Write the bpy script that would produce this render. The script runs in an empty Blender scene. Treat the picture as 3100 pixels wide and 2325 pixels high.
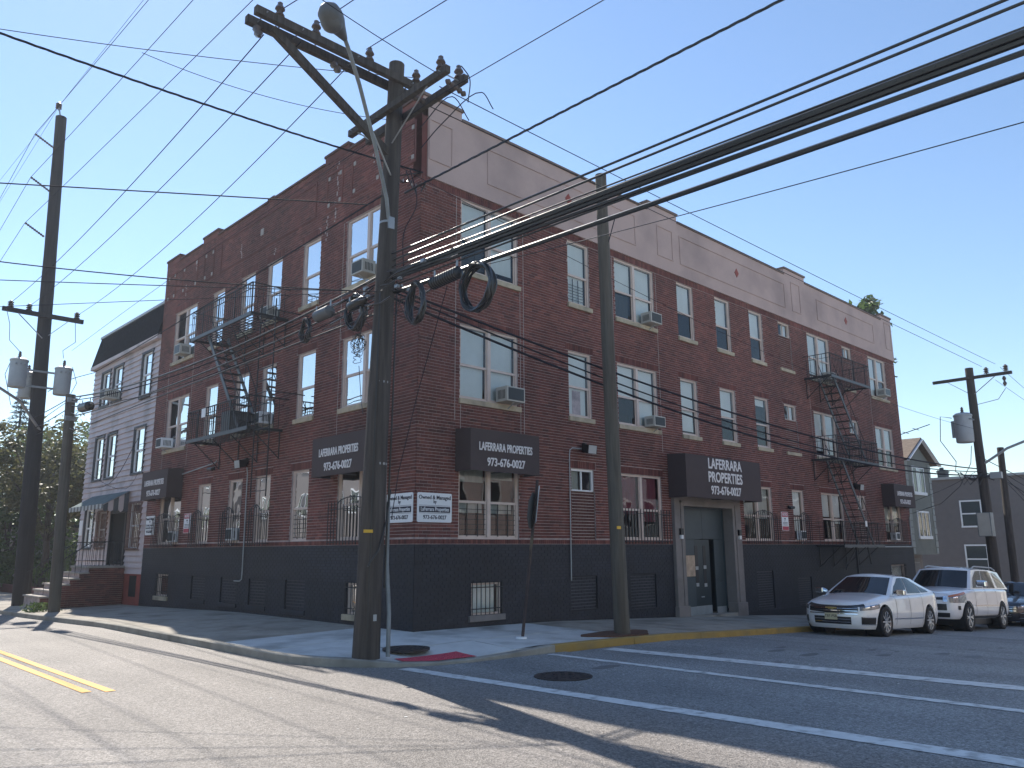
import bpy, bmesh, math, random
from mathutils import Vector, Matrix
random.seed(7)
SC = bpy.context.scene
COL = SC.collection
R = math.radians
PI = math.pi
# ------------------------------------------------------------------ camera
EYE = 1.60
H_, T_, RO = R(46.0214), R(11.7702), R(-.35036)
fw = Vector((math.cos(H_)*math.cos(T_), math.sin(H_)*math.cos(T_), math.sin(T_)))
rt = Vector((math.sin(H_), -math.cos(H_), 0)); up = rt.cross(fw)
rt2 = rt*math.cos(RO)+up*math.sin(RO); up2 = -rt*math.sin(RO)+up*math.cos(RO)
cam = bpy.data.cameras.new('camera'); co = bpy.data.objects.new('camera', cam); COL.objects.link(co)
m = Matrix((rt2, up2, -fw)).transposed().to_4x4(); m.translation = Vector((-10.06, -13.33, 1.60)); co.matrix_world = m
cam.sensor_fit = 'HORIZONTAL'; cam.sensor_width = 36; cam.lens = 36*2405.9/3100; cam.clip_end = 9000; cam.clip_start = .05
SC.camera = co
# ------------------------------------------------------------------ world, sun, exposure
SUN_AZ, SUN_EL = 74.3, 45.7        # azimuth counter-clockwise from +X
w = bpy.data.worlds.new('World'); SC.world = w; w.use_nodes = True
nt = w.node_tree; nt.nodes.clear()
sky = nt.nodes.new('ShaderNodeTexSky'); sky.sky_type = 'NISHITA'; sky.sun_disc = False
sky.sun_elevation = R(SUN_EL); sky.sun_rotation = R(90-SUN_AZ)
sky.altitude = 0; sky.air_density = 1.15; sky.dust_density = .08; sky.ozone_density = 3.4
bg = nt.nodes.new('ShaderNodeBackground'); bg.inputs[1].default_value = .061
wo = nt.nodes.new('ShaderNodeOutputWorld')
nt.links.new(sky.outputs[0], bg.inputs[0]); nt.links.new(bg.outputs[0], wo.inputs[0])
sl = bpy.data.lights.new('sun', 'SUN'); sl.energy = 2.5; sl.angle = R(.53); sl.color = (1, .93, .83)
so = bpy.data.objects.new('sun', sl); COL.objects.link(so)
sd = Vector((math.cos(R(SUN_AZ))*math.cos(R(SUN_EL)), math.sin(R(SUN_AZ))*math.cos(R(SUN_EL)), math.sin(R(SUN_EL))))
so.rotation_euler = sd.to_track_quat('Z', 'Y').to_euler()
SC.view_settings.view_transform = 'Standard'; SC.view_settings.look = 'None'
SC.view_settings.exposure = 1.62; SC.view_settings.gamma = 1
SC.render.engine = 'CYCLES'
SC.cycles.max_bounces = 8; SC.cycles.transparent_max_bounces = 24; SC.cycles.use_denoising = True
SC.cycles.sample_clamp_indirect = 4.0

# ------------------------------------------------------------------ terrain
def interp(x, xs, ys):
    if x <= xs[0]: return ys[0]
    for i in range(1, len(xs)):
        if x <= xs[i]:
            t = (x-xs[i-1])/(xs[i]-xs[i-1]); return ys[i-1]+t*(ys[i]-ys[i-1])
    return ys[-1]
GX = ([-100, 0, 2.2, 4.2, 6.0, 9.2, 12.8, 16.5, 27, 60], [0.02, 0, -.02, -.055, -.13, -.26, -.43, -.63, -1.1, -2.2])
GY = ([-100, 8, 11.3, 15.1, 40], [0, 0, -.08, -.16, -.5])
def G(x, y): return interp(x, *GX)+interp(y, *GY)
def sstep(a, b, x):
    t = min(1, max(0, (x-a)/(b-a))); return t*t*(3-2*t)
def SW(x, y):
    if x > 0 and y < 0: d = -y
    elif x <= 0 and y <= 0: d = max(-x, -y)
    else: d = -x if x < 0 else 0
    d = min(3.6, max(0, d))
    ramp = .085*(1-sstep(.5, 1.7, math.hypot((x+1.5)*.8, y+3.1)))
    return G(x, y)-.02*d-ramp
def RD(x, y): return G(x, y)-.19
# ------------------------------------------------------------------ mesh helper
class MB:
    def __init__(s, T=None): s.v = []; s.f = []; s.T = T
    def add(s, vs, fs):
        n = len(s.v); s.v += [tuple(p) for p in vs]; s.f += [tuple(i+n for i in f) for f in fs]; return s
    def box(s, x0, x1, y0, y1, z0, z1):
        return s.add([(x, y, z) for z in (z0, z1) for x, y in ((x0, y0), (x1, y0), (x1, y1), (x0, y1))],
                     [(3, 2, 1, 0), (4, 5, 6, 7), (0, 1, 5, 4), (1, 2, 6, 5), (2, 3, 7, 6), (3, 0, 4, 7)])
    def obox(s, a, b, w, h, upv=(0, 0, 1)):
        a = Vector(a); b = Vector(b); d = (b-a).normalized(); u = Vector(upv)
        if abs(d.dot(u)) > .98: u = Vector((1, 0, 0))
        r = d.cross(u).normalized(); u = r.cross(d)
        c = [(-w/2, -h/2), (w/2, -h/2), (w/2, h/2), (-w/2, h/2)]
        return s.add([p+r*i+u*j for p in (a, b) for i, j in c], [(3, 2, 1, 0), (4, 5, 6, 7), (0, 1, 5, 4), (1, 2, 6, 5), (2, 3, 7, 6), (3, 0, 4, 7)])
    def tube(s, pts, r, n=6, caps=True):
        P = [Vector(p) for p in pts]; rs = r if isinstance(r, (list, tuple)) else [r]*len(P)
        vs = []; fs = []; prev = None
        for i, p in enumerate(P):
            d = (P[min(i+1, len(P)-1)]-P[max(i-1, 0)]).normalized()
            if prev is None: prev = d.orthogonal().normalized()
            a = (prev-d*prev.dot(d)); a = a.normalized() if a.length > 1e-6 else d.orthogonal().normalized()
            prev = a; b = d.cross(a)
            for k in range(n):
                t = 2*PI*k/n; vs.append(p+(a*math.cos(t)+b*math.sin(t))*rs[i])
        for i in range(len(P)-1):
            for k in range(n):
                fs.append((i*n+k, i*n+(k+1) % n, (i+1)*n+(k+1) % n, (i+1)*n+k))
        if caps: fs.append(tuple(range(n-1, -1, -1))); fs.append(tuple((len(P)-1)*n+k for k in range(n)))
        return s.add(vs, fs)
    def lathe(s, o, prof, n=16, axis='z', caps=True):
        o = Vector(o); vs = []; fs = []
        for r, z in prof:
            for k in range(n):
                t = 2*PI*k/n; c, q = r*math.cos(t), r*math.sin(t)
                vs.append(o+{'z': Vector((c, q, z)), 'x': Vector((z, c, q)), 'y': Vector((c, z, q))}[axis])
        for i in range(len(prof)-1):
            for k in range(n): fs.append((i*n+k, i*n+(k+1) % n, (i+1)*n+(k+1) % n, (i+1)*n+k))
        if caps: fs.append(tuple(range(n-1, -1, -1))); fs.append(tuple((len(prof)-1)*n+k for k in range(n)))
        return s.add(vs, fs)
    def prism(s, poly, z0, z1):
        n = len(poly); zz0 = z0 if callable(z0) else (lambda x, y: z0); zz1 = z1 if callable(z1) else (lambda x, y: z1)
        vs = [(x, y, zz0(x, y)) for x, y in poly]+[(x, y, zz1(x, y)) for x, y in poly]
        return s.add(vs, [tuple(range(n-1, -1, -1)), tuple(range(n, 2*n))]+[(i, (i+1) % n, n+(i+1) % n, n+i) for i in range(n)])
    def mesh(s, name):
        me = bpy.data.meshes.new(name)
        me.from_pydata([s.T(*p) for p in s.v] if s.T else s.v, [], s.f); me.update(); return me
    def build(s, name, mat, parent=None, smooth=False, bevel=0):
        me = s.mesh(name)
        if smooth:
            me.polygons.foreach_set('use_smooth', [True]*len(me.polygons))
            me.set_sharp_from_angle(angle=R(40)) if hasattr(me, 'set_sharp_from_angle') else None
        return link(name, me, mat, parent, bevel)
def link(name, me, mat, parent=None, bevel=0):
    if mat is not None and not me.materials: me.materials.append(mat)
    o = bpy.data.objects.new(name, me); COL.objects.link(o)
    if parent is not None: o.parent = parent
    if bevel:
        b = o.modifiers.new('b', 'BEVEL'); b.width = bevel; b.segments = 2; b.limit_method = 'ANGLE'; b.angle_limit = R(40)
    return o
def tag(o, label, cat, group=None, kind=None, loc=None):
    if isinstance(kind, tuple): loc, kind = kind, None
    if loc: o.location = loc
    if label: o['label'] = label
    if cat: o['category'] = cat
    if group: o['group'] = group
    if kind: o['kind'] = kind
    return o
def struct(o): o['kind'] = 'structure'; return o
def stuff(o): o['kind'] = 'stuff'; return o
def empty(name, label=None, cat=None, group=None, loc=(0, 0, 0)):
    o = bpy.data.objects.new(name, None); COL.objects.link(o); o.location = loc; o.empty_display_size = .1
    return tag(o, label, cat, group)
def copy_tree(o, parent=None):
    c = o.copy(); COL.objects.link(c)
    if parent is not None: c.parent = parent
    for ch in o.children: copy_tree(ch, c)
    return c
# facade frames: (u, d, z) -> world ; d = outwards
def TR(u, d, z): return (u, -d, z)
def TL(u, d, z): return (-d, u, z)
TT = {'R': TR, 'L': TL}
# ------------------------------------------------------------------ materials
def new_mat(name):
    m = bpy.data.materials.new(name); m.use_nodes = True
    n = m.node_tree.nodes; return m, n, m.node_tree.links, n['Principled BSDF']
def mk(name, c, rough=.7, metal=0, var=.25, scale=3., bump=0, bscale=60, spec=.5, dirt=None, dscale=.6, coat=0, stretch=None):
    m, n, l, p = new_mat(name)
    tc = n.new('ShaderNodeTexCoord'); mp = n.new('ShaderNodeMapping'); l.new(tc.outputs['Object'], mp.inputs[0])
    if stretch: mp.inputs['Scale'].default_value = stretch
    nz = n.new('ShaderNodeTexNoise'); nz.inputs['Scale'].default_value = scale; nz.inputs['Detail'].default_value = 6; nz.inputs['Roughness'].default_value = .65
    l.new(mp.outputs[0], nz.inputs[0])
    cr = n.new('ShaderNodeMapRange'); cr.inputs[1].default_value = .3; cr.inputs[2].default_value = .7
    cr.inputs[3].default_value = 1-var; cr.inputs[4].default_value = 1+var; l.new(nz.outputs[0], cr.inputs[0])
    mx = n.new('ShaderNodeVectorMath'); mx.operation = 'SCALE'; mx.inputs[0].default_value = c[:3]; l.new(cr.outputs[0], mx.inputs['Scale'])
    out = mx.outputs[0]
    if dirt:
        n2 = n.new('ShaderNodeTexNoise'); n2.inputs['Scale'].default_value = dscale; n2.inputs['Detail'].default_value = 8; l.new(mp.outputs[0], n2.inputs[0])
        r2 = n.new('ShaderNodeMapRange'); r2.inputs[1].default_value = .5; r2.inputs[2].default_value = .72; l.new(n2.outputs[0], r2.inputs[0])
        mi = n.new('ShaderNodeMix'); mi.data_type = 'RGBA'; l.new(r2.outputs[0], mi.inputs[0]); l.new(out, mi.inputs[6]); mi.inputs[7].default_value = (*dirt, 1)
        out = mi.outputs[2]
    l.new(out, p.inputs['Base Color'])
    p.inputs['Roughness'].default_value = rough; p.inputs['Metallic'].default_value = metal
    p.inputs['Specular IOR Level'].default_value = spec
    if coat: p.inputs['Coat Weight'].default_value = coat; p.inputs['Coat Roughness'].default_value = .04
    if bump:
        nb = n.new('ShaderNodeTexNoise'); nb.inputs['Scale'].default_value = bscale; nb.inputs['Detail'].default_value = 5; l.new(mp.outputs[0], nb.inputs[0])
        b = n.new('ShaderNodeBump'); b.inputs['Strength'].default_value = bump; b.inputs['Distance'].default_value = .01
        l.new(nb.outputs[0], b.inputs['Height']); l.new(b.outputs[0], p.inputs['Normal'])
    return m
def brickmat(name, cols, rough=.85, bump=.3, dust=None):
    m, n, l, p = new_mat(name)
    at = n.new('ShaderNodeAttribute'); at.attribute_name = 'rnd'
    oi = n.new('ShaderNodeObjectInfo'); ad = n.new('ShaderNodeMath'); ad.operation = 'ADD'; l.new(at.outputs['Fac'], ad.inputs[0]); l.new(oi.outputs['Random'], ad.inputs[1])
    fr = n.new('ShaderNodeMath'); fr.operation = 'FRACT'; l.new(ad.outputs[0], fr.inputs[0])
    ra = n.new('ShaderNodeValToRGB'); e = ra.color_ramp.elements
    while len(e) < len(cols): e.new(.5)
    for i, c in enumerate(cols): e[i].position = i/(len(cols)-1); e[i].color = (*c, 1)
    l.new(fr.outputs[0], ra.inputs[0])
    ge = n.new('ShaderNodeNewGeometry'); nz = n.new('ShaderNodeTexNoise'); nz.inputs['Scale'].default_value = 1.1; nz.inputs['Detail'].default_value = 9; nz.inputs['Roughness'].default_value = .7
    l.new(ge.outputs['Position'], nz.inputs[0])
    mr = n.new('ShaderNodeMapRange'); mr.inputs[1].default_value = .3; mr.inputs[2].default_value = .7; mr.inputs[3].default_value = .66; mr.inputs[4].default_value = 1.3; l.new(nz.outputs[0], mr.inputs[0])
    vm = n.new('ShaderNodeVectorMath'); vm.operation = 'SCALE'; l.new(ra.outputs[0], vm.inputs[0]); l.new(mr.outputs[0], vm.inputs['Scale'])
    n3 = n.new('ShaderNodeTexNoise'); n3.inputs['Scale'].default_value = .33; n3.inputs['Detail'].default_value = 6; l.new(ge.outputs['Position'], n3.inputs[0])
    m3 = n.new('ShaderNodeMapRange'); m3.inputs[1].default_value = .35; m3.inputs[2].default_value = .65; m3.inputs[3].default_value = .78; m3.inputs[4].default_value = 1.2; l.new(n3.outputs[0], m3.inputs[0])
    v3 = n.new('ShaderNodeVectorMath'); v3.operation = 'SCALE'; l.new(vm.outputs[0], v3.inputs[0]); l.new(m3.outputs[0], v3.inputs['Scale']); vm = v3
    if dust:
        n4 = n.new('ShaderNodeTexNoise'); n4.inputs['Scale'].default_value = 1.7; n4.inputs['Detail'].default_value = 12; n4.inputs['Roughness'].default_value = .75; l.new(ge.outputs['Position'], n4.inputs[0])
        m4 = n.new('ShaderNodeMapRange'); m4.inputs[1].default_value = .56; m4.inputs[2].default_value = .70; m4.inputs[4].default_value = .6; l.new(n4.outputs[0], m4.inputs[0])
        x4 = n.new('ShaderNodeMix'); x4.data_type = 'RGBA'; l.new(m4.outputs[0], x4.inputs[0]); l.new(v3.outputs[0], x4.inputs[6]); x4.inputs[7].default_value = (*dust, 1)
        l.new(x4.outputs[2], p.inputs['Base Color'])
    else: l.new(vm.outputs[0], p.inputs['Base Color'])
    p.inputs['Roughness'].default_value = rough
    nb = n.new('ShaderNodeTexNoise'); nb.inputs['Scale'].default_value = 70; l.new(ge.outputs['Position'], nb.inputs[0])
    b = n.new('ShaderNodeBump'); b.inputs['Strength'].default_value = bump; b.inputs['Distance'].default_value = .006; l.new(nb.outputs[0], b.inputs['Height']); l.new(b.outputs[0], p.inputs['Normal'])
    return m
def glassmat(name, tint=(.9, .95, .95), ior=1.52, rough=.015, boost=.0, dark=0.0):
    m, n, l, p = new_mat(name); n.remove(p)
    out = n['Material Output']
    tr = n.new('ShaderNodeBsdfTransparent'); tr.inputs[0].default_value = (*tint, 1)
    gl = n.new('ShaderNodeBsdfGlossy'); gl.inputs['Roughness'].default_value = rough
    ge = n.new('ShaderNodeNewGeometry'); nz = n.new('ShaderNodeTexNoise'); nz.inputs['Scale'].default_value = 1.6; nz.inputs['Detail'].default_value = 1; l.new(ge.outputs['Position'], nz.inputs[0])
    b = n.new('ShaderNodeBump'); b.inputs['Strength'].default_value = .25; b.inputs['Distance'].default_value = .02; l.new(nz.outputs[0], b.inputs['Height']); l.new(b.outputs[0], gl.inputs['Normal'])
    fr = n.new('ShaderNodeFresnel'); fr.inputs[0].default_value = ior
    ad = n.new('ShaderNodeMath'); ad.operation = 'ADD'; ad.inputs[1].default_value = boost; ad.use_clamp = True; l.new(fr.outputs[0], ad.inputs[0])
    mi = n.new('ShaderNodeMixShader'); l.new(ad.outputs[0], mi.inputs[0]); l.new(tr.outputs[0], mi.inputs[1]); l.new(gl.outputs[0], mi.inputs[2])
    l.new(mi.outputs[0], out.inputs[0]); return m
M = {}
M['brick'] = brickmat('brick', [(.085, .030, .027), (.175, .055, .043), (.135, .042, .036), (.215, .075, .058), (.115, .036, .032)])
M['brick_black'] = brickmat('painted_brick', [(.013, .017, .027), (.018, .022, .034), (.015, .019, .030)], rough=.6, dust=(.038, .042, .055))
M['mortar'] = mk('mortar', (.42, .345, .33), .95, var=.3, scale=5)
M['mortar_black'] = mk('mortar_black', (.014, .016, .022), .7, var=.2)
M['mortar_grey'] = mk('mortar_grey', (.085, .092, .11), .8, var=.2)
M['mortar_light'] = mk('mortar_light', (.42, .38, .36), .95, var=.2)
M['stucco'] = mk('stucco', (.50, .37, .335), .92, var=.07, scale=1.2, bump=.25, bscale=45, dirt=(.36, .27, .25), dscale=.5)
M['coping'] = mk('coping', (.17, .125, .105), .85, var=.2)
M['coping_dark'] = mk('coping_brown', (.10, .055, .045), .85, var=.2)
M['trim'] = mk('window_trim', (.66, .535, .47), .5, var=.08)
M['sill'] = mk('limestone_sill', (.50, .42, .30), .85, var=.2, scale=6, dirt=(.24, .21, .16), dscale=3)
M['white'] = mk('white_vinyl', (.84, .85, .86), .4, var=.05)
M['blind'] = mk('blind', (.84, .86, .88), .8, var=.06, scale=1.5)
M['blind2'] = mk('curtain', (.46, .47, .46), .9, var=.15, scale=5, stretch=(14, 14, 1))
M['curtain_red'] = mk('curtain_red', (.20, .045, .075), .9, var=.2, stretch=(10, 10, 1))
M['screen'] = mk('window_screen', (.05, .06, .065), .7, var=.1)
M['poster'] = mk('poster', (.55, .42, .46), .8, var=.35, scale=4)
M['glass'] = glassmat('pane_glass', boost=.02)
M['glass_dark'] = glassmat('tinted_glass', (.16, .17, .18), boost=.04, rough=.01)
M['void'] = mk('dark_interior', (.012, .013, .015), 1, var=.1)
M['iron'] = mk('black_iron', (.022, .024, .028), .55, var=.2, spec=.5)
M['iron_grey'] = mk('grey_painted_iron', (.085, .095, .105), .5, var=.2)
M['awning'] = mk('awning_fabric', (.070, .050, .050), .8, var=.06, bump=.08, bscale=300)
M['letter'] = mk('lettering', (.80, .77, .77), .7, var=.02)
M['sign_white'] = mk('sign_white', (.84, .86, .88), .45, var=.03)
M['ink'] = mk('ink', (.018, .022, .045), .6, var=.02)
M['sign_red'] = mk('sign_red', (.50, .07, .10), .55, var=.05)
M['sign_pink'] = mk('faded_red_print', (.55, .26, .30), .6, var=.05)
M['wood'] = mk('weathered_pole_wood', (.066, .056, .050), .9, var=.45, scale=2.5, bump=.9, bscale=14, stretch=(6, 6, .35), dirt=(.034, .029, .028), dscale=1.5)
M['wood_green'] = mk('treated_pole_wood', (.110, .100, .084), .9, var=.3, scale=3, bump=.5, bscale=14, stretch=(6, 6, .35), dirt=(.085, .058, .042), dscale=.6)
M['wood_dark'] = mk('creosoted_pole_wood', (.026, .024, .026), .85, var=.3, bump=.6, bscale=14, stretch=(6, 6, .35))
M['steel'] = mk('galvanised_steel', (.32, .33, .34), .45, metal=.6, var=.15)
M['cable'] = mk('cable_black', (.016, .017, .020), .32, var=.1, spec=.6)
M['wire'] = mk('wire', (.03, .032, .045), .9, var=.1, spec=.08)
M['cable_matte'] = mk('cable_matte', (.022, .024, .034), .85, var=.1, spec=.12)
M['porcelain'] = mk('insulator_porcelain', (.10, .075, .065), .25, var=.1)
M['lamp_grey'] = mk('lamp_housing_grey', (.10, .105, .11), .5)
M['cabinet_grey'] = mk('cabinet_grey_paint', (.20, .22, .23), .5)
M['ltgrey'] = mk('light_grey_paint', (.40, .42, .43), .45, var=.1)
M['beige'] = mk('beige_paint', (.50, .48, .43), .5, var=.08)
M['yellow'] = mk('yellow_tag', (.70, .42, .03), .5, var=.05)
M['stone_trim'] = mk('painted_stone_surround', (.235, .21, .20), .8, var=.1, bump=.1, dirt=(.17, .15, .14), dscale=1.3)
M['slate'] = mk('slate_metal_cladding', (.050, .070, .080), .45, var=.08, dirt=(.04, .055, .065))
M['door'] = mk('door_dark_green', (.022, .036, .044), .35, var=.08)
M['kick'] = mk('brushed_kickplate', (.42, .46, .48), .35, metal=.5, var=.15)
M['plate_tan'] = mk('tan_panel', (.48, .36, .26), .6, var=.3, scale=6)
M['siding'] = mk('pink_grey_siding', (.60, .50, .49), .6, var=.06, dirt=(.36, .30, .29), dscale=.9)
M['siding2'] = mk('tan_siding', (.20, .175, .165), .65, var=.06)
M['greenwall'] = mk('sage_stucco', (.205, .21, .185), .9, var=.08)
M['quoin'] = mk('quoin', (.33, .345, .32), .9, var=.08)
M['roof'] = mk('charcoal_shingle', (.020, .026, .034), 1, spec=.0, var=.4, scale=9)
M['roof_brown'] = mk('brown_shingle', (.16, .125, .10), .9, var=.3, scale=8)
M['red_paint'] = mk('red_painted_masonry', (.30, .065, .050), .8, var=.2)
M['cap_stone'] = mk('blue_stone_tread', (.34, .31, .28), .85, var=.2)
M['conc_new'] = mk('new_concrete', (.58, .585, .57), .88, var=.12, scale=2.2, bump=.15, bscale=120, dirt=(.26, .26, .245), dscale=.8)
M['conc_old'] = mk('old_concrete', (.34, .31, .265), .92, var=.16, scale=3, bump=.25, bscale=90, dirt=(.165, .15, .125), dscale=.9)
M['kerb'] = mk('kerb_concrete', (.30, .285, .25), .9, var=.18, scale=4, dirt=(.17, .16, .14), dscale=2)
M['kerb_yellow'] = mk('kerb_yellow', (.36, .235, .065), .8, var=.2, scale=5, dirt=(.24, .18, .08), dscale=2.5)
M['red_pad'] = mk('tactile_pad', (.52, .055, .095), .7, var=.12)
M['paint_white'] = mk('road_paint_white', (.66, .68, .68), .7, var=.10, scale=5, dirt=(.30, .31, .31), dscale=6)
M['paint_yellow'] = mk('road_paint_yellow', (.74, .36, .06), .7, var=.08, scale=6, dirt=(.50, .30, .07), dscale=8)
M['castiron'] = mk('cast_iron', (.035, .033, .036), .55, var=.3, metal=.3, bump=.3, bscale=60)
M['mulch'] = mk('mulch_soil', (.11, .055, .035), 1, var=.4, scale=14, bump=1, bscale=40)
M['soil'] = mk('soil', (.085, .075, .055), 1, var=.3, scale=1.5, bump=.6, bscale=20)
M['lot'] = mk('gravel_lot', (.22, .205, .18), .95, var=.25, scale=.8)
M['bark'] = mk('bark', (.07, .055, .045), .95, var=.3, bump=.5, bscale=20)
M['tire'] = mk('rubber', (.018, .018, .020), .8, var=.1)
M['alloy'] = mk('alloy_wheel', (.62, .63, .65), .25, metal=.85, var=.05)
M['carwhite'] = mk('pearl_white_paint', (.86, .87, .89), .25, var=.015, coat=1, spec=.5)
M['cardark'] = mk('navy_paint', (.012, .014, .024), .25, var=.05, coat=1)
M['chrome'] = mk('chrome', (.75, .77, .8), .08, metal=1, var=0)
M['blackplastic'] = mk('black_trim', (.014, .015, .017), .35, var=.1)
M['lens'] = mk('headlight_lens', (.17, .18, .20), .12, metal=.2, var=.6, scale=14, coat=1)
M['amber'] = mk('amber_lens', (.55, .16, .04), .2, var=.1, coat=.8)
M['gold'] = mk('gold_badge', (.62, .45, .15), .3, metal=.7, var=0)
M['plate_yellow'] = mk('licence_plate', (.62, .56, .36), .5, var=.1)
M['tree_wall'] = M['bark']
# asphalt
def asphalt():
    m, n, l, p = new_mat('asphalt')
    ge = n.new('ShaderNodeNewGeometry')
    def noise(sc, det, ro=.6):
        z = n.new('ShaderNodeTexNoise'); z.inputs['Scale'].default_value = sc; z.inputs['Detail'].default_value = det; z.inputs['Roughness'].default_value = ro; l.new(ge.outputs['Position'], z.inputs[0]); return z
    a = noise(.35, 5); b = noise(20, 4, .85); c = n.new('ShaderNodeTexVoronoi'); c.inputs['Scale'].default_value = 62; l.new(ge.outputs['Position'], c.inputs[0])
    mp = n.new('ShaderNodeMapping'); mp.inputs['Scale'].default_value = (1.5, .06, 1); l.new(ge.outputs['Position'], mp.inputs[0])
    st = n.new('ShaderNodeTexNoise'); st.inputs['Scale'].default_value = 1; st.inputs['Detail'].default_value = 4; l.new(mp.outputs[0], st.inputs[0])
    def mr(src, f0, f1, t0, t1):
        r = n.new('ShaderNodeMapRange'); r.inputs[1].default_value = f0; r.inputs[2].default_value = f1; r.inputs[3].default_value = t0; r.inputs[4].default_value = t1; l.new(src, r.inputs[0]); return r.outputs[0]
    def mul(x, y):
        k = n.new('ShaderNodeMath'); k.operation = 'MULTIPLY'; l.new(x, k.inputs[0]); l.new(y, k.inputs[1]); return k.outputs[0]
    f = mul(mul(mr(a.outputs[0], .3, .7, .8, 1.2), mr(b.outputs[0], .3, .7, .55, 1.45)), mul(mr(c.outputs['Color'], 0, 1, .5, 1.6), mr(st.outputs[0], .3, .7, .85, 1.12)))
    # x-dependent colour: the shaded side street is painted paler and bluer to lift its shade
    sx = n.new('ShaderNodeSeparateXYZ'); l.new(ge.outputs['Position'], sx.inputs[0])
    mi = n.new('ShaderNodeMix'); mi.data_type = 'RGBA'; l.new(mr(sx.outputs[0], -3.4, -1.5, 0, 1), mi.inputs[0])
    mi.inputs[6].default_value = (.185, .168, .155, 1); mi.inputs[7].default_value = (.225, .235, .240, 1)
    vm = n.new('ShaderNodeVectorMath'); vm.operation = 'SCALE'; l.new(mi.outputs[2], vm.inputs[0]); l.new(f, vm.inputs['Scale']); l.new(vm.outputs[0], p.inputs['Base Color'])
    p.inputs['Roughness'].default_value = .72; p.inputs['Specular IOR Level'].default_value = .45
    bu = n.new('ShaderNodeBump'); bu.inputs['Strength'].default_value = .55; bu.inputs['Distance'].default_value = .012
    ad = n.new('ShaderNodeMath'); ad.operation = 'ADD'; l.new(b.outputs[0], ad.inputs[0]); l.new(c.outputs['Distance'], ad.inputs[1])
    l.new(ad.outputs[0], bu.inputs['Height']); l.new(bu.outputs[0], p.inputs['Normal'])
    return m
M['asphalt'] = asphalt()
def leafmat(name, c1, c2):
    m, n, l, p = new_mat(name)
    ge = n.new('ShaderNodeNewGeometry'); nz = n.new('ShaderNodeTexNoise'); nz.inputs['Scale'].default_value = 2.2; nz.inputs['Detail'].default_value = 5; l.new(ge.outputs['Position'], nz.inputs[0])
    ra = n.new('ShaderNodeValToRGB'); ra.color_ramp.elements[0].position = .35; ra.color_ramp.elements[1].position = .65
    ra.color_ramp.elements[0].color = (*c1, 1); ra.color_ramp.elements[1].color = (*c2, 1); l.new(nz.outputs[0], ra.inputs[0]); l.new(ra.outputs[0], p.inputs['Base Color'])
    p.inputs['Roughness'].default_value = .5
    out = n['Material Output']; tl = n.new('ShaderNodeBsdfTranslucent'); l.new(ra.outputs[0], tl.inputs[0])
    mi = n.new('ShaderNodeMixShader'); mi.inputs[0].default_value = .5; l.new(p.outputs[0], mi.inputs[1]); l.new(tl.outputs[0], mi.inputs[2]); l.new(mi.outputs[0], out.inputs[0])
    return m
M['leaf'] = leafmat('leaf_green', (.055, .10, .028), (.12, .18, .05))
M['leaf_olive'] = leafmat('leaf_olive', (.075, .09, .035), (.16, .15, .065))
M['needle'] = leafmat('needle_blue', (.028, .055, .045), (.055, .09, .07))

# ================================================================== GROUND
def sheet(name, xs, ys, zf, mat):
    vs = [(x, y, zf(x, y)) for y in ys for x in xs]; nx = len(xs)
    return MB().add(vs, [(j*nx+i, j*nx+i+1, (j+1)*nx+i+1, (j+1)*nx+i) for j in range(len(ys)-1) for i in range(nx-1)]).build(name, mat)
rng = lambda a, b, s: [a+(b-a)*i/max(1, round((b-a)/s)) for i in range(max(1, round((b-a)/s))+1)]
gxs = [-3000, -600, -100, -40, -20]+rng(-14, 62, 2)+[100, 300, 3000]
gys = [-3000, -600, -100, -40, -20]+rng(-14, 62, 2)+[100, 300, 3000]
struct(sheet('ground', gxs, gys, lambda x, y: G(x, y)-.34, M['lot']))
xr = [x for x in GX[0] if 0 <= x <= 60]
struct(sheet('main_road', [-13.6, -9, -3.2, -1, 0, 1], [-60, -20, -3.3]+[0, 8, 11.3, 15.1, 40, 90], RD, M['asphalt']))
struct(sheet('side_street', [1.0]+xr[1:]+[62], [-11.6, -8, -3.3], RD, M['asphalt']))
# kerb line (road-side face), counter-clockwise corner
arc = [(-3.33, -.6), (-3.27, -1.15), (-3.08, -1.75), (-2.75, -2.28), (-2.3, -2.7), (-1.75, -2.97), (-1.1, -3.1), (-.3, -3.16), (.75, -3.19)]
def kerb_stone(pts, mat, parent):
    n = len(pts); nr = []
    for i in range(n):
        a = Vector(pts[max(0, i-1)]); b = Vector(pts[min(n-1, i+1)]); d = (b-a).normalized(); nr.append(Vector((-d.y, d.x)))
    vs = []; fs = []
    for i, p in enumerate(pts):
        p = Vector(p); q = p+nr[i]*.15; z = SW(p.x, p.y)+.006
        for s, zz in ((p, RD(p.x, p.y)-.08), (p, z-.015), (p+nr[i]*.018, z), (q, z), (q, z-.25)): vs.append((s.x, s.y, zz))
    for i in range(n-1):
        for k in range(4): fs.append((i*5+k, (i+1)*5+k, (i+1)*5+k+1, i*5+k+1))
    fs += [(4, 3, 2, 1, 0), tuple((n-1)*5+k for k in range(5))]
    MB().add(vs, fs).build('kerb_stone', mat, parent)
kp = struct(empty('kerb'))
L_ = [(-3.33, y) for y in (60, 42, 30, 24)]
for a, b in zip(L_[:-1], L_[1:]): kerb_stone([a, b], M['kerb'], kp)
y = 24
while y > -.55:
    y2 = max(y-2.46, -.6); kerb_stone([(-3.33, y-.006), (-3.33, y2+.006)], M['kerb'], kp); y = y2
kerb_stone(arc[:4], M['kerb'], kp); kerb_stone(arc[3:6], M['kerb'], kp); kerb_stone(arc[5:], M['kerb'], kp)
def ky(x): return interp(x, [.75, 3, 7, 60], [-3.19, -3.26, -3.42, -3.45])
x = .75
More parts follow.
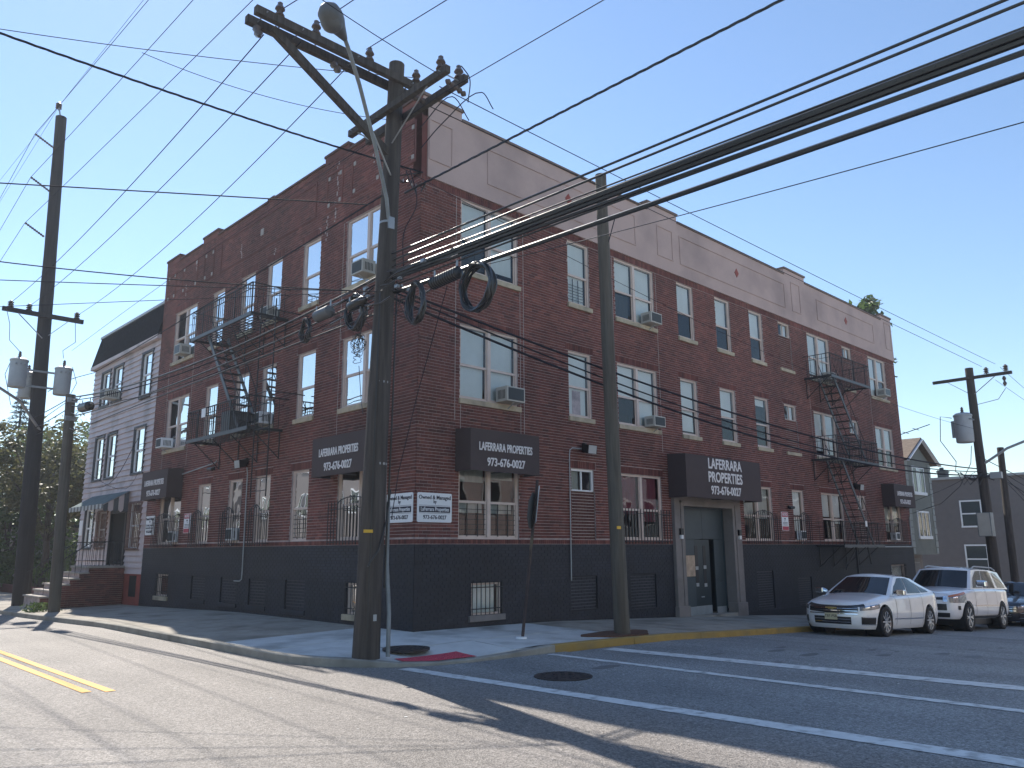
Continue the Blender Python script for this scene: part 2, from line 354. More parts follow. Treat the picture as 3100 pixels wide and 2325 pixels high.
while x < 60:
    st = 2.2 if x < 26 else 9; x2 = x+st
    kerb_stone([(x+.006, ky(x)), ((x+x2)/2, ky((x+x2)/2)), (x2-.006, ky(x2))], M['kerb_yellow'] if x < 10 else M['kerb'], kp); x = x2
# pavement
def clip(poly, a, b, c):   # keep a*x+b*y>=c
    out = []
    for i in range(len(poly)):
        p, q = poly[i], poly[(i+1) % len(poly)]; fp = a*p[0]+b*p[1]-c; fq = a*q[0]+b*q[1]-c
        if fp >= 0: out.append(p)
        if fp*fq < 0: t = fp/(fp-fq); out.append((p[0]+(q[0]-p[0])*t, p[1]+(q[1]-p[1])*t))
    return out
path = [(-3.33, 60)]+arc+[(3, -3.26), (7, -3.42), (60, -3.45)]
inner = []
for i in range(len(path)-1):
    p, q = Vector(path[i]), Vector(path[i+1]); d = (q-p).normalized(); n_ = Vector((-d.y, d.x)); inner.append((n_.x, n_.y, n_.dot(p)+.156))
sw = struct(MB().add([], []).build('pavement', M['conc_old']))
sw.data = MB().add(
    [(x, y, SW(x, y)-.022) for x, y in [(-3.2, 60), (.0, 60), (-3.2, 15.1), (0, 15.1), (-3.2, 8), (0, 8), (-3.2, 0), (0, 0)]],
    [(0, 2, 3, 1), (2, 4, 5, 3), (4, 6, 7, 5)]).mesh('pavement'); sw.data.materials.append(M['conc_old'])
bs = MB()
for xa, xb in zip(xr[:-1], xr[1:]): bs.add([(x, y, SW(x, y+.001)-.05) for x, y in ((xa, -3.08), (xb, -3.08), (xb, 0), (xa, 0))], [(0, 1, 2, 3)])
cp = [(0, 0), (-3.2, 0), (-3.2, -.6)]+[(a*.97, b*.97) for a, b in arc[1:]]+[(.0, -3.05)]
bs.add([(x, y, SW(x, y)-.15) for x, y in cp], [tuple(range(len(cp)))])
bs.build('pavement_bed', M['soil'], sw)
def slab(poly, mat, dz=0):
    for a, b, c in inner: poly = clip(poly, a, b, c)
    if len(poly) < 3: return
    cx = sum(p[0] for p in poly)/len(poly); cy = sum(p[1] for p in poly)/len(poly)
    if math.hypot(cx+1.5, cy+3.1) < 3.3:
        q = MB(); x0_, x1_, y0_, y1_ = min(p[0] for p in poly), max(p[0] for p in poly), min(p[1] for p in poly), max(p[1] for p in poly)
        for i in range(7):
            for j in range(7):
                pc = poly; a, b, c, d = x0_+(x1_-x0_)*i/7, x0_+(x1_-x0_)*(i+1)/7, y0_+(y1_-y0_)*j/7, y0_+(y1_-y0_)*(j+1)/7
                for h in ((1, 0, a), (-1, 0, -b), (0, 1, c), (0, -1, -d)): pc = clip(pc, *h) if len(pc) > 2 else pc
                if len(pc) > 2: q.add([(x, y, SW(x, y)+dz) for x, y in pc], [tuple(range(len(pc)))])
        for i in range(len(poly)):
            p, r_ = poly[i], poly[(i+1) % len(poly)]; q.add([(p[0], p[1], SW(*p)-.03), (r_[0], r_[1], SW(*r_)-.03), (r_[0], r_[1], SW(*r_)+dz), (p[0], p[1], SW(*p)+dz)], [(0, 1, 2, 3)])
        q.build('slab', mat, sw); return
    MB().prism(poly, lambda x, y: SW(x, y)-.10, lambda x, y: SW(x, y)+dz).build('slab', mat, sw)
g = .010
def gridslabs(xs, ys, mat):
    for i in range(len(xs)-1):
        for j in range(len(ys)-1):
            x0, x1, y0, y1 = xs[i]+g, xs[i+1]-g, ys[j]+g, ys[j+1]-g
            if x1 <= 0 or y0 >= 0 or True:
                n = max(1, round((x1-x0)/1.0)); P = [(x0+(x1-x0)*k/n, y0) for k in range(n+1)]; n2 = max(1, round((y1-y0)/1.0))
                P += [(x1, y0+(y1-y0)*k/n2) for k in range(1, n2+1)]+[(x1-(x1-x0)*k/n, y1) for k in range(1, n+1)]+[(x0, y1-(y1-y0)*k/n2) for k in range(1, n2)]
                slab(P, mat, random.uniform(-.002, .003))
gridslabs([-3.4, -1.75, 0], [-3.4, -1.75, -.05, 1.6], M['conc_new'])
gridslabs([0, 1.6, 3.2], [-3.4, -1.7, -.02], M['conc_new'])
gridslabs([-3.4, -1.7, 0], [1.6, 4.0, 6.4, 8.8, 11.2, 13.6, 16, 18.4, 20.8, 23.2, 28, 34, 42, 60], M['conc_old'])
gridslabs([3.2+1.9*i for i in range(13)]+[30, 34, 40, 50, 60], [-3.6, -1.75, -.02], M['conc_old'])
# tactile pad with domes
pad = tag(empty('tactile_pad'), 'red tactile warning pad set in the kerb ramp at the corner', 'tactile paving')
pp = [(-2.2, -2.42), (-.9, -2.42), (-.9, -2.96), (-1.62, -2.96)]
pp = [(-2.16, -2.38), (-.86, -2.38), (-.86, -2.93), (-1.75, -2.86), (-2.16, -2.62)]
q = MB()
for i in range(10):
    for j in range(5):
        pc = pp[::-1] if False else pp; a, b, c, d = -2.16+.13*i, -2.16+.13*(i+1), -2.93+.11*j, -2.93+.11*(j+1)
        for h in ((1, 0, a), (-1, 0, -b), (0, 1, c), (0, -1, -d)): pc = clip(pc, *h) if len(pc) > 2 else pc
        if len(pc) > 2: q.add([(x, y, SW(x, y)+.012) for x, y in pc], [tuple(range(len(pc)))])
q.build('panel', M['red_pad'], pad)
dm = MB()
for i in range(24):
    for j in range(10):
        x, y = -2.13+i*.0535, -2.41-j*.052
        if x > -.89 or y < -2.6-(x+2.16)*.55 or y < -2.9: continue
        z = SW(x, y)+.012; dm.lathe((x, y, z), [(.014, 0), (.010, .006)], 6)
stuff(dm.build('dome', M['red_pad'], pad))
# manholes
def manhole(x, y, r, zf, label, ring=True):
    e = tag(empty('manhole_cover', loc=(x, y, max(zf(x+r*a, y+r*b) for a, b in ((0, 0), (1, 0), (-1, 0), (0, 1), (0, -1))))), label, 'manhole cover', 'cast iron covers at the corner')
    MB().lathe((0, 0, 0), [(r, -.02), (r, .014), (r-.04, .014), (r-.045, .008)], 40).build('rim', M['castiron'], e)
    MB().lathe((0, 0, 0), [(r-.055, -.02), (r-.055, .011), (0.01, .011)], 36).build('lid', M['castiron'], e)
    rb = MB()
    for k, rr in enumerate((.16, .30, .42)):
        if rr > r-.08: break
        nn = 8+k*8
        for i in range(nn):
            t = 2*PI*i/nn; rb.obox((rr*math.cos(t)-.03*math.sin(t), rr*math.sin(t)+.03*math.cos(t), .014), (rr*math.cos(t)+.03*math.sin(t), rr*math.sin(t)-.03*math.cos(t), .014), .03, .006)
    stuff(rb.build('raised_pattern', M['castiron'], e))
manhole(-1.58, -1.92, .40, SW, 'dark round iron cover in the pavement beside the big pole')
manhole(-1.20, -5.17, .42, RD, 'round patterned iron manhole cover in the side street')
manhole(-4.44, -9.56, .42, RD, 'manhole cover at the bottom edge of the photo in the road')
# markings
def stripe(a, b, w0, w1, mat, label, cat='road marking', group=None, dz=.006, seg=14):
    a = Vector(a); b = Vector(b); d = (b-a).normalized(); n_ = Vector((-d.y, d.x)); vs = []; fs = []
    for i in range(seg+1):
        p = a.lerp(b, i/seg); w = (w0+(w1-w0)*i/seg)/2
        for s in (-1, 1):
            q = p+n_*s*(w+random.uniform(-.006, .006)); vs.append((q.x, q.y, RD(q.x, q.y)+dz))
        if i: fs.append((2*i-2, 2*i-1, 2*i+1, 2*i))
    o = MB().add(vs, fs).build('road_marking', mat); return tag(o, label, cat, group)
gm = 'white lines across the side street'
stripe((-2.33, -2.43-.45), (-1.98+.02, -11.5), .24, .30, M['paint_white'], 'white crosswalk line nearest the main road', group=gm)
stripe((.50, -2.85-.45), (.53, -11.5), .17, .22, M['paint_white'], 'thin middle white line between the crosswalk line and the stop line', group=gm)
stripe((1.87, -3.16-.32), (2.4, -11.5), .40, .42, M['paint_white'], 'broad white stop line nearest the parked cars', group=gm)
gy_ = 'double yellow centre line'
stripe((-6.22, -1.75), (-6.29, 60), .12, .12, M['paint_yellow'], 'yellow centre line nearer the brick building', group=gy_, seg=40)
stripe((-6.46, -1.6), (-6.53, 60), .12, .12, M['paint_yellow'], 'yellow centre line farther from the brick building', group=gy_, seg=40)
# pavements on the camera's side of both streets, unseen, added to bounce sunlight
for nm_, pts_ in (('pavement', [(-17, -11.6), (-13.6, -11.6), (-13.6, 90), (-17, 90)]), ('pavement', [(-1, -15), (62, -15), (62, -11.6), (-1, -11.6)])):
    q = MB(); (x0_, y0_), (x1_, y1_) = pts_[0], pts_[2]; n_ = 24
    for i in range(n_):
        if x1_-x0_ > 20: a_, b_ = x0_+(x1_-x0_)*i/n_+.01, x0_+(x1_-x0_)*(i+1)/n_-.01; P4 = [(a_, y0_), (b_, y0_), (b_, y1_), (a_, y1_)]
        else: a_, b_ = y0_+(y1_-y0_)*i/n_+.01, y0_+(y1_-y0_)*(i+1)/n_-.01; P4 = [(x0_, a_), (x1_, a_), (x1_, b_), (x0_, b_)]
        q.prism(P4, lambda x, y: RD(x, y)-.05, lambda x, y: RD(x, y)+.13)
    struct(q.build(nm_, M['conc_old']))

# ================================================================== BRICK BUILDING
TOP, S0 = 11.69, 9.90
LX, LY = 27.0, 15.12
BZ = 1.72
C = .0693; P_ = .213
bld = tag(empty('brick_apartment_building'), 'three storey dark red brick apartment building with a black painted base', 'building')
# windows: side, u0,u1,z0,z1,kind, opts
WIN = []
def W(*a, **k): WIN.append((*a, k))
S1, S1t, S2, S2t, S3, S3t = 1.83, 3.58, 4.92, 6.64, 7.94, 9.70
B_ = 'blind'
# cover = fraction of pane area (top, bottom) hidden by a blind per bay
W('R', 1.18, 3.03, S3, S3t, 'double', cov=[(1, .0), (1, .75)], bars=1, scr=[0])
W('R', 4.87, 5.74, S3, S3t, 'single', cov=[(1, .9)], bars=1)
W('R', 6.84, 8.69, S3, S3t, 'double', cov=[(1, .0), (1, 1)], scr=[0])
W('R', 9.88, 10.78, S3, S3t, 'single', cov=[(1, .0)])
W('R', 12.05, 12.95, S3, S3t, 'single', cov=[(1, .0)])
W('R', 14.2, 15.1, S3, S3t, 'single', cov=[(1, .0)])
W('R', 16.25, 17.12, 9.17, S3t, 'slider')
W('R', 18.48, 20.36, S3, S3t, 'double', cov=[(1, .8), (1, .9)])
W('R', 21.55, 22.42, 9.20, S3t, 'slider')
W('R', 24.1, 25.92, S3, S3t, 'double', cov=[(1, .9), (1, .0)])
W('R', 1.18, 3.01, S2, S2t, 'double', cov=[(1, 1), (1, 1)])
W('R', 4.82, 5.72, S2, S2t, 'single', cov=[(1, 1)], poster=1)
W('R', 6.83, 8.66, S2, S2t, 'double', cov=[(1, .0), (1, 1)])
W('R', 9.84, 10.74, S2, S2t, 'single', cov=[(1, .85)])
W('R', 12.03, 12.97, S2, S2t, 'single', cov=[(1, .0)])
W('R', 14.21, 15.12, S2, S2t, 'single', cov=[(.25, .0)])
W('R', 16.25, 17.13, 6.07, S2t, 'slider')
W('R', 18.52, 20.38, S2, S2t, 'double', cov=[(1, .7), (1, .8)])
W('R', 21.6, 22.48, 6.10, S2t, 'slider')
W('R', 24.15, 26.0, S2, S2t, 'double', cov=[(1, .0), (1, .0)])
W('R', 1.17, 3.01, S1, S1t, 'double', cov=[(.5, .3), (.4, .3)], bars=2, old=1, bm='blind2')
W('R', 4.84, 5.72, 3.03, 3.59, 'slider', white=1)
W('R', 6.82, 8.65, S1, S1t, 'double', cov=[(1, .15), (1, .4)], bm='curtain_red', guard='flat')
W('R', 13.05, 14.9, S1, S1t, 'double', cov=[(1, .1), (1, .1)], guard='arch', bm='blind2')
W('R', 16.34, 17.19, S1, S1t, 'single', cov=[(.9, .6)], guard='arch')
W('R', 18.57, 20.4, S1, S1t, 'double', cov=[(.9, .0), (.9, .2)], old=1)
W('R', 21.68, 22.46, 3.05, 3.60, 'slider')
W('R', 24.25, 26.0, S1, S1t, 'double', cov=[(1, .5), (1, .2)], guard='arch', bm='blind2')
W('R', 1.55, 2.44, .22, .90, 'base', cov=[(1, 1)])
W('R', 24.4, 25.9, .30, .90, 'base', cov=[(1, 1)])
W('L', 1.18, 3.02, S3, S3t, 'double', cov=[(1, .6), (1, 1)], bars=1)
W('L', 4.28, 5.17, S3, S3t, 'single', cov=[(1, .7)], bars=1)
W('L', 6.35, 7.19, S3, S3t, 'single', cov=[(1, 1)])
W('L', 7.97, 8.82, S3, S3t, 'single', cov=[(1, .5)])
W('L', 10.03, 10.86, S3, S3t, 'single', cov=[(1, 1)])
W('L', 12.12, 13.92, S3, S3t, 'double', cov=[(.8, 1), (1, .6)])
W('L', 1.18, 3.03, S2, S2t, 'double', cov=[(1, .9), (1, 1)])
W('L', 4.29, 5.17, S2, S2t, 'single', cov=[(1, .5)])
W('L', 6.36, 7.15, S2, S2t, 'single', cov=[(1, .8)])
W('L', 7.97, 8.8, S2, S2t, 'single', cov=[(1, .8)])
W('L', 10.04, 10.9, S2, S2t, 'single', cov=[(1, .7)])
W('L', 12.22, 14.0, S2, S2t, 'double', cov=[(.8, .0), (1, 1)])
W('L', 1.18, 3.02, S1, S1t, 'double', cov=[(.3, .2), (.3, .2)], guard='arch', bm='blind2')
W('L', 4.35, 5.2, S1, S1t, 'single', cov=[(1, .3)], bars=2, bm='blind2')
W('L', 6.33, 7.17, S1, S1t, 'single', cov=[(1, .1)], guard='arch', bm='blind2')
W('L', 7.97, 8.82, S1, S1t, 'single', cov=[(1, .9)], guard='arch', bm='blind2')
W('L', 10.05, 10.93, S1, S1t, 'single', cov=[(1, .0)], guard='arch', bm='blind2')
W('L', 12.2, 13.95, S1, S1t, 'double', cov=[(1, .0), (1, .0)], guard='arch', bm='blind2')
W('L', 1.6, 2.5, .22, .90, 'base', cov=[(1, 1)])
W('L', 12.78, 13.72, .22, .90, 'base', cov=[(1, 1)])
# bricked-up panels: side,u0,u1,z0,z1,sill,black
PAN = [('R', 16.25, 17.17, 7.95, 9.17, 1, 0), ('R', 16.25, 17.17, S2, 6.07, 1, 0), ('R', 4.84, 5.75, S1, 3.03, 0, 0), ('R', 21.6, 22.42, S3, 9.20, 1, 0), ('R', 21.65, 22.45, S2, 6.10, 1, 0), ('R', 21.7, 22.46, S1, 3.05, 0, 0),
       ('R', 4.75, 5.74, .16, .93, 0, 1), ('R', 7.1, 8.22, .05, .93, 0, 1), ('R', 13.6, 14.65, -.3, .87, 0, 1), ('R', 16.3, 17.3, -.35, .62, 0, 1),
       ('L', 10.0, 10.98, .22, .88, 2, 1), ('L', 7.97, 8.96, .21, .88, 2, 1), ('L', 6.3, 7.24, .21, .88, 2, 1), ('L', 4.32, 5.28, .20, .90, 2, 1)]
ENT = ('R', 9.32, 12.42, -.6, 3.06)
LEN = {'R': LX, 'L': LY}
near = []
for side in 'RL':
    T = TT[side]; Lu = LEN[side]
    holes = [(a[1], a[2], a[3], a[4]) for a in WIN if a[0] == side]+[(a[1], a[2], a[3], a[4]) for a in PAN if a[0] == side]
    if side == 'R': holes.append(ENT[1:])
    # mortar face + reveals
    us = sorted({0, Lu, *[h[0] for h in holes], *[h[1] for h in holes]}); zs = sorted({-1.6, BZ, S0 if side == 'R' else TOP, *[h[2] for h in holes], *[h[3] for h in holes]})
    mb = {0: MB(T), 1: MB(T)}
    for i in range(len(us)-1):
        for j in range(len(zs)-1):
            a, b, c, d = us[i], us[i+1], zs[j], zs[j+1]; mu, mz = (a+b)/2, (c+d)/2
            if any(h[0] < mu < h[1] and h[2] < mz < h[3] for h in holes): continue
            k = 1 if mz < BZ else 0
            mb[k].add([(a, -.009, c), (b, -.009, c), (b, -.009, d), (a, -.009, d)], [(0, 1, 2, 3)])
    for a, b, c, d in holes:
        k = 1 if c < BZ-.1 else 0; dd = .13
        mb[k].add([(a, -.009, c), (b, -.009, c), (b, -.009, d), (a, -.009, d), (a, -dd, c), (b, -dd, c), (b, -dd, d), (a, -dd, d)], [(0, 1, 5, 4), (1, 2, 6, 5), (2, 3, 7, 6), (3, 0, 4, 7)])
    mb[0].build('wall', M['mortar'], bld)['label'] = 'brick wall facing the %s' % ('side street' if side == 'R' else 'main road')
    mb[1].build('wall', M['mortar_black'], bld)
    # bricks
    B = {0: [], 1: []}
    def course(z0, z1, u0, u1, hs, kk, ph, lst, dproud=0.0):
        mz = (z0+z1)/2
        cuts = sorted([(max(u0, h[0]), min(u1, h[1])) for h in hs if h[2] < mz < h[3] and h[1] > u0 and h[0] < u1])
        segs = []; x = u0
        for a, b in cuts:
            if a > x: segs.append((x, a))
            x = max(x, b)
        if x < u1: segs.append((x, u1))
        pit = kk
        for a, b in segs:
            n = math.floor((a-ph)/pit); u = ph+n*pit
            while u < b:
                ua, ub = max(a, u+.006), min(b, u+pit-.006)
                if ub-ua > .02: lst.append((ua, ub, z0+.006, z1-.006, dproud))
                u += pit
    sold = []
    for h in WIN:
        if h[0] == side and h[3] > 1.5: 
            if h[4] < 9 or side == 'L': sold.append((h[1]-.09, h[2]+.09, h[4]+.01, h[4]+.21))
    topz = 9.70 if side == 'R' else TOP
    k = 0; z = BZ-C*30
    while z < topz-.01:
        z1 = min(z+C, topz)
        blk = z1 <= BZ+.01
        if BZ <= z+.001 < 1.83-.02:   # soldier band at the foot of the ground floor
            pass
        else:
            hs = holes+(sold if not blk else [])
            if k % 7 == 3: course(z, z1, .0, Lu, hs, P_/2, .053, B[1 if blk else 0])
            else: course(z, z1, .0, Lu, hs, P_, (0 if k % 2 else P_/2), B[1 if blk else 0])
        z += C; k += 1
    course(BZ+.004, 1.83, 0, Lu, holes, .0693, 0, B[0], .004)
    if side == 'R':
        u = .01
        while u < Lu-.05: B[0].append((u+.008, u+.0693-.003, 9.712, S0-.008, .002)); u += .0693
    for a, b, c, d in sold: course(c, d-.004, a, b, holes, .0693, a, B[0], .002)
    # panels
    for p in PAN:
        if p[0] != side: continue
        _, a, b, c, d, sil, bk = p
        q = MB(T); q.add([(a, -.052, c), (b, -.052, c), (b, -.052, d), (a, -.052, d)], [(0, 1, 2, 3)])
        pn = q.build('infill_panel', M['mortar_grey'] if bk else M['mortar_light'], bld)
        bl = []; z = c; kk = 0
        while z < d-.03:
            course(z, min(z+.0762, d), a+.006, b-.006, [], .21, a+(0 if kk % 2 else .1), bl, -.035); z += .0762; kk += 1
        bb = MB(T)
        for ua, ub, za, zb, dp in bl: bb.box(ua, ub, -.052, dp, za+.006, zb-.003)
        stuff(bb.build('infill_bricks', M['brick_black'] if bk else M['brick'], pn))
        if sil: MB(T).box(a-.06, b+.06, -.05, .05 if sil == 1 else .028, c-.115, c).build('sill', M['sill'] if sil == 1 else M['brick_black'], pn, bevel=.006)
    camu = Vector((-10.06, -13.33, 1.6))
    for kk in (0, 1):
        items = B[kk]
        if kk == 0:
            keyed = sorted(items, key=lambda q: (Vector(T((q[0]+q[1])/2, 0, (q[2]+q[3])/2))-camu).length - (3 if q[1]-q[0] > .19 else 0))
            nearN = keyed[:148]; near += [(side, q) for q in nearN]; sel = set(map(id, nearN)); items = [q for q in items if id(q) not in sel]
        vs = []; fs = []; rn = []
        for q in items:
            ua, ub, za, zb, dp = q; n0 = len(vs)
            for d_ in (-.009, dp):
                for u_, z_ in ((ua, za), (ub, za), (ub, zb), (ua, zb)): vs.append(T(u_, d_, z_))
            fs += [(n0+4, n0+5, n0+6, n0+7), (n0, n0+1, n0+5, n0+4), (n0+1, n0+2, n0+6, n0+5), (n0+2, n0+3, n0+7, n0+6), (n0+3, n0, n0+4, n0+7)]
            rn += [random.random()]*5
        me = bpy.data.meshes.new('bricks'); me.from_pydata(vs, [], fs); at = me.attributes.new('rnd', 'FLOAT', 'FACE'); at.data.foreach_set('value', rn)
        stuff(link('brickwork', me, M['brick_black'] if kk else M['brick'], bld))
cache = {}
for side, q in near:
    w_, h_ = round(q[1]-q[0], 3), round(q[3]-q[2], 3); key = (side, w_, h_)
    if key not in cache: cache[key] = MB(TT[side]).box(0, w_, -.009, 0.0, 0, h_).mesh('brick'); cache[key].materials.append(M['brick'])
    o = link('brick', cache[key], None, bld); o.location = TT[side](q[0], 0, q[2])
# control joints
for side, u, z0, z1 in (('R', 1.03, 4.4, 9.7), ('R', 3.2, 4.3, 9.7), ('R', 1.2, 4.2, 4.78), ('R', 3.08, 4.2, 7.8), ('R', 6.72, 4.0, 9.7), ('R', 8.78, 4.3, 9.7), ('R', 18.3, 4.2, 7.6), ('R', 23.95, 4.9, 9.6), ('L', 1.03, 1.9, 9.6), ('L', 3.15, 4.3, 9.7), ('L', 12.05, 4.3, 9.6), ('L', 14.1, 4.3, 7.8)):
    MB(TT[side]).box(u, u+.014, -.005, .004, z0, z1).build('control_joint', M['mortar_light'], bld)
# back walls, roof
bk = MB(); bk.add([(LX, 0, -1.6), (LX, LY, -1.6), (LX, LY, TOP-.4), (LX, 0, TOP-.4)], [(0, 1, 2, 3)]); bk.add([(0, LY, -1.6), (LX, LY, -1.6), (LX, LY, TOP-.4), (0, LY, TOP-.4)], [(0, 1, 2, 3)])
bk.build('wall', M['brick'], bld)
MB().box(.1, LX-.1, .1, LY-.1, TOP-.55, TOP-.45).build('roof', M['roof'], bld)
# parapets: right = stucco clad, left = brick
def ring(mb, u0, u1, z0, z1, w, d0, d1):   # rectangular moulding
    mb.box(u0, u1, d0, d1, z0, z0+w); mb.box(u0, u1, d0, d1, z1-w, z1); mb.box(u0, u0+w, d0, d1, z0+w, z1-w); mb.box(u1-w, u1, d0, d1, z0+w, z1-w)
piersR = [(0, 1.15), (8.45, 10.0), (16.93, 18.55), (25.85, 27.0)]
MB(TR).box(.16, LX+.02, -.3, .035, S0, TOP-.06).build('stucco_cladding', M['stucco'], bld)
MB(TR).box(0, .155, -.3, 0.0, S0, TOP-.06).build('wall', M['brick'], bld)
for i, (a, b) in enumerate(piersR):
    MB(TR).box(max(a, .01), b, -.29, .042, TOP-.06, 11.86).build('stucco_pier', M['stucco'] if i else M['stucco'], bld)
    MB(TR).box(max(a-.03, -.03), b+.03, -.33, .09, 11.86, 11.93).build('coping', M['coping'], bld)
pr = [piersR[i][1] for i in range(3)]; ql = [piersR[i][0] for i in range(1, 4)]
for a, b in zip(pr, ql): MB(TR).box(a+.002, b-.002, -.33, .075, TOP-.06, TOP+.01).build('coping', M['coping'], bld)
for a, b, z0, z1 in ((.18, .88, 10.33, 11.35), (1.98, 7.85, 10.3, 11.25), (8.92, 9.73, 10.30, 11.28), (10.1, 16.88, 10.30, 11.25), (17.4, 18.1, 10.30, 11.45), (19.47, 24.9, 10.36, 11.22), (26.2, 26.9, 10.36, 11.6)):
    q = MB(TR); ring(q, a, b, z0, z1, .035, .03, .056); q.build('panel_moulding', M['stucco'], bld)
for u in (4.92, 13.5, 22.11):
    MB(TR).add([(u-.13, .05, 10.84), (u, .05, 10.68), (u+.13, .05, 10.84), (u, .05, 11.0), (u-.13, .03, 10.84), (u, .03, 10.68), (u+.13, .03, 10.84), (u, .03, 11.0)], [(0, 1, 2, 3), (0, 1, 5, 4), (1, 2, 6, 5), (2, 3, 7, 6), (3, 0, 4, 7)]).build('diamond_tile', M['red_paint'], bld)
# left parapet
MB(TL).box(.0, LY, -.3, -.01, TOP-.3, TOP-.02).build('parapet_core', M['brick'], bld)
pl = [(0.0, 1.3), (3.1, 4.23), (7.05, 7.4), (10.83, 12.0), (13.96, LY)]
for a, b in pl:
    MB(TL).box(max(a, .0), b, -.295, .004, TOP-.01, 11.87 if b-a > .5 else TOP+.04).build('pier', M['brick'], bld)
    MB(TL).box(a-.02, b+.02, -.33, .035, 11.87 if b-a > .5 else TOP+.04, 11.94 if b-a > .5 else TOP+.1).build('coping', M['coping_dark'], bld)
for a, b in zip([p[1] for p in pl[:-1]], [p[0] for p in pl[1:]]): MB(TL).box(a+.002, b-.002, -.33, .035, TOP-.01, TOP+.05).build('coping', M['coping_dark'], bld)
for a, b in ((.2, 1.0), (1.6, 2.9), (3.3, 4.1), (4.6, 10.5), (11.0, 11.8), (12.3, 13.6), (14.15, 14.95)):
    q = MB(TL); ring(q, a, b, 10.3, 11.35, .06, -.004, .014); q.build('brick_panel_moulding', M['brick'], bld)
    if b-a < 1.5:
        for zc in (10.45, 11.2):
            for uc in (a+.13, b-.13): MB(TL).box(uc-.045, uc+.045, 0, .016, zc-.05, zc+.05).build('stone_inset', M['mortar_light'], bld)
MB(TL).box(7.6, 7.78, 0, .018, 10.75, 10.95).build('diamond_tile', M['mortar_light'], bld)
r9 = random.Random(12)
for u, z0_, z1_ in ((3.55, 10.6, 11.6), (3.62, 9.9, 10.5), (4.0, 9.5, 10.2), (4.3, 9.75, 9.95), (13.2, 10.2, 10.6), (12.4, 10.9, 11.3), (9.0, 10.4, 10.9), (6.8, 9.9, 10.1), (1.9, 10.9, 11.5)):
    q = MB(TL)
    for i in range(7):
        zz = z0_+(z1_-z0_)*i/7; a = u+r9.uniform(-.05, .05); q.box(a, a+r9.uniform(.02, .07), 0, .0025, zz, zz+(z1_-z0_)/7*r9.uniform(.4, 1))
    stuff(q.build('lime_streak', M['mortar'], bld))
# ---------------------------------------------------------------- windows
def guard(T, u0, u1, z0, z1, style, parent):
    g_ = MB(T); d = .17; n = max(5, int((u1-u0)/.125)); mid = (u0+u1)/2
    for i in range(n+1):
        u = u0+(u1-u0)*i/n
        zt = z1+(.11*math.exp(-((u-mid)/(.35*(u1-u0)))**2) if style == 'arch' else 0)
        g_.obox((u, d, z0), (u, d, zt), .016, .016)
        if style == 'arch': g_.obox((u, d, zt), (u, d, zt+.05), .008, .008)
    for zz in (z0+.06, z1-.12): g_.obox((u0-.01, d, zz), (u1+.01, d, zz), .022, .014)
    for u in (u0, u1):
        for zz in (z0+.06, z1-.12): g_.obox((u, 0, zz), (u, d, zz), .018, .018)
        g_.obox((u, d*.5, z0), (u, d*.5, z1), .012, .012)
    if style == 'arch':
        g_.tube([(mid+.3*(u1-u0)*math.cos(t), d, z1-.02+.16*math.sin(t)) for t in [PI*i/10 for i in range(11)]], .012, 5)
        for s in (-1, 1): g_.tube([(mid+s*(.06+.05*math.cos(t)), d, z1+.12+.05*math.sin(t)) for t in [PI*1.7*i/8 for i in range(9)]], .009, 4)
    g_.build('window_guard', M['iron'], parent)
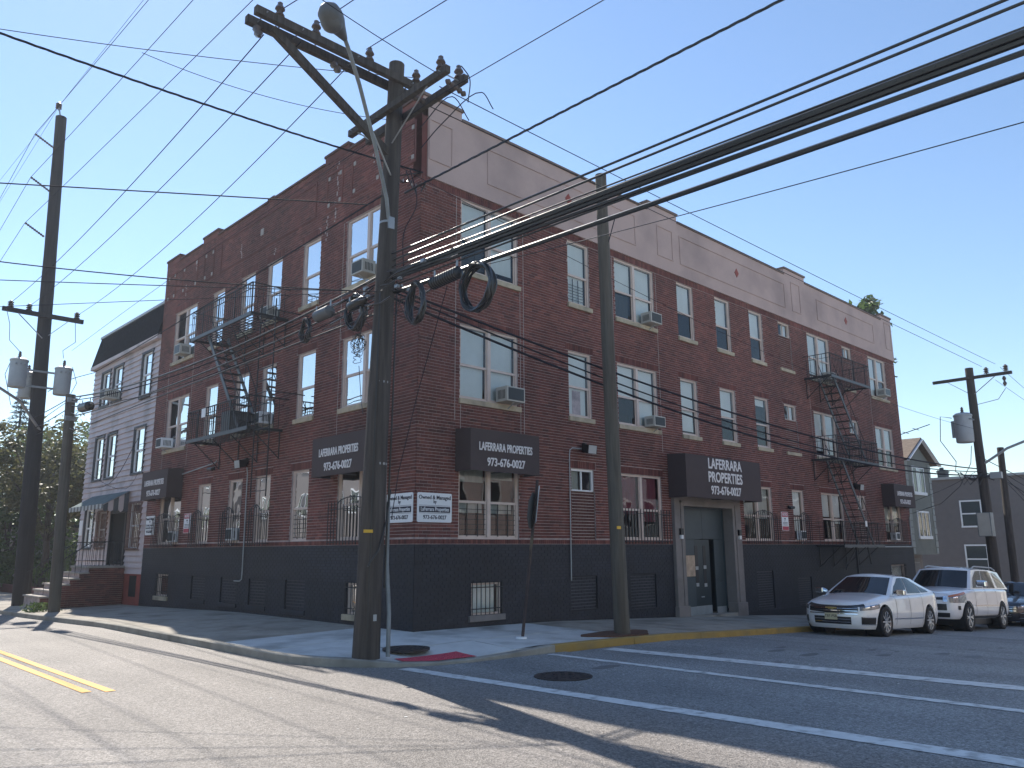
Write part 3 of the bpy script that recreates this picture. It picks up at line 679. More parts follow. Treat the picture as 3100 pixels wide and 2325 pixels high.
def window(side, u0, u1, z0, z1, kind, o):
    T = TT[side]; g_ = MB(T); fr = .05; dF, dB = -.045, -.125
    mat = M['white'] if o.get('white') else M['trim']
    def fbox(a, b, c, d, d0=dB, d1=dF): g_.box(a, b, d0, d1, c, d)
    fbox(u0, u0+fr, z0, z1); fbox(u1-fr, u1, z0, z1); fbox(u0+fr, u1-fr, z0, z0+fr*.8); fbox(u0+fr, u1-fr, z1-fr, z1)
    panes = []; blinds = []
    if kind in ('double', 'single', 'base'):
        bays = [(u0+fr, u1-fr)]
        if kind == 'double':
            mid = (u0+u1)/2; fbox(mid-.05, mid+.05, z0+fr*.8, z1-fr, dB, dF+.012); bays = [(u0+fr, mid-.05), (mid+.05, u1-fr)]
        for i, (a, b) in enumerate(bays):
            za, zb = z0+fr*.8, z1-fr; zm = za+(zb-za)*(.46 if kind != 'base' else 0.0)
            st = .032
            if kind != 'base':
                # lower sash sits deeper, upper sash proud
                g_.box(a, a+st, -.105, -.085, za, zm); g_.box(b-st, b, -.105, -.085, za, zm); g_.box(a+st, b-st, -.105, -.085, za, za+.04)
                g_.box(a, b, -.105, -.062, zm-.025, zm+.03)
                g_.box(a, a+st*.8, -.082, -.062, zm+.03, zb); g_.box(b-st*.8, b, -.082, -.062, zm+.03, zb)
                panes.append((a+st, b-st, -.097, za+.04, zm-.025)); panes.append((a+st*.8, b-st*.8, -.074, zm+.03, zb))
            else:
                panes.append((a, b, -.1, za, zb))
            ct, cb = o['cov'][i] if i < len(o.get('cov', [])) else (1, 1)
            bm = o.get('bm', 'blind')
            if ct > 0: blinds.append((a+.01, b-.02, zb-(zb-zm)*ct, zb, bm))
            if cb > 0: blinds.append((a+.04+.02*random.random(), b-.05, zm-(zm-za)*cb, zm, bm))
            if i in o.get('scr', []): blinds.append((a+.05, b-.09, za+.1, zm-.05, 'screen'))
    else:
        mid = (u0+u1)/2+.02; g_.box(mid-.02, mid+.02, -.1, -.07, z0+fr*.8, z1-fr)
        panes = [(u0+fr, mid-.02, -.1, z0+fr*.8, z1-fr), (mid+.02, u1-fr, -.085, z0+fr*.8, z1-fr)]
        blinds = [(mid+.02, u1-fr, z0+fr*.8, z1-fr, 'blind')] if side == 'R' and not o.get('white') else [(u0+fr, mid-.02, z0+fr*.8, z1-fr, 'blind2')]
    wn = g_.build('window', mat, bld)
    for a, b, d, c, e in panes: MB(T).add([(a, d, c), (b, d, c), (b, d, e), (a, d, e)], [(0, 1, 2, 3)]).build('pane', M['glass'], wn)
    for a, b, c, e, bm in blinds:
        n = 7; vs = []
        for k in range(n+1):
            t = k/n; u = a+(b-a)*t; d = -.155-.012*(k % 2)*(1 if bm != 'blind' else .15); vs += [(u, d, c), (u, d, e)]
        MB(T).add(vs, [(2*k, 2*k+2, 2*k+3, 2*k+1) for k in range(n)]).build('blind' if bm.startswith('blind') else 'curtain', M[bm], wn)
    if o.get('poster'): MB(T).box(u0+.28, u1-.3, -.150, -.146, z0+.1, z0+.72).build('poster', M['poster'], wn)
    if o.get('bars') == 1:   # interior child guard
        q = MB(T); zt = z0+.62
        for k in range(7): q.obox((u0+.1, -.115, z0+.08+k*.08), (min(u1, u0+.9)-.1, -.115, z0+.08+k*.08), .008, .012)
        for f in (.33, .68): q.obox((u0+.1+f*.62, -.11, z0+.04), (u0+.1+f*.62, -.11, zt+.12), .018, .014)
        q.build('child_guard', M['iron'], wn)
    if o.get('bars') == 2:
        q = MB(T)
        bays = [(u0+.07, u1-.07)] if u1-u0 < 1.2 else [(u0+.07, (u0+u1)/2-.07), ((u0+u1)/2+.07, u1-.07)]
        for a, b in bays:
            for k in range(6): q.obox((a, -.075, z0+.1+k*.11), (b, -.075, z0+.1+k*.11), .008, .012)
            for f in (.3, .7): q.obox((a+(b-a)*f, -.07, z0+.06), (a+(b-a)*f, -.07, z0+.78), .018, .014)
        q.build('inside_bars', M['iron'], wn)
    if z0 > 4 and kind not in ('slider',): MB(T).box(u0-.03, u1+.06, -.10, .055, z0-.125, z0-.004).build('sill', M['sill'], wn, bevel=.006)
    if kind == 'base':
        MB(T).box(u0-.08, u1+.08, -.10, .05, z0-.13, z0-.004).build('sill', M['sill'] if side == 'L' else M['stone_trim'], wn, bevel=.006)
        q = MB(T); n = int((u1-u0)/.118)
        for i in range(n+1): q.obox((u0+(u1-u0)*i/n, .03, z0-.0), (u0+(u1-u0)*i/n, .03, z1+.03), .014, .014)
        for zz in (z0+.13, z1-.1): q.obox((u0-.02, .03, zz), (u1+.02, .03, zz), .012, .02)
        q.build('window_guard', M['iron'], wn)
    if o.get('guard'): guard(T, u0-.06, u1+.08, z0-.1, z0+.82, o['guard'], wn)
for a in WIN: window(*a)
# ---------------------------------------------------------------- entrance
e0, e1 = ENT[1], ENT[2]
def eb(name, mat, *bx, bevel=0):
    q = MB(TR)
    for b in bx: q.box(*b)
    return q.build(name, mat, bld, bevel=bevel)
sur = eb('door_surround', M['stone_trim'], (9.08, 9.55, -.25, .10, -.05, 3.08), (12.18, 12.66, -.25, .10, -.2, 3.08), (9.55, 12.18, -.25, .10, 2.80, 3.08), (9.05, 9.6, -.2, .14, -.6, .02), (12.13, 12.7, -.2, .14, -.75, -.02), bevel=.012)
eb('door_surround_moulding', M['stone_trim'], (9.36, 9.42, .10, .125, .05, 2.95), (12.30, 12.36, .10, .125, .0, 2.95), (9.36, 12.36, .10, .125, 2.90, 2.96))
MB(TR).box(9.5, 12.25, -1.1, .12, -.55, -.30).build('threshold', M['conc_old'], bld)
MB(TR).box(9.55, 12.18, -1.15, -1.1, -.35, 2.8).build('recess_back', M['slate'], bld)
MB(TR).box(9.55, 9.6, -1.1, -.25, -.35, 2.8).build('recess_side', M['slate'], bld)
MB(TR).box(12.13, 12.18, -1.1, -.25, -.35, 2.8).build('recess_side', M['slate'], bld)
MB(TR).box(9.55, 12.18, -1.1, -.25, 2.76, 2.8).build('recess_ceiling', M['slate'], bld)
# cladding panels around a narrow doorway close to the wall face
cl = [(9.55, 10.53, -.30, -.27, -.32, .78), (9.55, 10.53, -.30, -.27, .78, 1.87), (9.55, 11.0, -.30, -.27, 1.87, 2.76), (11.0, 12.13, -.30, -.27, 1.87, 2.76), (11.6, 12.13, -.30, -.27, .62, 1.87), (11.6, 12.13, -.30, -.27, -.42, .62)]
for c in cl: MB(TR).box(c[0]+.004, c[1]-.004, c[2], c[3], c[4]+.004, c[5]-.004).build('cladding_panel', M['slate'], bld)
dr = MB(TR).box(10.535, 11.40, -.36, -.31, -.38, 1.86).build('door', M['door'], bld)
for u in (10.60, 11.03): MB(TR).box(u, u+.15, -.309, -.303, .50, 1.68).build('window', M['blackplastic'], dr)
for u, z in ((10.60, .98), (10.60, .50), (11.03, 1.0), (11.03, .48)): MB(TR).box(u, u+.15, -.302, -.299, z, z+.10).build('paper', M['ltgrey'], dr)
MB(TR).box(10.54, 11.39, -.309, -.298, -.36, -.06).build('kick_plate', M['kick'], dr)
MB(TR).box(11.61, 12.12, -.268, -.26, -.42, -.12).build('kick_plate', M['kick'], bld)
MB(TR).box(9.6, 10.52, -.268, -.26, -.34, -.06).build('kick_plate', M['kick'], bld)
MB(TR).box(9.9, 10.52, -.268, -.255, .80, 1.40).build('tan_panel', M['plate_tan'], bld)
MB(TR).box(10.84, 10.98, -.31, -.28, .18, .21).build('door_handle', M['kick'], dr)
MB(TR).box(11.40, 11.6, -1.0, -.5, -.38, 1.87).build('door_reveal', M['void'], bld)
for u, lb in ((9.32, 'small wall lantern on the left side of the entrance'), (12.47, 'small wall lantern on the right side of the entrance')):
    e = tag(empty('wall_lantern'), lb, 'wall light', 'lanterns beside the entrance')
    MB(TR).box(u-.06, u+.07, .10, .17, 1.98, 2.16).build('housing', M['blackplastic'], e); MB(TR).box(u-.045, u+.055, .105, .165, 1.87, 1.98).build('lens', M['white'], e)

# ---------------------------------------------------------------- text
def text(s, side, u, d, z, size, mat, parent, sx=1, off=.0, ext=.004, align='CENTER', name='lettering'):
    c = bpy.data.curves.new('t', 'FONT'); c.body = s; c.size = size; c.align_x = align; c.align_y = 'CENTER'; c.extrude = ext; c.offset = off; c.resolution_u = 3
    o = bpy.data.objects.new('t', c); COL.objects.link(o); bpy.context.view_layer.update()
    me = bpy.data.meshes.new_from_object(o.evaluated_get(bpy.context.evaluated_depsgraph_get())); bpy.data.objects.remove(o)
    M_ = Matrix(((1, 0, 0), (0, 0, -1), (0, 1, 0))).to_4x4() @ Matrix.Diagonal((sx, 1, 1, 1))
    if side == 'L': M_ = Matrix.Rotation(-PI/2, 4, 'Z') @ M_
    if side == 'C': M_ = Matrix.Rotation(-PI/2, 4, 'Z') @ M_
    me.transform(Matrix.Translation(Vector(TT['L' if side in 'LC' else 'R'](u, d, z))) @ M_)
    me.materials.clear(); return link(name, me, mat, parent)
# ---------------------------------------------------------------- awnings
def awning(side, u0, u1, z0, z1, d, label, lines):
    T = TT[side]; e = tag(empty('awning'), label, 'awning', 'brown box awnings with white lettering')
    q = MB(T); q.add([(u0, 0.01, z0), (u1, .01, z0), (u1, .01, z1+.03), (u0, .01, z1+.03), (u0, d, z0), (u1, d, z0), (u1, d, z1), (u0, d, z1)], [(4, 5, 6, 7), (0, 3, 7, 4), (1, 2, 6, 5), (2, 3, 7, 6)])
    q.build('cover', M['awning'], e)
    f = MB(T)
    for u in (u0+.03, (u0+u1)/2, u1-.03): f.obox((u, .02, z0+.02), (u, d-.02, z0+.02), .025, .025)
    f.obox((u0+.02, d-.03, z0+.02), (u1-.02, d-.03, z0+.02), .025, .025); f.build('frame', M['iron_grey'], e)
    for s, z, size, sx in lines: text(s, side, (u0+u1)/2, d+.006, z, size, M['letter'], e, sx, off=size*.022)
awning('R', 1.06, 3.17, 3.27, 4.18, .52, 'brown box awning over the first window right of the building corner', [('LAFERRARA PROPERTIES', 3.80, .25, .60), ('973-676-0027', 3.47, .25, .82)])
awning('R', 8.98, 13.1, 3.02, 4.24, .62, 'large brown awning over the main entrance reading LAFERRARA PROPERTIES on two lines', [('LAFERRARA', 4.02, .42, .84), ('PROPERTIES', 3.63, .42, .84), ('973-676-0027', 3.25, .34, .86)])
awning('R', 24.15, 26.35, 3.24, 4.17, .52, 'small brown awning at the far end of the side street wall', [('LAFERRARA PROPERTIES', 3.78, .25, .60), ('973-676-0027', 3.45, .25, .82)])
awning('L', 1.08, 3.33, 3.27, 4.17, .52, 'brown box awning on the main road wall beside the big wooden pole', [('LAFERRARA PROPERTIES', 3.80, .25, .60), ('973-676-0027', 3.47, .25, .82)])
awning('L', 12.17, 14.35, 3.26, 4.17, .50, 'brown awning at the far left end of the main road wall beside the grey house', [('LAFERRARA PROPERTIES', 3.78, .25, .60), ('973-676-0027', 3.45, .25, .82)])
# ---------------------------------------------------------------- signs
def owned(side, u0, u1, z0, z1, label, rot=0):
    T = TT[side]; e = tag(empty('sign_board'), label, 'sign', 'Owned & Managed signs')
    q = MB(T); r = .035; pts = []
    for cu, cz, a0 in ((u1-r, z1-r, 0), (u0+r, z1-r, PI/2), (u0+r, z0+r, PI), (u1-r, z0+r, 1.5*PI)):
        for i in range(5): t = a0+PI/2*i/4; pts.append((cu+r*math.cos(t), cz+r*math.sin(t)))
    n = len(pts); q.add([(a, .008, b) for a, b in pts]+[(a, .026, b) for a, b in pts], [tuple(range(n, 2*n)), tuple(range(n-1, -1, -1))]+[(i, (i+1) % n, n+(i+1) % n, n+i) for i in range(n)])
    q.build('board', M['sign_white'], e); uc = (u0+u1)/2; w_ = (u1-u0); h = z1-z0
    MB(T).box(u0+.045, u1-.045, .027, .029, z0+h*.335, z0+h*.535).build('black_band', M['ink'], e)
    for zz in (.30, .565): MB(T).box(u0+.045, u1-.045, .027, .0285, z0+h*zz, z0+h*(zz+.010)).build('rule_line', M['ink'], e)
    text('Owned & Managed', side, uc, .028, z0+h*.84, .118*h/.62, M['ink'], e, .96*w_/.93, off=.0014)
    text('by', side, uc, .028, z0+h*.70, .10*h/.62, M['ink'], e, .9, off=.001)
    text('LaFerrara Properties', side, uc, .030, z0+h*.44, .115*h/.62, M['sign_white'], e, .80*w_/.93, off=.0014)
    text('973-676-0027', side, uc, .028, z0+h*.165, .118*h/.62, M['ink'], e, .96*w_/.93, off=.0014)
owned('R', .04, .96, 2.17, 2.78, 'white Owned & Managed sign on the side street face of the corner')
owned('L', .05, .97, 2.17, 2.78, 'white Owned & Managed sign on the main road face of the corner, half behind the pole')
owned('L', 14.25, 15.02, 2.15, 2.78, 'small white Owned & Managed sign at the far left end of the brick wall')
def notice(side, u0, u1, z0, z1, label):
    T = TT[side]; e = tag(empty('warning_sign'), label, 'sign', 'red and white camera notices'); h = z1-z0
    MB(T).box(u0, u1, .006, .018, z0, z1).build('board', M['sign_white'], e)
    MB(T).box(u0+.02, u1-.02, .0185, .021, z1-h*.27, z1-h*.02).build('red_header', M['sign_red'], e)
    MB(T).box(u0+.02, u1-.02, .0185, .021, z0+h*.02, z0+h*.22).build('red_footer', M['sign_red'], e)
    text('NOTICE', side, (u0+u1)/2, .022, z1-h*.145, .13, M['sign_white'], e, .72, off=.002)
    q = MB(T); uc = (u0+u1)/2; q.box(uc-.05, uc+.04, .0185, .021, z1-h*.39, z1-h*.33); q.obox((uc, .02, z1-h*.39), (uc-.03, .02, z1-h*.50), .02, .003, (0, 1, 0)); q.build('camera_symbol', M['ink'], e)
    q = MB(T)
    for i in range(3): q.box(u0+.07, u1-.07, .0185, .020, z0+h*(.28+i*.07), z0+h*(.305+i*.07))
    q.build('small_print', M['ink'], e)
notice('R', 15.44, 15.90, 2.18, 2.80, 'red and white camera notice on the side street wall right of the entrance')
notice('L', 11.33, 11.82, 2.16, 2.76, 'red and white camera notice on the main road wall near the left awning')
# ---------------------------------------------------------------- air conditioners
def ac(side, u, z, w_, h, d, label, dark=False, m='beige'):
    T = TT[side]; e = tag(empty('air_conditioner'), label, 'air conditioner', 'window air conditioners')
    MB(T).box(u, u+w_, -.05, d, z, z+h).build('casing', M[m], e, bevel=.008)
    MB(T).box(u+.04, u+w_-.04, d+.001, d+.006, z+.035, z+h-.035).build('rear_coil', M['screen'] if not dark else M['blackplastic'], e)
    q = MB(T)
    for i in range(6):
        for uu in (u-.004, u+w_+.001): q.box(uu, uu+.003, .03+i*(d-.08)/6, .03+(i+.45)*(d-.08)/6, z+.06, z+h-.08)
    stuff(q.build('side_louvres', M['blackplastic'], e))
    q = MB(T); q.obox((u+w_*.5, .04, z-.14), (u+w_*.5, d*.8, z-.01), .02, .02); q.build('support_bracket', M['ltgrey'], e)
ac('R', 2.32, 4.96, 0.58, 0.35, 0.34, 'white air conditioner in the second floor double window nearest the corner')
ac('R', 8.06, 7.98, 0.53, 0.32, 0.32, 'air conditioner with torn rear grille in the third floor double window beside the slim pole')
ac('R', 8.04, 4.96, 0.53, 0.30, 0.30, 'air conditioner with blue and white side in the second floor window above the entrance awning')
ac('R', 24.79, 8.0, 0.55, 0.32, 0.34, 'air conditioner in the third floor window at the far right end', dark=True)
ac('R', 19.64, 7.98, 0.53, 0.30, 0.28, 'air conditioner behind the railing of the top right fire escape balcony')
ac('R', 24.78, 1.9, 0.37, 0.30, 0.20, 'small air conditioner in the ground floor window under the far right awning', m='white')
ac('R', 16.53, 1.88, 0.44, 0.30, 0.12, 'small white air conditioner behind the guard right of the camera notice', m='white')
ac('L', 12.48, 8.0, 0.49, 0.33, 0.32, 'dark backed air conditioner in the third floor window at the left end', dark=True)
ac('L', 13.38, 4.97, 0.48, 0.32, 0.34, 'white air conditioner in the second floor window at the left end', m='white')
ac('L', 6.53, 4.97, 0.48, 0.32, 0.32, 'white air conditioner at the right end of the lower left balcony', m='white')
ac('L', 6.55, 7.98, 0.44, 0.30, 0.27, 'grey air conditioner at the right end of the upper left balcony')
ac('L', 1.78, 8.0, 0.48, 0.33, 0.32, 'grey air conditioner in the third floor window behind the big pole')
ac('L', 8.18, 1.9, 0.44, 0.33, 0.12, 'white air conditioner behind the ground floor guard below the left balcony', m='white')
ac('L', 12.38, 1.9, 0.40, 0.33, 0.12, 'white air conditioner behind the guard under the left awning', m='white')
# ---------------------------------------------------------------- floodlights, conduits, camera
def flood(side, u, z, s, label):
    T = TT[side]; e = tag(empty('floodlight'), label, 'floodlight', 'wall floodlights')
    MB(T).add([(u-.13, .08, z-.10), (u+.13, .08, z-.10), (u+.13, .08, z+.10), (u-.13, .08, z+.10), (u-.17, .30, z-.16), (u+.17, .30, z-.16), (u+.17, .33, z+.06), (u-.17, .33, z+.06)], [(0, 1, 2, 3), (0, 1, 5, 4), (1, 2, 6, 5), (2, 3, 7, 6), (3, 0, 4, 7), (4, 5, 6, 7)]).build('housing', M['blackplastic'], e)
    MB(T).add([(u-.15, .304, z-.15), (u+.15, .304, z-.15), (u+.15, .334, z+.05), (u-.15, .334, z+.05)], [(0, 1, 2, 3)]).build('lens', M['ltgrey'], e)
    MB(T).box(u-.04, u+.04, 0, .09, z-.04, z+.14).build('bracket', M['blackplastic'], e)
flood('R', 5.32, 4.12, 1, 'black floodlight on the side street wall left of the slim pole')
flood('L', 7.72, 4.0, 1, 'black floodlight under the left fire escape')
flood('R', 21.5, 3.95, 1, 'black floodlight under the right fire escape')
def pipe(side, pts, r, mat, label, cat='conduit', name='conduit'):
    T = TT[side]; return tag(MB().tube([T(*p) for p in pts], r, 8).build(name, M[mat], None, smooth=True), label, cat)
pipe('R', [(5.2, .05, 4.1), (4.86, .04, 4.1), (4.78, .03, 4.04), (4.76, .03, 3.9), (4.74, .03, .86)], .014, 'ltgrey', 'thin grey conduit running down the wall from the floodlight')
pipe('L', [(7.66, .05, 3.88), (7.64, .03, 3.7), (7.6, .03, 1.0), (7.62, .03, .86), (7.72, .03, .81), (8.06, .03, .81)], .016, 'ltgrey', 'thin grey conduit bending at the black base under the left balcony')
pipe('L', [(9.7, .03, 4.25), (9.72, .05, 4.18), (12.1, .07, 4.0)], .018, 'ltgrey', 'pale pipe running along the brick to the left awning')
pipe('R', [(20.3, .05, 1.62), (26.6, .05, 1.62), (26.75, .05, 1.62), (26.8, .05, 1.75), (26.8, .05, 2.9)], .03, 'ltgrey', 'grey pipe along the top of the black base at the far right end')
def cctv(side, u, z, label):
    T = TT[side]; e = tag(empty('security_camera'), label, 'camera', 'security cameras on the brick')
    MB(T).box(u-.05, u+.05, 0, .05, z-.05, z+.05).build('mount', M['blackplastic'], e)
    MB().tube([T(u, .04, z), T(u+.02, .12, z-.03)], .02, 8).build('arm', M['blackplastic'], e)
    MB().tube([T(u-.16, .13, z-.04), T(u+.1, .15, z-.02)], .05, 10).build('barrel', M['blackplastic'], e)
cctv('R', 16.0, 2.98, 'black bullet camera above the notice right of the entrance'); cctv('L', 9.9, 4.02, 'dark camera on the brick left of the left floodlight')
# ---------------------------------------------------------------- fire escapes
def bal(T, e, u0, u1, z, d, rail=.82, curls=True, open_end=None):
    fl = MB(T)
    n = int((u1-u0)/.085)
    for j in range(9): fl.obox((u0, .12+j*(d-.15)/8, z), (u1, .12+j*(d-.15)/8, z), .034, .008)
    for i in range(0, n+1, 3): fl.obox((u0+(u1-u0)*i/n, .08, z-.012), (u0+(u1-u0)*i/n, d, z-.012), .02, .01)
    fl.build('platform_grating', M['iron'], e)
    fr = MB(T); fr.obox((u0, d, z-.03), (u1, d, z-.03), .03, .10); fr.build('platform_edge', M['iron_grey'], e)
    fr = MB(T)
    for u in (u0, u1): fr.obox((u, .02, z-.02), (u, d, z-.02), .03, .07)
    for u in (u0+.12, u0+(u1-u0)*.35, u1-(u1-u0)*.35, u1-.12):
        fr.obox((u, .01, z-.75), (u, d*.8, z-.06), .022, .022); fr.obox((u, .03, z-.75), (u, .03, z), .025, .02)
    stuff(fr.build('bracket', M['iron'], e))
    rl = MB(T); rl.obox((u0, d, z+rail), (u1, d, z+rail), .04, .022); rl.obox((u0, d, z+rail*.8), (u1, d, z+rail*.8), .025, .012)
    for u in (u0, u1): rl.obox((u, 0, z+rail), (u, d, z+rail), .035, .02); rl.obox((u, 0, z+rail*.8), (u, d, z+rail*.8), .02, .012)
    rl.build('handrail', M['iron'], e)
    bz = MB(T); nb = int((u1-u0)/.125)
    for i in range(nb+1):
        u = u0+(u1-u0)*i/nb; bz.obox((u, d, z), (u, d, z+rail), .013 if i % 8 else .03, .013 if i % 8 else .03)
        if curls and i % 2 == 0: bz.tube([(u+.03*math.cos(t), d+.005, z+rail*.9+.03*math.sin(t)) for t in [2*PI*k/6 for k in range(7)]], .006, 4, False)
    for u in (u0, u1):
        for k in range(1, 7): bz.obox((u, d*k/7, z), (u, d*k/7, z+rail), .012, .012)
    bz.build('balusters', M['iron'], e)
def stair(T, e, ua, za, ub, zb, d0, d1, n):
    q = MB(T)
    for d in (d0, d1): q.obox((ua, d, za), (ub, d, zb), .03, .11)
    q.build('stair_stringers', M['iron_grey'], e)
    for i in range(1, n):
        t = i/n; u = ua+(ub-ua)*t; z = za+(zb-za)*t
        MB(T).box(u-.09, u+.09, d0+.01, d1-.01, z-.012, z+.012).build('tread', M['iron'], e)
    q = MB(T)
    for d in (d0, d1):
        q.tube([(ua, d, za+.6), ((ua+ub)/2, d, (za+zb)/2+.75), (ub, d, zb+.75)], .013, 5)
        for t in (.25, .55, .85): q.obox((ua+(ub-ua)*t, d, za+(zb-za)*t), (ua+(ub-ua)*t, d, za+(zb-za)*t+.72), .012, .012)
    q.build('stair_rail', M['iron'], e)
fe = tag(empty('fire_escape'), 'black iron fire escape with two balconies on the main road wall', 'fire escape', 'iron fire escapes')
bal(TL, fe, 5.8, 9.65, 7.75, 1.08); bal(TL, fe, 5.8, 9.65, 4.72, 1.0)
stair(TL, fe, 8.9, 7.75, 6.55, 4.75, .30, .88, 12)
q = MB(TL)
for u in (4.75, 5.55): q.obox((u, .92, 2.9), (u, .92, 7.9), .03, .012)
for k in range(16): q.obox((4.75, .92, 3.05+k*.31), (5.55, .92, 3.05+k*.31), .018, .018)
q.build('drop_ladder', M['iron'], fe)
q = MB(TL)
for u in (5.55, 4.75): q.obox((u, 0, 5.5), (u, .92, 5.5), .03, .02); q.obox((u, 0, 7.6), (u, .92, 7.6), .03, .02)
stuff(q.build('ladder_guide', M['iron'], fe))
MB(TL).box(6.95, 7.5, .35, .95, 4.76, 5.3).build('planter_box', M['iron_grey'], fe)
tag(MB(TL).box(8.2, 8.45, 1.09, 1.105, 5.25, 5.5).build('white_tag', M['white']), 'small white sign hung on the lower left balcony rail', 'sign')
fe2 = tag(empty('fire_escape'), 'black iron fire escape with three balconies near the far end of the side street wall', 'fire escape', 'iron fire escapes')
bal(TR, fe2, 17.95, 21.35, 7.78, 1.05, curls=False); bal(TR, fe2, 18.0, 21.6, 4.75, 1.0, curls=False); bal(TR, fe2, 17.9, 21.4, 1.68, 1.0, curls=False)
stair(TR, fe2, 18.55, 7.75, 20.75, 4.8, .32, .88, 12); stair(TR, fe2, 18.6, 4.72, 20.7, 1.72, .32, .88, 12)
q = MB(TR); q.obox((19.2, .85, -.8), (19.2, .85, 1.6), .07, .07); q.obox((18.2, .85, .85), (19.1, .85, 1.5), .03, .03); q.obox((20.4, .85, 1.0), (20.2, .85, 1.6), .04, .04); q.build('support_post', M['iron'], fe2)
MB(TR).box(19.75, 19.9, 1.02, 1.04, 2.35, 2.55).build('white_tag', M['white'], fe2)

# ================================================================== GREY HOUSE (left)
hs = tag(empty('grey_house'), 'pinkish grey clapboard house with a dark mansard roof beside the brick building', 'house')
HY0, HY1 = 15.14, 22.45
HW = [(20.2, 21.55, 7.45, 8.78), (18.8, 20.03, 7.42, 8.78), (15.62, 16.9, 7.2, 8.78), (14.9, 15.5, 7.2, 8.73)]
HWIN = [(20.35, 21.35, 7.4, 8.76), (18.9, 19.9, 7.4, 8.76), (15.8, 16.8, 7.15, 8.76), (20.35, 21.35, 4.4, 6.06), (18.9, 19.9, 4.4, 6.06), (15.9, 16.95, 4.37, 6.0),
        (20.7, 21.75, 1.78, 3.25), (19.15, 20.15, 1.78, 3.1), (15.65, 16.75, 1.72, 3.28)]
DOORH = (16.98, 18.7, 1.14, 3.12)
hh = HWIN+[DOORH]
MB(TL).box(HY0, HY1, -9, -.12, -.6, 9.1).build('wall', M['siding'], hs)
z = .86; k = 0
while z < 9.05:
    z1 = min(z+.205, 9.08); cuts = sorted([(h[0]-.06, h[1]+.06) for h in hh if h[2]-.05 < (z+z1)/2 < h[3]+.05]); x = HY0; segs = []
    for a, b in cuts:
        if a > x: segs.append((x, a))
        x = max(x, b)
    if x < HY1: segs.append((x, HY1))
    for a, b in segs:
        MB(TL).add([(a, -.12, z), (b, -.12, z), (b, .012, z), (a, .012, z), (a, -.035, z1+.004), (b, -.035, z1+.004), (b, -.12, z1), (a, -.12, z1)], [(0, 1, 2, 3), (3, 2, 5, 4), (4, 5, 6, 7), (0, 3, 4, 7), (1, 2, 5, 6)]).build('siding_board', M['siding'] if z > 1.6 else M['siding'], hs)
    z += .205
MB(TL).box(HY0, HY1+.02, -8, -.03, -.6, .855).build('foundation', M['red_paint'], hs)
MB(TL).box(15.6, 16.25, -.05, -.02, .1, .8).build('basement_opening', M['void'], hs)
MB(TL).box(HY0, HY1+.15, -.1, .14, 9.08, 9.22).build('gutter', M['siding'], hs)
MB(TL).add([(HY0, .13, 9.22), (HY1+.12, .13, 9.22), (HY1-.12, -.10, 10.45), (HY0, -.10, 10.45), (HY0, -9, 9.22), (HY1+.12, -9, 9.22), (HY1-.12, -8.6, 10.45), (HY0, -8.6, 10.45)], [(0, 1, 2, 3), (1, 5, 6, 2), (3, 2, 6, 7), (0, 3, 7, 4)]).build('mansard_roof', M['roof'], hs)
MB(TL).box(HY0, HY1-.1, -.3, -.06, 10.44, 10.54).build('roof_edge', M['ltgrey'], hs)
M['house_trim'] = mk('dark_window_casing', (.07, .075, .085), .6)
M['grille_brown'] = mk('brown_grille', (.20, .12, .10), .6)
for i, (a, b, c, d) in enumerate(HWIN):
    q = MB(TL)
    for bx in ((a-.06, a, c, d), (b, b+.06, c, d), (a-.06, b+.06, d, d+.07), (a-.08, b+.08, c-.07, c)): q.box(bx[0], bx[1], -.1, .03, bx[2], bx[3])
    wn = q.build('window', M['house_trim'] if i < 6 else (M['grille_brown'] if i > 6 else M['house_trim']), hs)
    q = MB(TL)
    for bx in ((a, a+.05, c, d), (b-.05, b, c, d), (a, b, (c+d)/2-.03, (c+d)/2+.03), (a, b, d-.05, d), (a, b, c, c+.05)): q.box(bx[0], bx[1], -.09, -.05, bx[2], bx[3])
    q.build('sash', M['white'], wn)
    MB(TL).add([(a, -.08, c), (b, -.08, c), (b, -.08, d), (a, -.08, d)], [(0, 1, 2, 3)]).build('pane', M['glass'], wn)
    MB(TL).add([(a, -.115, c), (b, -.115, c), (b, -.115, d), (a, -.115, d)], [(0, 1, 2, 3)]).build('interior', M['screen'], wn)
    if i >= 7:
        q = MB(TL)
        for k in range(8): q.obox((a+(b-a)*k/7, .06, c-.05), (a+(b-a)*k/7, .06, d+.02), .02, .02)
        for zz in (c, c+.35, d-.3, d): q.obox((a-.02, .06, zz), (b+.02, .06, zz), .02, .03)
        q.build('window_guard', M['grille_brown'], wn)
MB(TL).box(DOORH[0]+.12, DOORH[1]-.1, -.11, -.07, 1.16, 3.0).build('door', M['void'], hs)
q = MB(TL); q.box(DOORH[0], DOORH[0]+.12, -.1, .03, 1.14, 3.12); q.box(DOORH[1]-.1, DOORH[1], -.1, .03, 1.14, 3.12); q.box(DOORH[0], DOORH[1], -.1, .03, 3.0, 3.12); q.build('door_frame', M['iron'], hs)
e = tag(empty('awning'), 'old scalloped metal awning over the grey house door', 'awning')
q = MB(TL); q.add([(16.8, .02, 3.75), (21.0, .02, 3.75), (20.9, .85, 3.25), (16.9, .85, 3.25)], [(0, 1, 2, 3)]); q.build('canopy', mk('awning_green_grey', (.15, .19, .19), .8, spec=.1), e)
for i in range(20):
    u = 16.9+i*.2; MB(TL).add([(u, .855, 3.27), (u+.2, .855, 3.27), (u+.2, .855, 3.13), (u+.15, .855, 3.09), (u+.05, .855, 3.09), (u, .855, 3.13)], [(0, 1, 2, 3, 4, 5)]).build('scallop', M['ltgrey'] if i % 2 else M['lamp_grey'], e)
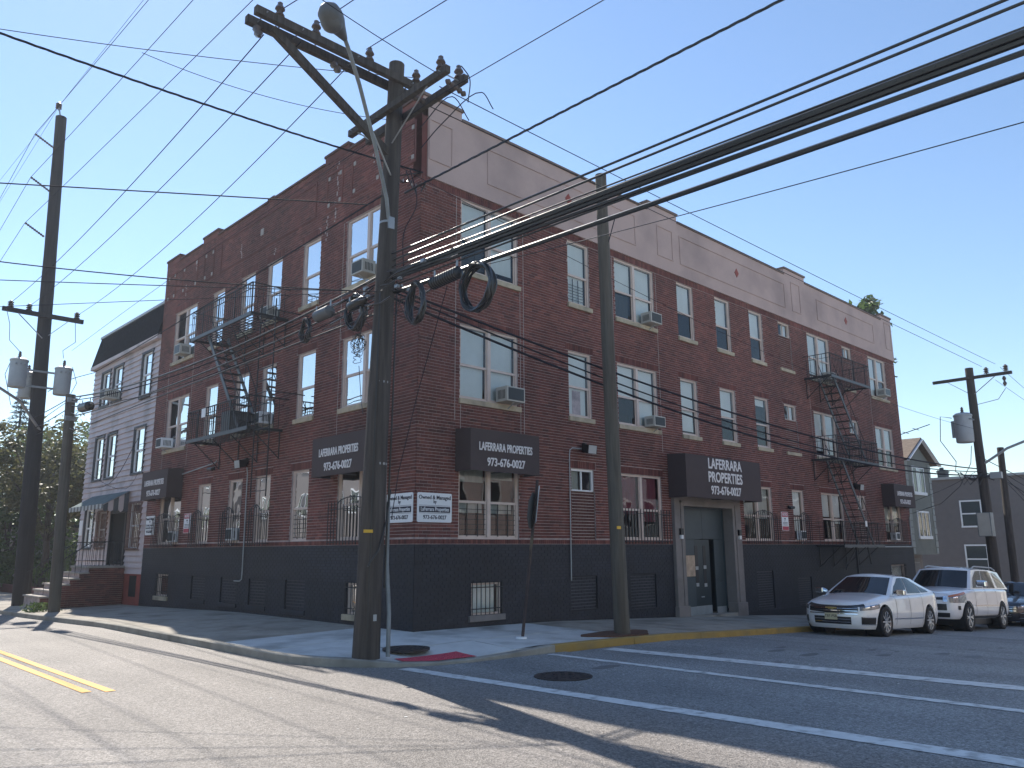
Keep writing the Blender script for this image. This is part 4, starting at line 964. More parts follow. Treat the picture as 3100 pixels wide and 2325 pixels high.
for i in range(5):
    d = .05+i*.17; MB(TL).add([(16.79, d, 3.74-.5*(d)/.85), (16.79, d+.16, 3.74-.5*(d+.16)/.85), (16.79, d+.16, 3.05), (16.79, d+.08, 2.98), (16.79, d, 3.05)], [(0, 1, 2, 3, 4)]).build('side_scallop', M['siding'] if i % 2 else M['iron_grey'], e)
q = tag(MB(TL).box(21.95, 22.35, .005, .02, 2.25, 2.85).build('house_sign', M['sign_white']), 'faded white notice board at the left edge of the grey house', 'sign')
ac('L', 19.19, 7.43, 0.55, 0.37, 0.50, 'big beige air conditioner in the upper window of the grey house')
tag(MB(TL).box(20.2, 20.5, .01, .02, 2.2, 2.75).build('paper_notice', M['sign_white']), 'small white sheet between the grey house windows', 'sign')
# stoop
st = tag(empty('brick_stoop'), 'red brick stoop with stone treads in front of the grey house door', 'stoop')
nst = 6; y0, y1 = 16.75, 18.75
def bw(name, u0, u1, dd0, dd1, z0, z1): return MB(TL).box(u0, u1, dd0, dd1, z0, z1)
prof = [(0, 1.06), (1.15, 1.06)]+sum([[(1.15+i*.28, 1.06-(i+1)*.185+.0), (1.15+(i+1)*.28, 1.06-(i+1)*.185)] for i in range(5)], [])+[(2.55, -.4), (0, -.4)]
poly = [(d, z) for d, z in prof]
n = len(poly); q = MB(TL); q.add([(y0+.02, d, z) for d, z in poly]+[(y1-.02, d, z) for d, z in poly], [tuple(range(n)), tuple(range(2*n-1, n-1, -1))]+[(i, (i+1) % n, n+(i+1) % n, n+i) for i in range(n)]); q.build('core', M['mortar'], st)
bl = []; vs = []; fs = []; rn = []
k = 0; z = -.3
while z < 1.04:
    dmax = 1.15 if z > .87 else 1.15+.28*min(5, math.floor((1.06-z-.01)/.185)); u = -.1+(.106 if k % 2 else 0)
    while u < dmax:
        a, b = max(u+.005, 0), min(u+.208, dmax)
        if b-a > .03:
            MBx = [(y0-.004, a), (y0+.03, b)]; n0 = len(vs)
            for yy in (y0+.03, y0-.004):
                for dd, zz in ((a, z+.005), (b, z+.005), (b, min(z+C, 1.06)-.004), (a, min(z+C, 1.06)-.004)): vs.append(TL(yy, dd, zz))
            fs += [(n0+4, n0+5, n0+6, n0+7), (n0, n0+1, n0+5, n0+4), (n0+1, n0+2, n0+6, n0+5), (n0+2, n0+3, n0+7, n0+6), (n0+3, n0, n0+4, n0+7)]; rn += [random.random()]*5
        u += P_
    z += C; k += 1
me = bpy.data.meshes.new('stoop_bricks'); me.from_pydata(vs, [], fs); me.attributes.new('rnd', 'FLOAT', 'FACE').data.foreach_set('value', rn); stuff(link('brickwork', me, M['brick'], st))
MB(TL).box(y0-.05, y1+.05, -.02, 1.2, 1.06, 1.135).build('tread', M['cap_stone'], st, bevel=.01)
for i in range(5): MB(TL).box(y0-.04, y1+.04, 1.13+i*.28, 1.47+i*.28, 1.06-(i+1)*.185-.004, 1.06-(i+1)*.185+.055).build('tread', M['cap_stone'], st, bevel=.01)
for yy in (y0+.08, y1-.08):
    q = MB(TL); q.tube([(yy, .1, 1.95), (yy, 1.1, 1.95), (yy, 2.45, 1.02), (yy, 2.55, .95)], .018, 6)
    for i in range(9):
        d = .12+i*.12
        q.obox((yy, d, 1.13), (yy, d, 1.94), .014, .014)
    for i in range(8): d = 1.2+i*.18; q.obox((yy, d, 1.13-(d-1.1)*.66), (yy, d, 1.93-(d-1.1)*.685), .014, .014)
    q.tube([(yy, .1, 1.3), (yy, 1.1, 1.3)], .01, 5); q.build('railing', M['iron'], st)
# ================================================================== RIGHT HOUSES
gh = tag(empty('sage_house'), 'narrow sage green stucco house with a white gable past the brick building', 'house')
Y0 = -.3
def YR(u, d, z): return (u, .3-d, z)
MB(YR).box(27.75, 31.0, -9, 0, 1.27, 5.55).build('wall', M['greenwall'], gh)
MB(YR).box(27.9, 30.8, -9, -.7, -2, 1.27).build('wall', M['siding2'], gh)
MB(YR).add([(27.75, 0, 5.55), (31.0, 0, 5.55), (29.4, 0, 6.42)], [(0, 1, 2)]).build('gable', M['greenwall'], gh)
MB(YR).add([(27.35, .3, 5.42), (29.4, .3, 6.55), (29.4, -9, 6.55), (27.35, -9, 5.42), (27.35, .3, 5.5), (29.4, .3, 6.63), (29.4, -9, 6.63), (27.35, -9, 5.5)], [(4, 5, 6, 7), (0, 1, 5, 4), (0, 3, 2, 1)]).build('roof_slope', M['roof_brown'], gh)
MB(YR).add([(31.45, .3, 5.42), (29.4, .3, 6.55), (29.4, -9, 6.55), (31.45, -9, 5.42), (31.45, .3, 5.5), (29.4, .3, 6.63), (29.4, -9, 6.63), (31.45, -9, 5.5)], [(4, 5, 6, 7), (0, 1, 5, 4), (0, 3, 2, 1)]).build('roof_slope', M['roof_brown'], gh)
for s in (27.35, 31.45): MB(YR).obox((s, .32, 5.40), (29.4, .32, 6.53), .03, .16, (0, 1, 0)).build('bargeboard', M['white'], gh)
for u0 in (27.76, 30.66):
    for i in range(14): MB(YR).box(u0 if i % 2 else u0+.04, u0+.33 if i % 2 else u0+.29, 0, .03, 1.3+i*.3, 1.56+i*.3).build('quoin', M['quoin'], gh)
for (a, b, c, d, n) in ((28.65, 30.0, 4.1, 5.2, 3), (28.75, 30.1, 2.1, 3.15, 3)):
    q = MB(YR); q.box(a-.06, b+.06, 0, .04, d, d+.08); q.box(a-.12, b+.12, 0, .08, c-.14, c); q.box(a-.06, a, 0, .04, c, d); q.box(b, b+.06, 0, .04, c, d)
    for k in range(1, n): q.box(a+(b-a)*k/n-.025, a+(b-a)*k/n+.025, 0, .035, c, d)
    wn = q.build('window', M['white'], gh)
    for k in range(n):
        MB(YR).add([(a+(b-a)*k/n, .02, c), (a+(b-a)*(k+1)/n, .02, c), (a+(b-a)*(k+1)/n, .02, d), (a+(b-a)*k/n, .02, d)], [(0, 1, 2, 3)]).build('pane', M['glass'], wn)
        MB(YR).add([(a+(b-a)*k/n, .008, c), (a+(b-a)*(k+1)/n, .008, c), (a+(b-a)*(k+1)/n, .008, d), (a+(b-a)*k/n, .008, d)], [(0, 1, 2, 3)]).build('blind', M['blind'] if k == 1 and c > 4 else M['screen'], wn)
q = MB(YR)
for i in range(7): q.obox((29.3+i*.13, -.6, -.9), (29.3+i*.13, -.6, 1.1), .02, .02)
for zz in (-.6, .2, .9): q.obox((29.3, -.6, zz), (30.1, -.6, zz), .02, .03)
q.build('gate_bars', M['ltgrey'], gh)
MB(YR).box(28.2, 28.8, -.69, -.66, -1.2, .8).build('door', M['screen'], gh)
th = tag(empty('tan_sided_building'), 'long grey tan clapboard building behind the parked SUV', 'building')
MB().box(44.06, 60, -4.0, 11, -3, 5.75).build('wall', M['siding2'], th)
z = -2.4; 
for i in range(56):
    MB().add([(44.06, -4, z), (44.0, -4, z), (44.04, -4, z+.145), (44.06, -4, z+.145), (44.06, 11, z), (44.0, 11, z), (44.04, 11, z+.145), (44.06, 11, z+.145)], [(0, 1, 5, 4), (1, 2, 6, 5), (2, 3, 7, 6)]).build('siding_board', M['siding2'], th); z += .145
MB().box(43.85, 60, -4.2, 11.1, 5.72, 5.86).build('parapet_cap', M['ltgrey'], th)
for (ya, yb, za, zb) in ((2.0, 3.05, 2.85, 4.3), (1.95, 3.05, .1, 1.65)):
    q = MB()
    for bx in ((ya-.08, ya, za, zb), (yb, yb+.08, za, zb), (ya-.08, yb+.08, zb, zb+.09), (ya-.1, yb+.1, za-.1, za), (ya, yb, (za+zb)/2-.04, (za+zb)/2+.04)): q.box(43.94, 44.0, bx[0], bx[1], bx[2], bx[3])
    wn = q.build('window', M['white'], th)
    for c, d in ((za, (za+zb)/2), ((za+zb)/2, zb)):
        MB().add([(43.97, ya, c), (43.97, yb, c), (43.97, yb, d), (43.97, ya, d)], [(0, 1, 2, 3)]).build('pane', M['glass'], wn); MB().add([(43.985, ya, c), (43.985, yb, c), (43.985, yb, d), (43.985, ya, d)], [(0, 1, 2, 3)]).build('interior', M['screen'], wn)
ch = MB(); ch.box(46, 46.6, 4.35, 4.85, 5.7, 6.5); ch.box(45.95, 46.65, 4.3, 4.9, 6.36, 6.44); ch.box(46.2, 46.4, 4.55, 4.75, 6.5, 6.68); ch.build('chimney', M['screen'], th)
an = tag(empty('tv_antenna'), 'old rooftop aerial between the sage house and the chimney', 'antenna')
q = MB(); q.tube([(40, 5, 4.2), (40, 5, 8.3)], .03, 5); q.tube([(40, 6.6, 7.8), (40, 3.0, 8.7)], .025, 5)
for i in range(5): q.tube([(39.5, 6.2-i*.6, 7.9+i*.15), (40.5, 6.2-i*.6, 7.9+i*.15)], .02, 4)
q.build('aerial', M['wire'], an)
# ================================================================== UTILITY POLES
def crom(P, k=6):
    P = [Vector(p) for p in P]
    if len(P) < 3:
        a, b = P; L = (b-a).length; return [a.lerp(b, i/10)-Vector((0, 0, 1))*(.004*L*4*(i/10)*(1-i/10)) for i in range(11)]
    out = []
    for i in range(len(P)-1):
        p0 = P[max(i-1, 0)] if i else P[0]*2-P[1]; p1_, p2_ = P[i], P[i+1]; p3_ = P[i+2] if i+2 < len(P) else P[-1]*2-P[-2]
        t0 = 0; L1 = (p2_-p1_).length; L0 = max((p1_-p0).length, .3); L2 = max((p3_-p2_).length, .3)
        m1 = ((p2_-p1_)/L1+(p1_-p0)/L0)*.5*L1; m2 = ((p2_-p1_)/L1+(p3_-p2_)/L2)*.5*L1
        for j in range(k):
            t = j/k; out.append((2*t**3-3*t*t+1)*p1_+(t**3-2*t*t+t)*m1+(-2*t**3+3*t*t)*p2_+(t**3-t*t)*m2)
    out.append(P[-1]); return out
def shaft(mb, base, top, r0, r1, n=16):
    b = Vector(base); t = Vector(top); K = 14; pts = []; rs = []
    for i in range(K+1):
        f = i/K; p = b.lerp(t, f); p = p+Vector((math.sin(f*5+b.x), math.cos(f*4+b.y), 0))*.012; pts.append(p); rs.append((r0+(r1-r0)*f)*(1+.02*math.sin(i*2.3)))
    rs[0] *= 1.06; mb.tube(pts, rs, n)
def pole(label, base, top, r0, r1, mat):
    e = tag(empty('utility_pole'), label, 'utility pole', 'utility poles')
    q = MB(); b = Vector(base); t = Vector(top); shaft(q, b-(t-b).normalized()*.6, t, r0, r1); q.build('shaft', M[mat], e, smooth=True); return e
def insul(p, r=.07, h=.2, n=3):
    prof = [(.015, -.08), (.02, 0)]
    for i in range(n): prof += [(r, h*i/n+.01), (r*.95, h*i/n+.03), (r*.5, h*(i+.8)/n)]
    prof += [(r*.55, h), (r*.3, h+.02)]
    return MB().lathe(p, prof, 10)
def strain(a, b, r=.055, n=5):
    a = Vector(a); b = Vector(b); q = MB(); d = b-a; pts = []; rs = []
    for i in range(n*2+1): pts.append(a+d*(i/(n*2))); rs.append(r if i % 2 else r*.4)
    return q.tube(pts, rs, 8)
# --- P3 : the big corner pole
p3 = pole('big dark weathered utility pole standing at the corner with crossarms and a street lamp', (-2.50, -2.1, -.06), (-2.22, -2.1, 10.62), .225, .145, 'wood')
for dy in (-.16, .16): MB().box(-5.12, -1.78, -2.1+dy-.055, -2.1+dy+.055, 10.15, 10.29).build('crossarm', M['wood'], p3)
MB().obox((-4.75, -2.12, 10.12), (-2.36, -2.12, 8.72), .11, .13).build('brace', M['wood'], p3)
for dx in (-.20, .20): MB().box(-2.26+dx-.05, -2.26+dx+.05, -3.95, -.95, 9.48, 9.61).build('crossarm', M['wood'], p3)
q = MB()
for x in (-4.95, -4.3, -3.2, -2.0): q.tube([(x, -2.35, 10.22), (x, -1.85, 10.22)], .012, 6)
for y in (-3.8, -1.1): q.tube([(-2.55, y, 9.54), (-1.95, y, 9.54)], .012, 6)
q.tube([(-2.46, -1.2, 9.5), (-2.35, -1.95, 8.9)], .014, 5); q.tube([(-2.46, -3.4, 9.5), (-2.35, -2.2, 8.9)], .014, 5)
stuff(q.build('bolts_and_braces', M['steel'], p3))
for x in (-4.62, -3.93, -2.82): insul((x, -2.1, 10.30), .085, .38, 3).build('insulator', M['porcelain'], p3)
for x, y in ((-2.46, -3.75), (-2.06, -3.75), (-1.9, -2.3)): insul((x, y, 9.62 if y < -3 else 10.3), .085, .24, 2).build('insulator', M['porcelain'], p3)
for a, b in (((-4.95, -1.95, 10.15), (-5.0, -2.2, 9.82)), ((-4.3, -1.95, 10.15), (-4.32, -2.05, 9.9)), ((-3.5, -1.95, 10.15), (-3.5, -2.2, 9.85))): strain(a, b, .075, 2).build('insulator', M['porcelain'], p3)
strain((-2.46, -3.9, 9.35), (-1.9, -3.74, 9.38)).build('insulator', M['porcelain'], p3)
strain((-2.35, -2.85, 9.55), (-1.9, -2.82, 9.6)).build('insulator', M['porcelain'], p3)
q = MB()
for a in (((-1.2, -3.7, 9.42), (-1.3, -3.5, 9.8), (-2.0, -3.2, 9.0), (-2.2, -2.9, 8.6)), ((-1.0, -2.8, 9.65), (-1.5, -2.9, 9.9), (-2.0, -2.6, 9.2)), ((-2.0, -3.75, 9.9), (-1.85, -3.8, 9.7), (-1.8, -3.7, 9.3)), ((-2.0, -2.3, 8.5), (-1.9, -2.4, 7.8), (-2.1, -2.3, 7.2), (-2.05, -2.25, 6.5))): q.tube(crom(a, 6), .010, 5)
stuff(q.build('jumper_wires', M['cable_matte'], p3))
# low voltage rack, dead-end hardware and clutter at the cable level
q = MB()
rr = random.Random(3)
for i in range(34):
    y = rr.uniform(-4.3, -.3); x = rr.uniform(-2.62, -2.1); z = 6.12-.02*abs(y+2.1)+rr.uniform(-.28, .3); L = rr.uniform(.2, .9)
    q.tube([(x, y, z), (x+rr.uniform(-.05, .05), y+L*.5, z-rr.uniform(-.03, .08)), (x+rr.uniform(-.05, .05), y+L, z+rr.uniform(-.07, .05))], rr.choice((.006, .009, .016)), 5)
for i in range(12):
    y = rr.uniform(-2.6, -1.5); z = rr.uniform(5.7, 6.4); q.tube([(-2.3, y, z), (-2.3+rr.uniform(-.4, .4), y+.2, z-rr.uniform(.1, .35)), (-2.3, y+.4, z-.05)], .008, 4)
stuff(q.build('cable_clutter', M['cable'], p3))
q = MB()
for i in range(16): q.box(*[c for v in [(rr.uniform(-2.6, -2.0),)*1] for c in v]*0, *(lambda x, y, z, s: (x-s, x+s, y-s*1.6, y+s*1.6, z-s, z+s))(rr.uniform(-2.5, -2.1), rr.uniform(-3.6, -.8), rr.uniform(5.85, 6.45), rr.uniform(.012, .03)))
stuff(q.build('clamps', M['steel'], p3))
q = MB(); q.tube([(-2.27, -1.95, 8.35), (-1.62, -2.2, 8.58)], .012, 5)
for i in range(7): q.tube([(-2.3+i*.12, -2.1, 8.3+rr.uniform(-.1, .25)), (-2.2+i*.1, -2.25, 8.2+rr.uniform(-.2, .2)), (-2.1+i*.1, -2.1, 8.35)], .012, 5)
stuff(q.build('service_clamps', M['cable'], p3))
# vertical runs on the pole
q = MB()
for a, b, r in (((-2.27, -2.22, 1.0), (-2.15, -2.2, 6.3), .016), ((-2.62, -2.28, .2), (-2.52, -2.22, 6.0), .012), ((-2.24, -2.0, .1), (-2.12, -2.0, 6.2), .02)): q.tube([a, tuple((a[i]+b[i])/2+rr.uniform(-.01, .01) for i in range(3)), b], r, 6)
q.tube([(-2.66, -2.3, 1.35), (-2.5, -2.35, 1.6), (-2.3, -2.28, 2.1), (-2.18, -2.2, 2.6)], .014, 6)
stuff(q.build('riser_cable', M['cable'], p3))
MB().tube([(-2.28, -2.38, -.06), (-2.25, -2.34, .6), (-2.22, -2.2, 1.4), (-2.2, -2.17, 2.4)], .035, 10).build('riser_guard', M['cabinet_grey'], p3, smooth=True)
MB().box(-2.78, -2.62, -2.36, -2.33, 1.88, 1.93).build('pole_tag', M['yellow'], p3)
MB().box(-2.55, -2.49, -2.345, -2.335, .50, .60).build('pole_tag', M['ltgrey'], p3)
q = MB()
for z in (4.4, 3.0, 7.35): q.lathe((-2.50+.026*z, -2.1, z), [(.205-.0075*z, 0), (.212-.0075*z, .004), (.212-.0075*z, .04), (.205-.0075*z, .044)], 14)
q.build('band', M['steel'], p3)
# street lamp on P3 (part of the lamp assembly: hangs from the pole)
lp = tag(empty('street_lamp'), 'grey cobra head street lamp on a long arm fixed to the big corner pole', 'street lamp')
lt = Vector((-4.02, -3.22, 9.72)); lb_ = Vector((-2.36, -2.2, 7.35))
MB().tube([lb_, lb_+Vector((-.12, -.08, .4)), lb_.lerp(lt, .35)+Vector((0, 0, .32)), lb_.lerp(lt, .7)+Vector((0, 0, .24)), lt+Vector((.12, .07, -.1)), lt], .034, 10).build('lamp_arm', M['cabinet_grey'], lp, smooth=True)
MB().tube([lb_+Vector((.02, .0, .9)), lb_.lerp(lt, .45)+Vector((0, 0, .33))], .016, 6).build('stay_rod', M['steel'], lp)
d = Vector((-.83, -.56, .06)).normalized()
prof = [(0, .045), (.08, .07), (.22, .11), (.38, .165), (.52, .19), (.64, .175), (.72, .11), (.75, .03)]
q = MB(); q.tube([lt+d*a for a, r in prof], [r for a, r in prof], 18); hd_ = q.build('lamp_head', M['lamp_grey'], lp, smooth=True)
q = MB(); c0 = lt+d*.50-Vector((0, 0, .10)); q.lathe(c0, [(.17, .0), (.165, -.03), (.13, -.09), (.06, -.13), (.01, -.14)], 18); q.build('lens', M['lamp_grey'], lp, smooth=True)
q = MB(); q.box(lb_.x-.04, lb_.x+.08, lb_.y-.06, lb_.y+.1, lb_.z-.12, lb_.z+.1); q.build('lamp_bracket', M['steel'], lp)
# --- P4
p4 = pole('slim greenish wooden pole standing in a mulch patch in front of the double window', (3.25, -2.72, -.09), (3.01, -2.72, 9.92), .165, .125, 'wood_green')
MB().box(2.98, 3.1, -2.9, -2.885, 2.0, 2.06).build('pole_tag', M['yellow'], p4)
MB().tube([(3.1, -2.78, 8.2), (3.0, -3.1, 8.75)], .012, 5).build('bracket', M['wire'], p4)
MB().prism([(2.55+.95*math.cos(t)*(1+.15*math.sin(3*t))+.6, -2.72+.42*math.sin(t)*(1+.1*math.cos(5*t))) for t in [2*PI*i/18 for i in range(18)]], lambda x, y: SW(x, y)-.03, lambda x, y: SW(x, y)+.012+.02*random.random()).build('mulch', M['mulch'])
tag(bpy.context.scene.objects['mulch'], None, None, kind='stuff')
# --- P2, P1
p2 = pole('shorter grey wooden pole in front of the grey house stoop', (-2.58, 14.9, -.21), (-2.78, 14.9, 6.62), .175, .145, 'wood_green')
q = MB(); q.box(-2.9, -2.6, 14.72, 14.76, 6.35, 6.5); q.box(-2.9, -2.6, 14.72, 14.76, 5.75, 5.9)
for z in (6.45, 6.25, 6.0, 5.8, 5.5): q.tube([(-2.75, 14.72, z), (-2.72, 14.3, z-.1), (-2.75, 13.9, z-.05)], .015, 5)
q.build('bracket', M['steel'], p2)
p1 = pole('very tall dark pole at the left edge carrying three grey transformers', (-2.2, 20.5, -.28), (-2.79, 20.5, 18.91), .30, .20, 'wood_dark')
for k, (x, z) in enumerate(((-3.62, 17.86), (-3.58, 16.02), (-3.58, 14.11))):
    a = (-2.9+.0*k, 20.4, z-.42); q = strain(a, (x, 20.5, z), .055, 9); q.build('standoff_insulator', M['porcelain'], p1)
MB().tube([(-2.85, 20.4, 18.9), (-2.92, 20.45, 19.3)], .03, 6).build('top_bracket', M['steel'], p1); insul((-2.92, 20.5, 19.25), .12, .25).build('insulator', M['porcelain'], p1)
MB().box(-4.02, -1.25, 20.12, 20.25, 10.42, 10.58).build('crossarm', M['wood_dark'], p1)
q = MB(); q.obox((-3.5, 20.12, 10.4), (-2.6, 20.2, 9.6), .05, .02); q.obox((-1.8, 20.12, 10.4), (-2.4, 20.2, 9.75), .05, .02); q.build('crossarm_brace', M['steel'], p1)
for x in (-3.76, -3.15, -1.49): insul((x, 20.2, 10.6), .11, .24).build('insulator', M['porcelain'], p1)
q = MB(); q.tube([(-3.9, 20.1, 10.5), (-3.75, 20.0, 9.9), (-3.7, 20, 9.3), (-3.3, 20, 8.9)], .012, 5); q.tube([(-1.55, 20.1, 10.4), (-1.5, 20, 9.6), (-1.9, 20, 9.2), (-1.85, 20, 8.9)], .012, 5)
q.tube([(-3.55, 20, 8.6), (-3.7, 20, 8.0), (-3.4, 20, 6.9), (-2.6, 20.1, 6.6)], .012, 5); q.tube([(-1.5, 20, 8.6), (-1.3, 20, 8.0), (-1.6, 20, 7.2), (-2.2, 20.1, 6.6)], .012, 5); q.build('jumper_wires', M['cable'], p1)
q = MB(); q.obox((-3.3, 20.15, 8.3), (-1.8, 20.15, 8.3), .05, .07); q.obox((-3.3, 20.15, 7.7), (-1.8, 20.15, 7.7), .05, .07); q.build('transformer_rack', M['steel'], p1)
MB().tube([(-2.3, 20.3, 6.1), (-3.2, 19.6, 7.0), (-6, 18.0, 8.2)], .05, 8).build('lamp_arm', M['steel'], p1, smooth=True)
def transformer(x, y, z, r, h, label, tilt=0):
    e = tag(empty('transformer'), label, 'transformer', 'pole transformers', loc=(x, y, z)); e.rotation_euler = (0, tilt, 0)
    MB().lathe((0, 0, 0), [(r*.93, 0), (r*.98, .03), (r, h*.3), (r, h*.92), (r*1.07, h*.93), (r*1.07, h*.98), (r*.8, h*1.04), (r*.2, h*1.06)], 24).build('tank', M['ltgrey'], e, smooth=True)
    MB().lathe((0, 0, h*1.05), [(.05, 0), (.07, .04), (.045, .08), (.065, .12), (.04, .16), (.055, .2), (.02, .26)], 10).build('bushing', M['porcelain'], e)
    q = MB(); q.box(-.05, .05, r*.9, r+.12, h*.2, h*.8)
    for s in (-1, 0, 1): q.lathe((s*r*.5, -r*.95, h*.8), [(.03, -.05), (.03, .05)], 8, 'y')
    stuff(q.build('lugs', M['steel'], e)); return e
transformer(-3.32, 19.9, 7.55, .29, 1.05, 'leftmost of the three grey transformers on the tall left pole')
transformer(-2.75, 20.95, 7.35, .29, 1.0, 'middle grey transformer, half hidden behind the tall left pole')
transformer(-1.82, 19.9, 7.45, .29, 1.05, 'rightmost of the three grey transformers on the tall left pole')
# --- P5, P6
p5 = pole('utility pole with a crossarm and one transformer behind the white SUV', (25.95, -3.35, -1.2), (25.93, -3.35, 8.85), .21, .15, 'wood')
MB().box(25.72, 25.84, -4.9, -1.95, 8.35, 8.47).build('crossarm', M['wood'], p5)
q = MB(); q.obox((25.78, -4.3, 8.36), (25.85, -3.4, 7.7), .04, .02); q.obox((25.78, -2.5, 8.36), (25.85, -3.3, 7.75), .04, .02); q.build('crossarm_brace', M['steel'], p5)
for y in (-4.7, -4.0): insul((25.78, y, 8.5), .1, .24).build('insulator', M['porcelain'], p5)
strain((25.78, -4.6, 8.3), (25.8, -4.6, 7.9), .08, 2).build('insulator', M['porcelain'], p5)
transformer(25.5, -3.0, 5.75, .33, 1.15, 'grey transformer on the pole behind the SUV', .03)
q = MB(); q.tube([(25.5, -2.6, 6.8), (25.4, -2.2, 6.9), (25.4, -2.1, 5.9), (25.4, -2.6, 5.0), (25.5, -2.5, 4.6), (25.5, -2.9, 4.4)], .016, 5); q.tube([(25.5, -3.2, 5.6), (25.5, -3.1, 4.9), (25.5, -2.6, 4.0), (26.5, -1.5, 3.4), (28, .2, 3.1)], .014, 5); q.tube([(25.8, -4.6, 7.8), (25.8, -4.3, 7.4), (25.9, -3.5, 7.3)], .012, 5); q.build('jumper_wires', M['cable'], p5)
MB().tube([(25.9, -3.5, 4.9), (25.7, -4.4, 5.4), (25.4, -6.0, 5.9), (25.2, -7.2, 6.0)], .05, 8).build('lamp_arm', M['ltgrey'], p5, smooth=True)
q = MB()
for i in range(10): y = -3.4+rr.uniform(-.6, .5); q.tube([(25.7, y, 4.4+rr.uniform(-.25, .2)), (25.6, y+.3, 4.3+rr.uniform(-.3, .2)), (25.7, y+.5, 4.4+rr.uniform(-.2, .2))], .02, 5)
q.build('cable_clutter', M['cable'], p5)
MB().box(25.6, 25.8, -4.1, -3.7, 4.25, 4.5).build('splice_box', M['ltgrey'], p5)
cb = tag(empty('utility_cabinet'), 'beige and grey metal cabinet mounted on the pole behind the SUV', 'cabinet')
MB().box(25.28, 25.70, -3.62, -3.12, 2.0, 2.92).build('casing', M['cabinet_grey'], cb, bevel=.01); MB().box(25.26, 25.28, -3.58, -3.16, 2.02, 2.90).build('door', M['beige'], cb)
p6 = pole('second thinner pole at the right edge beyond the SUV', (28.0, -3.45, -1.2), (28.5, -3.45, 5.75), .16, .13, 'wood')
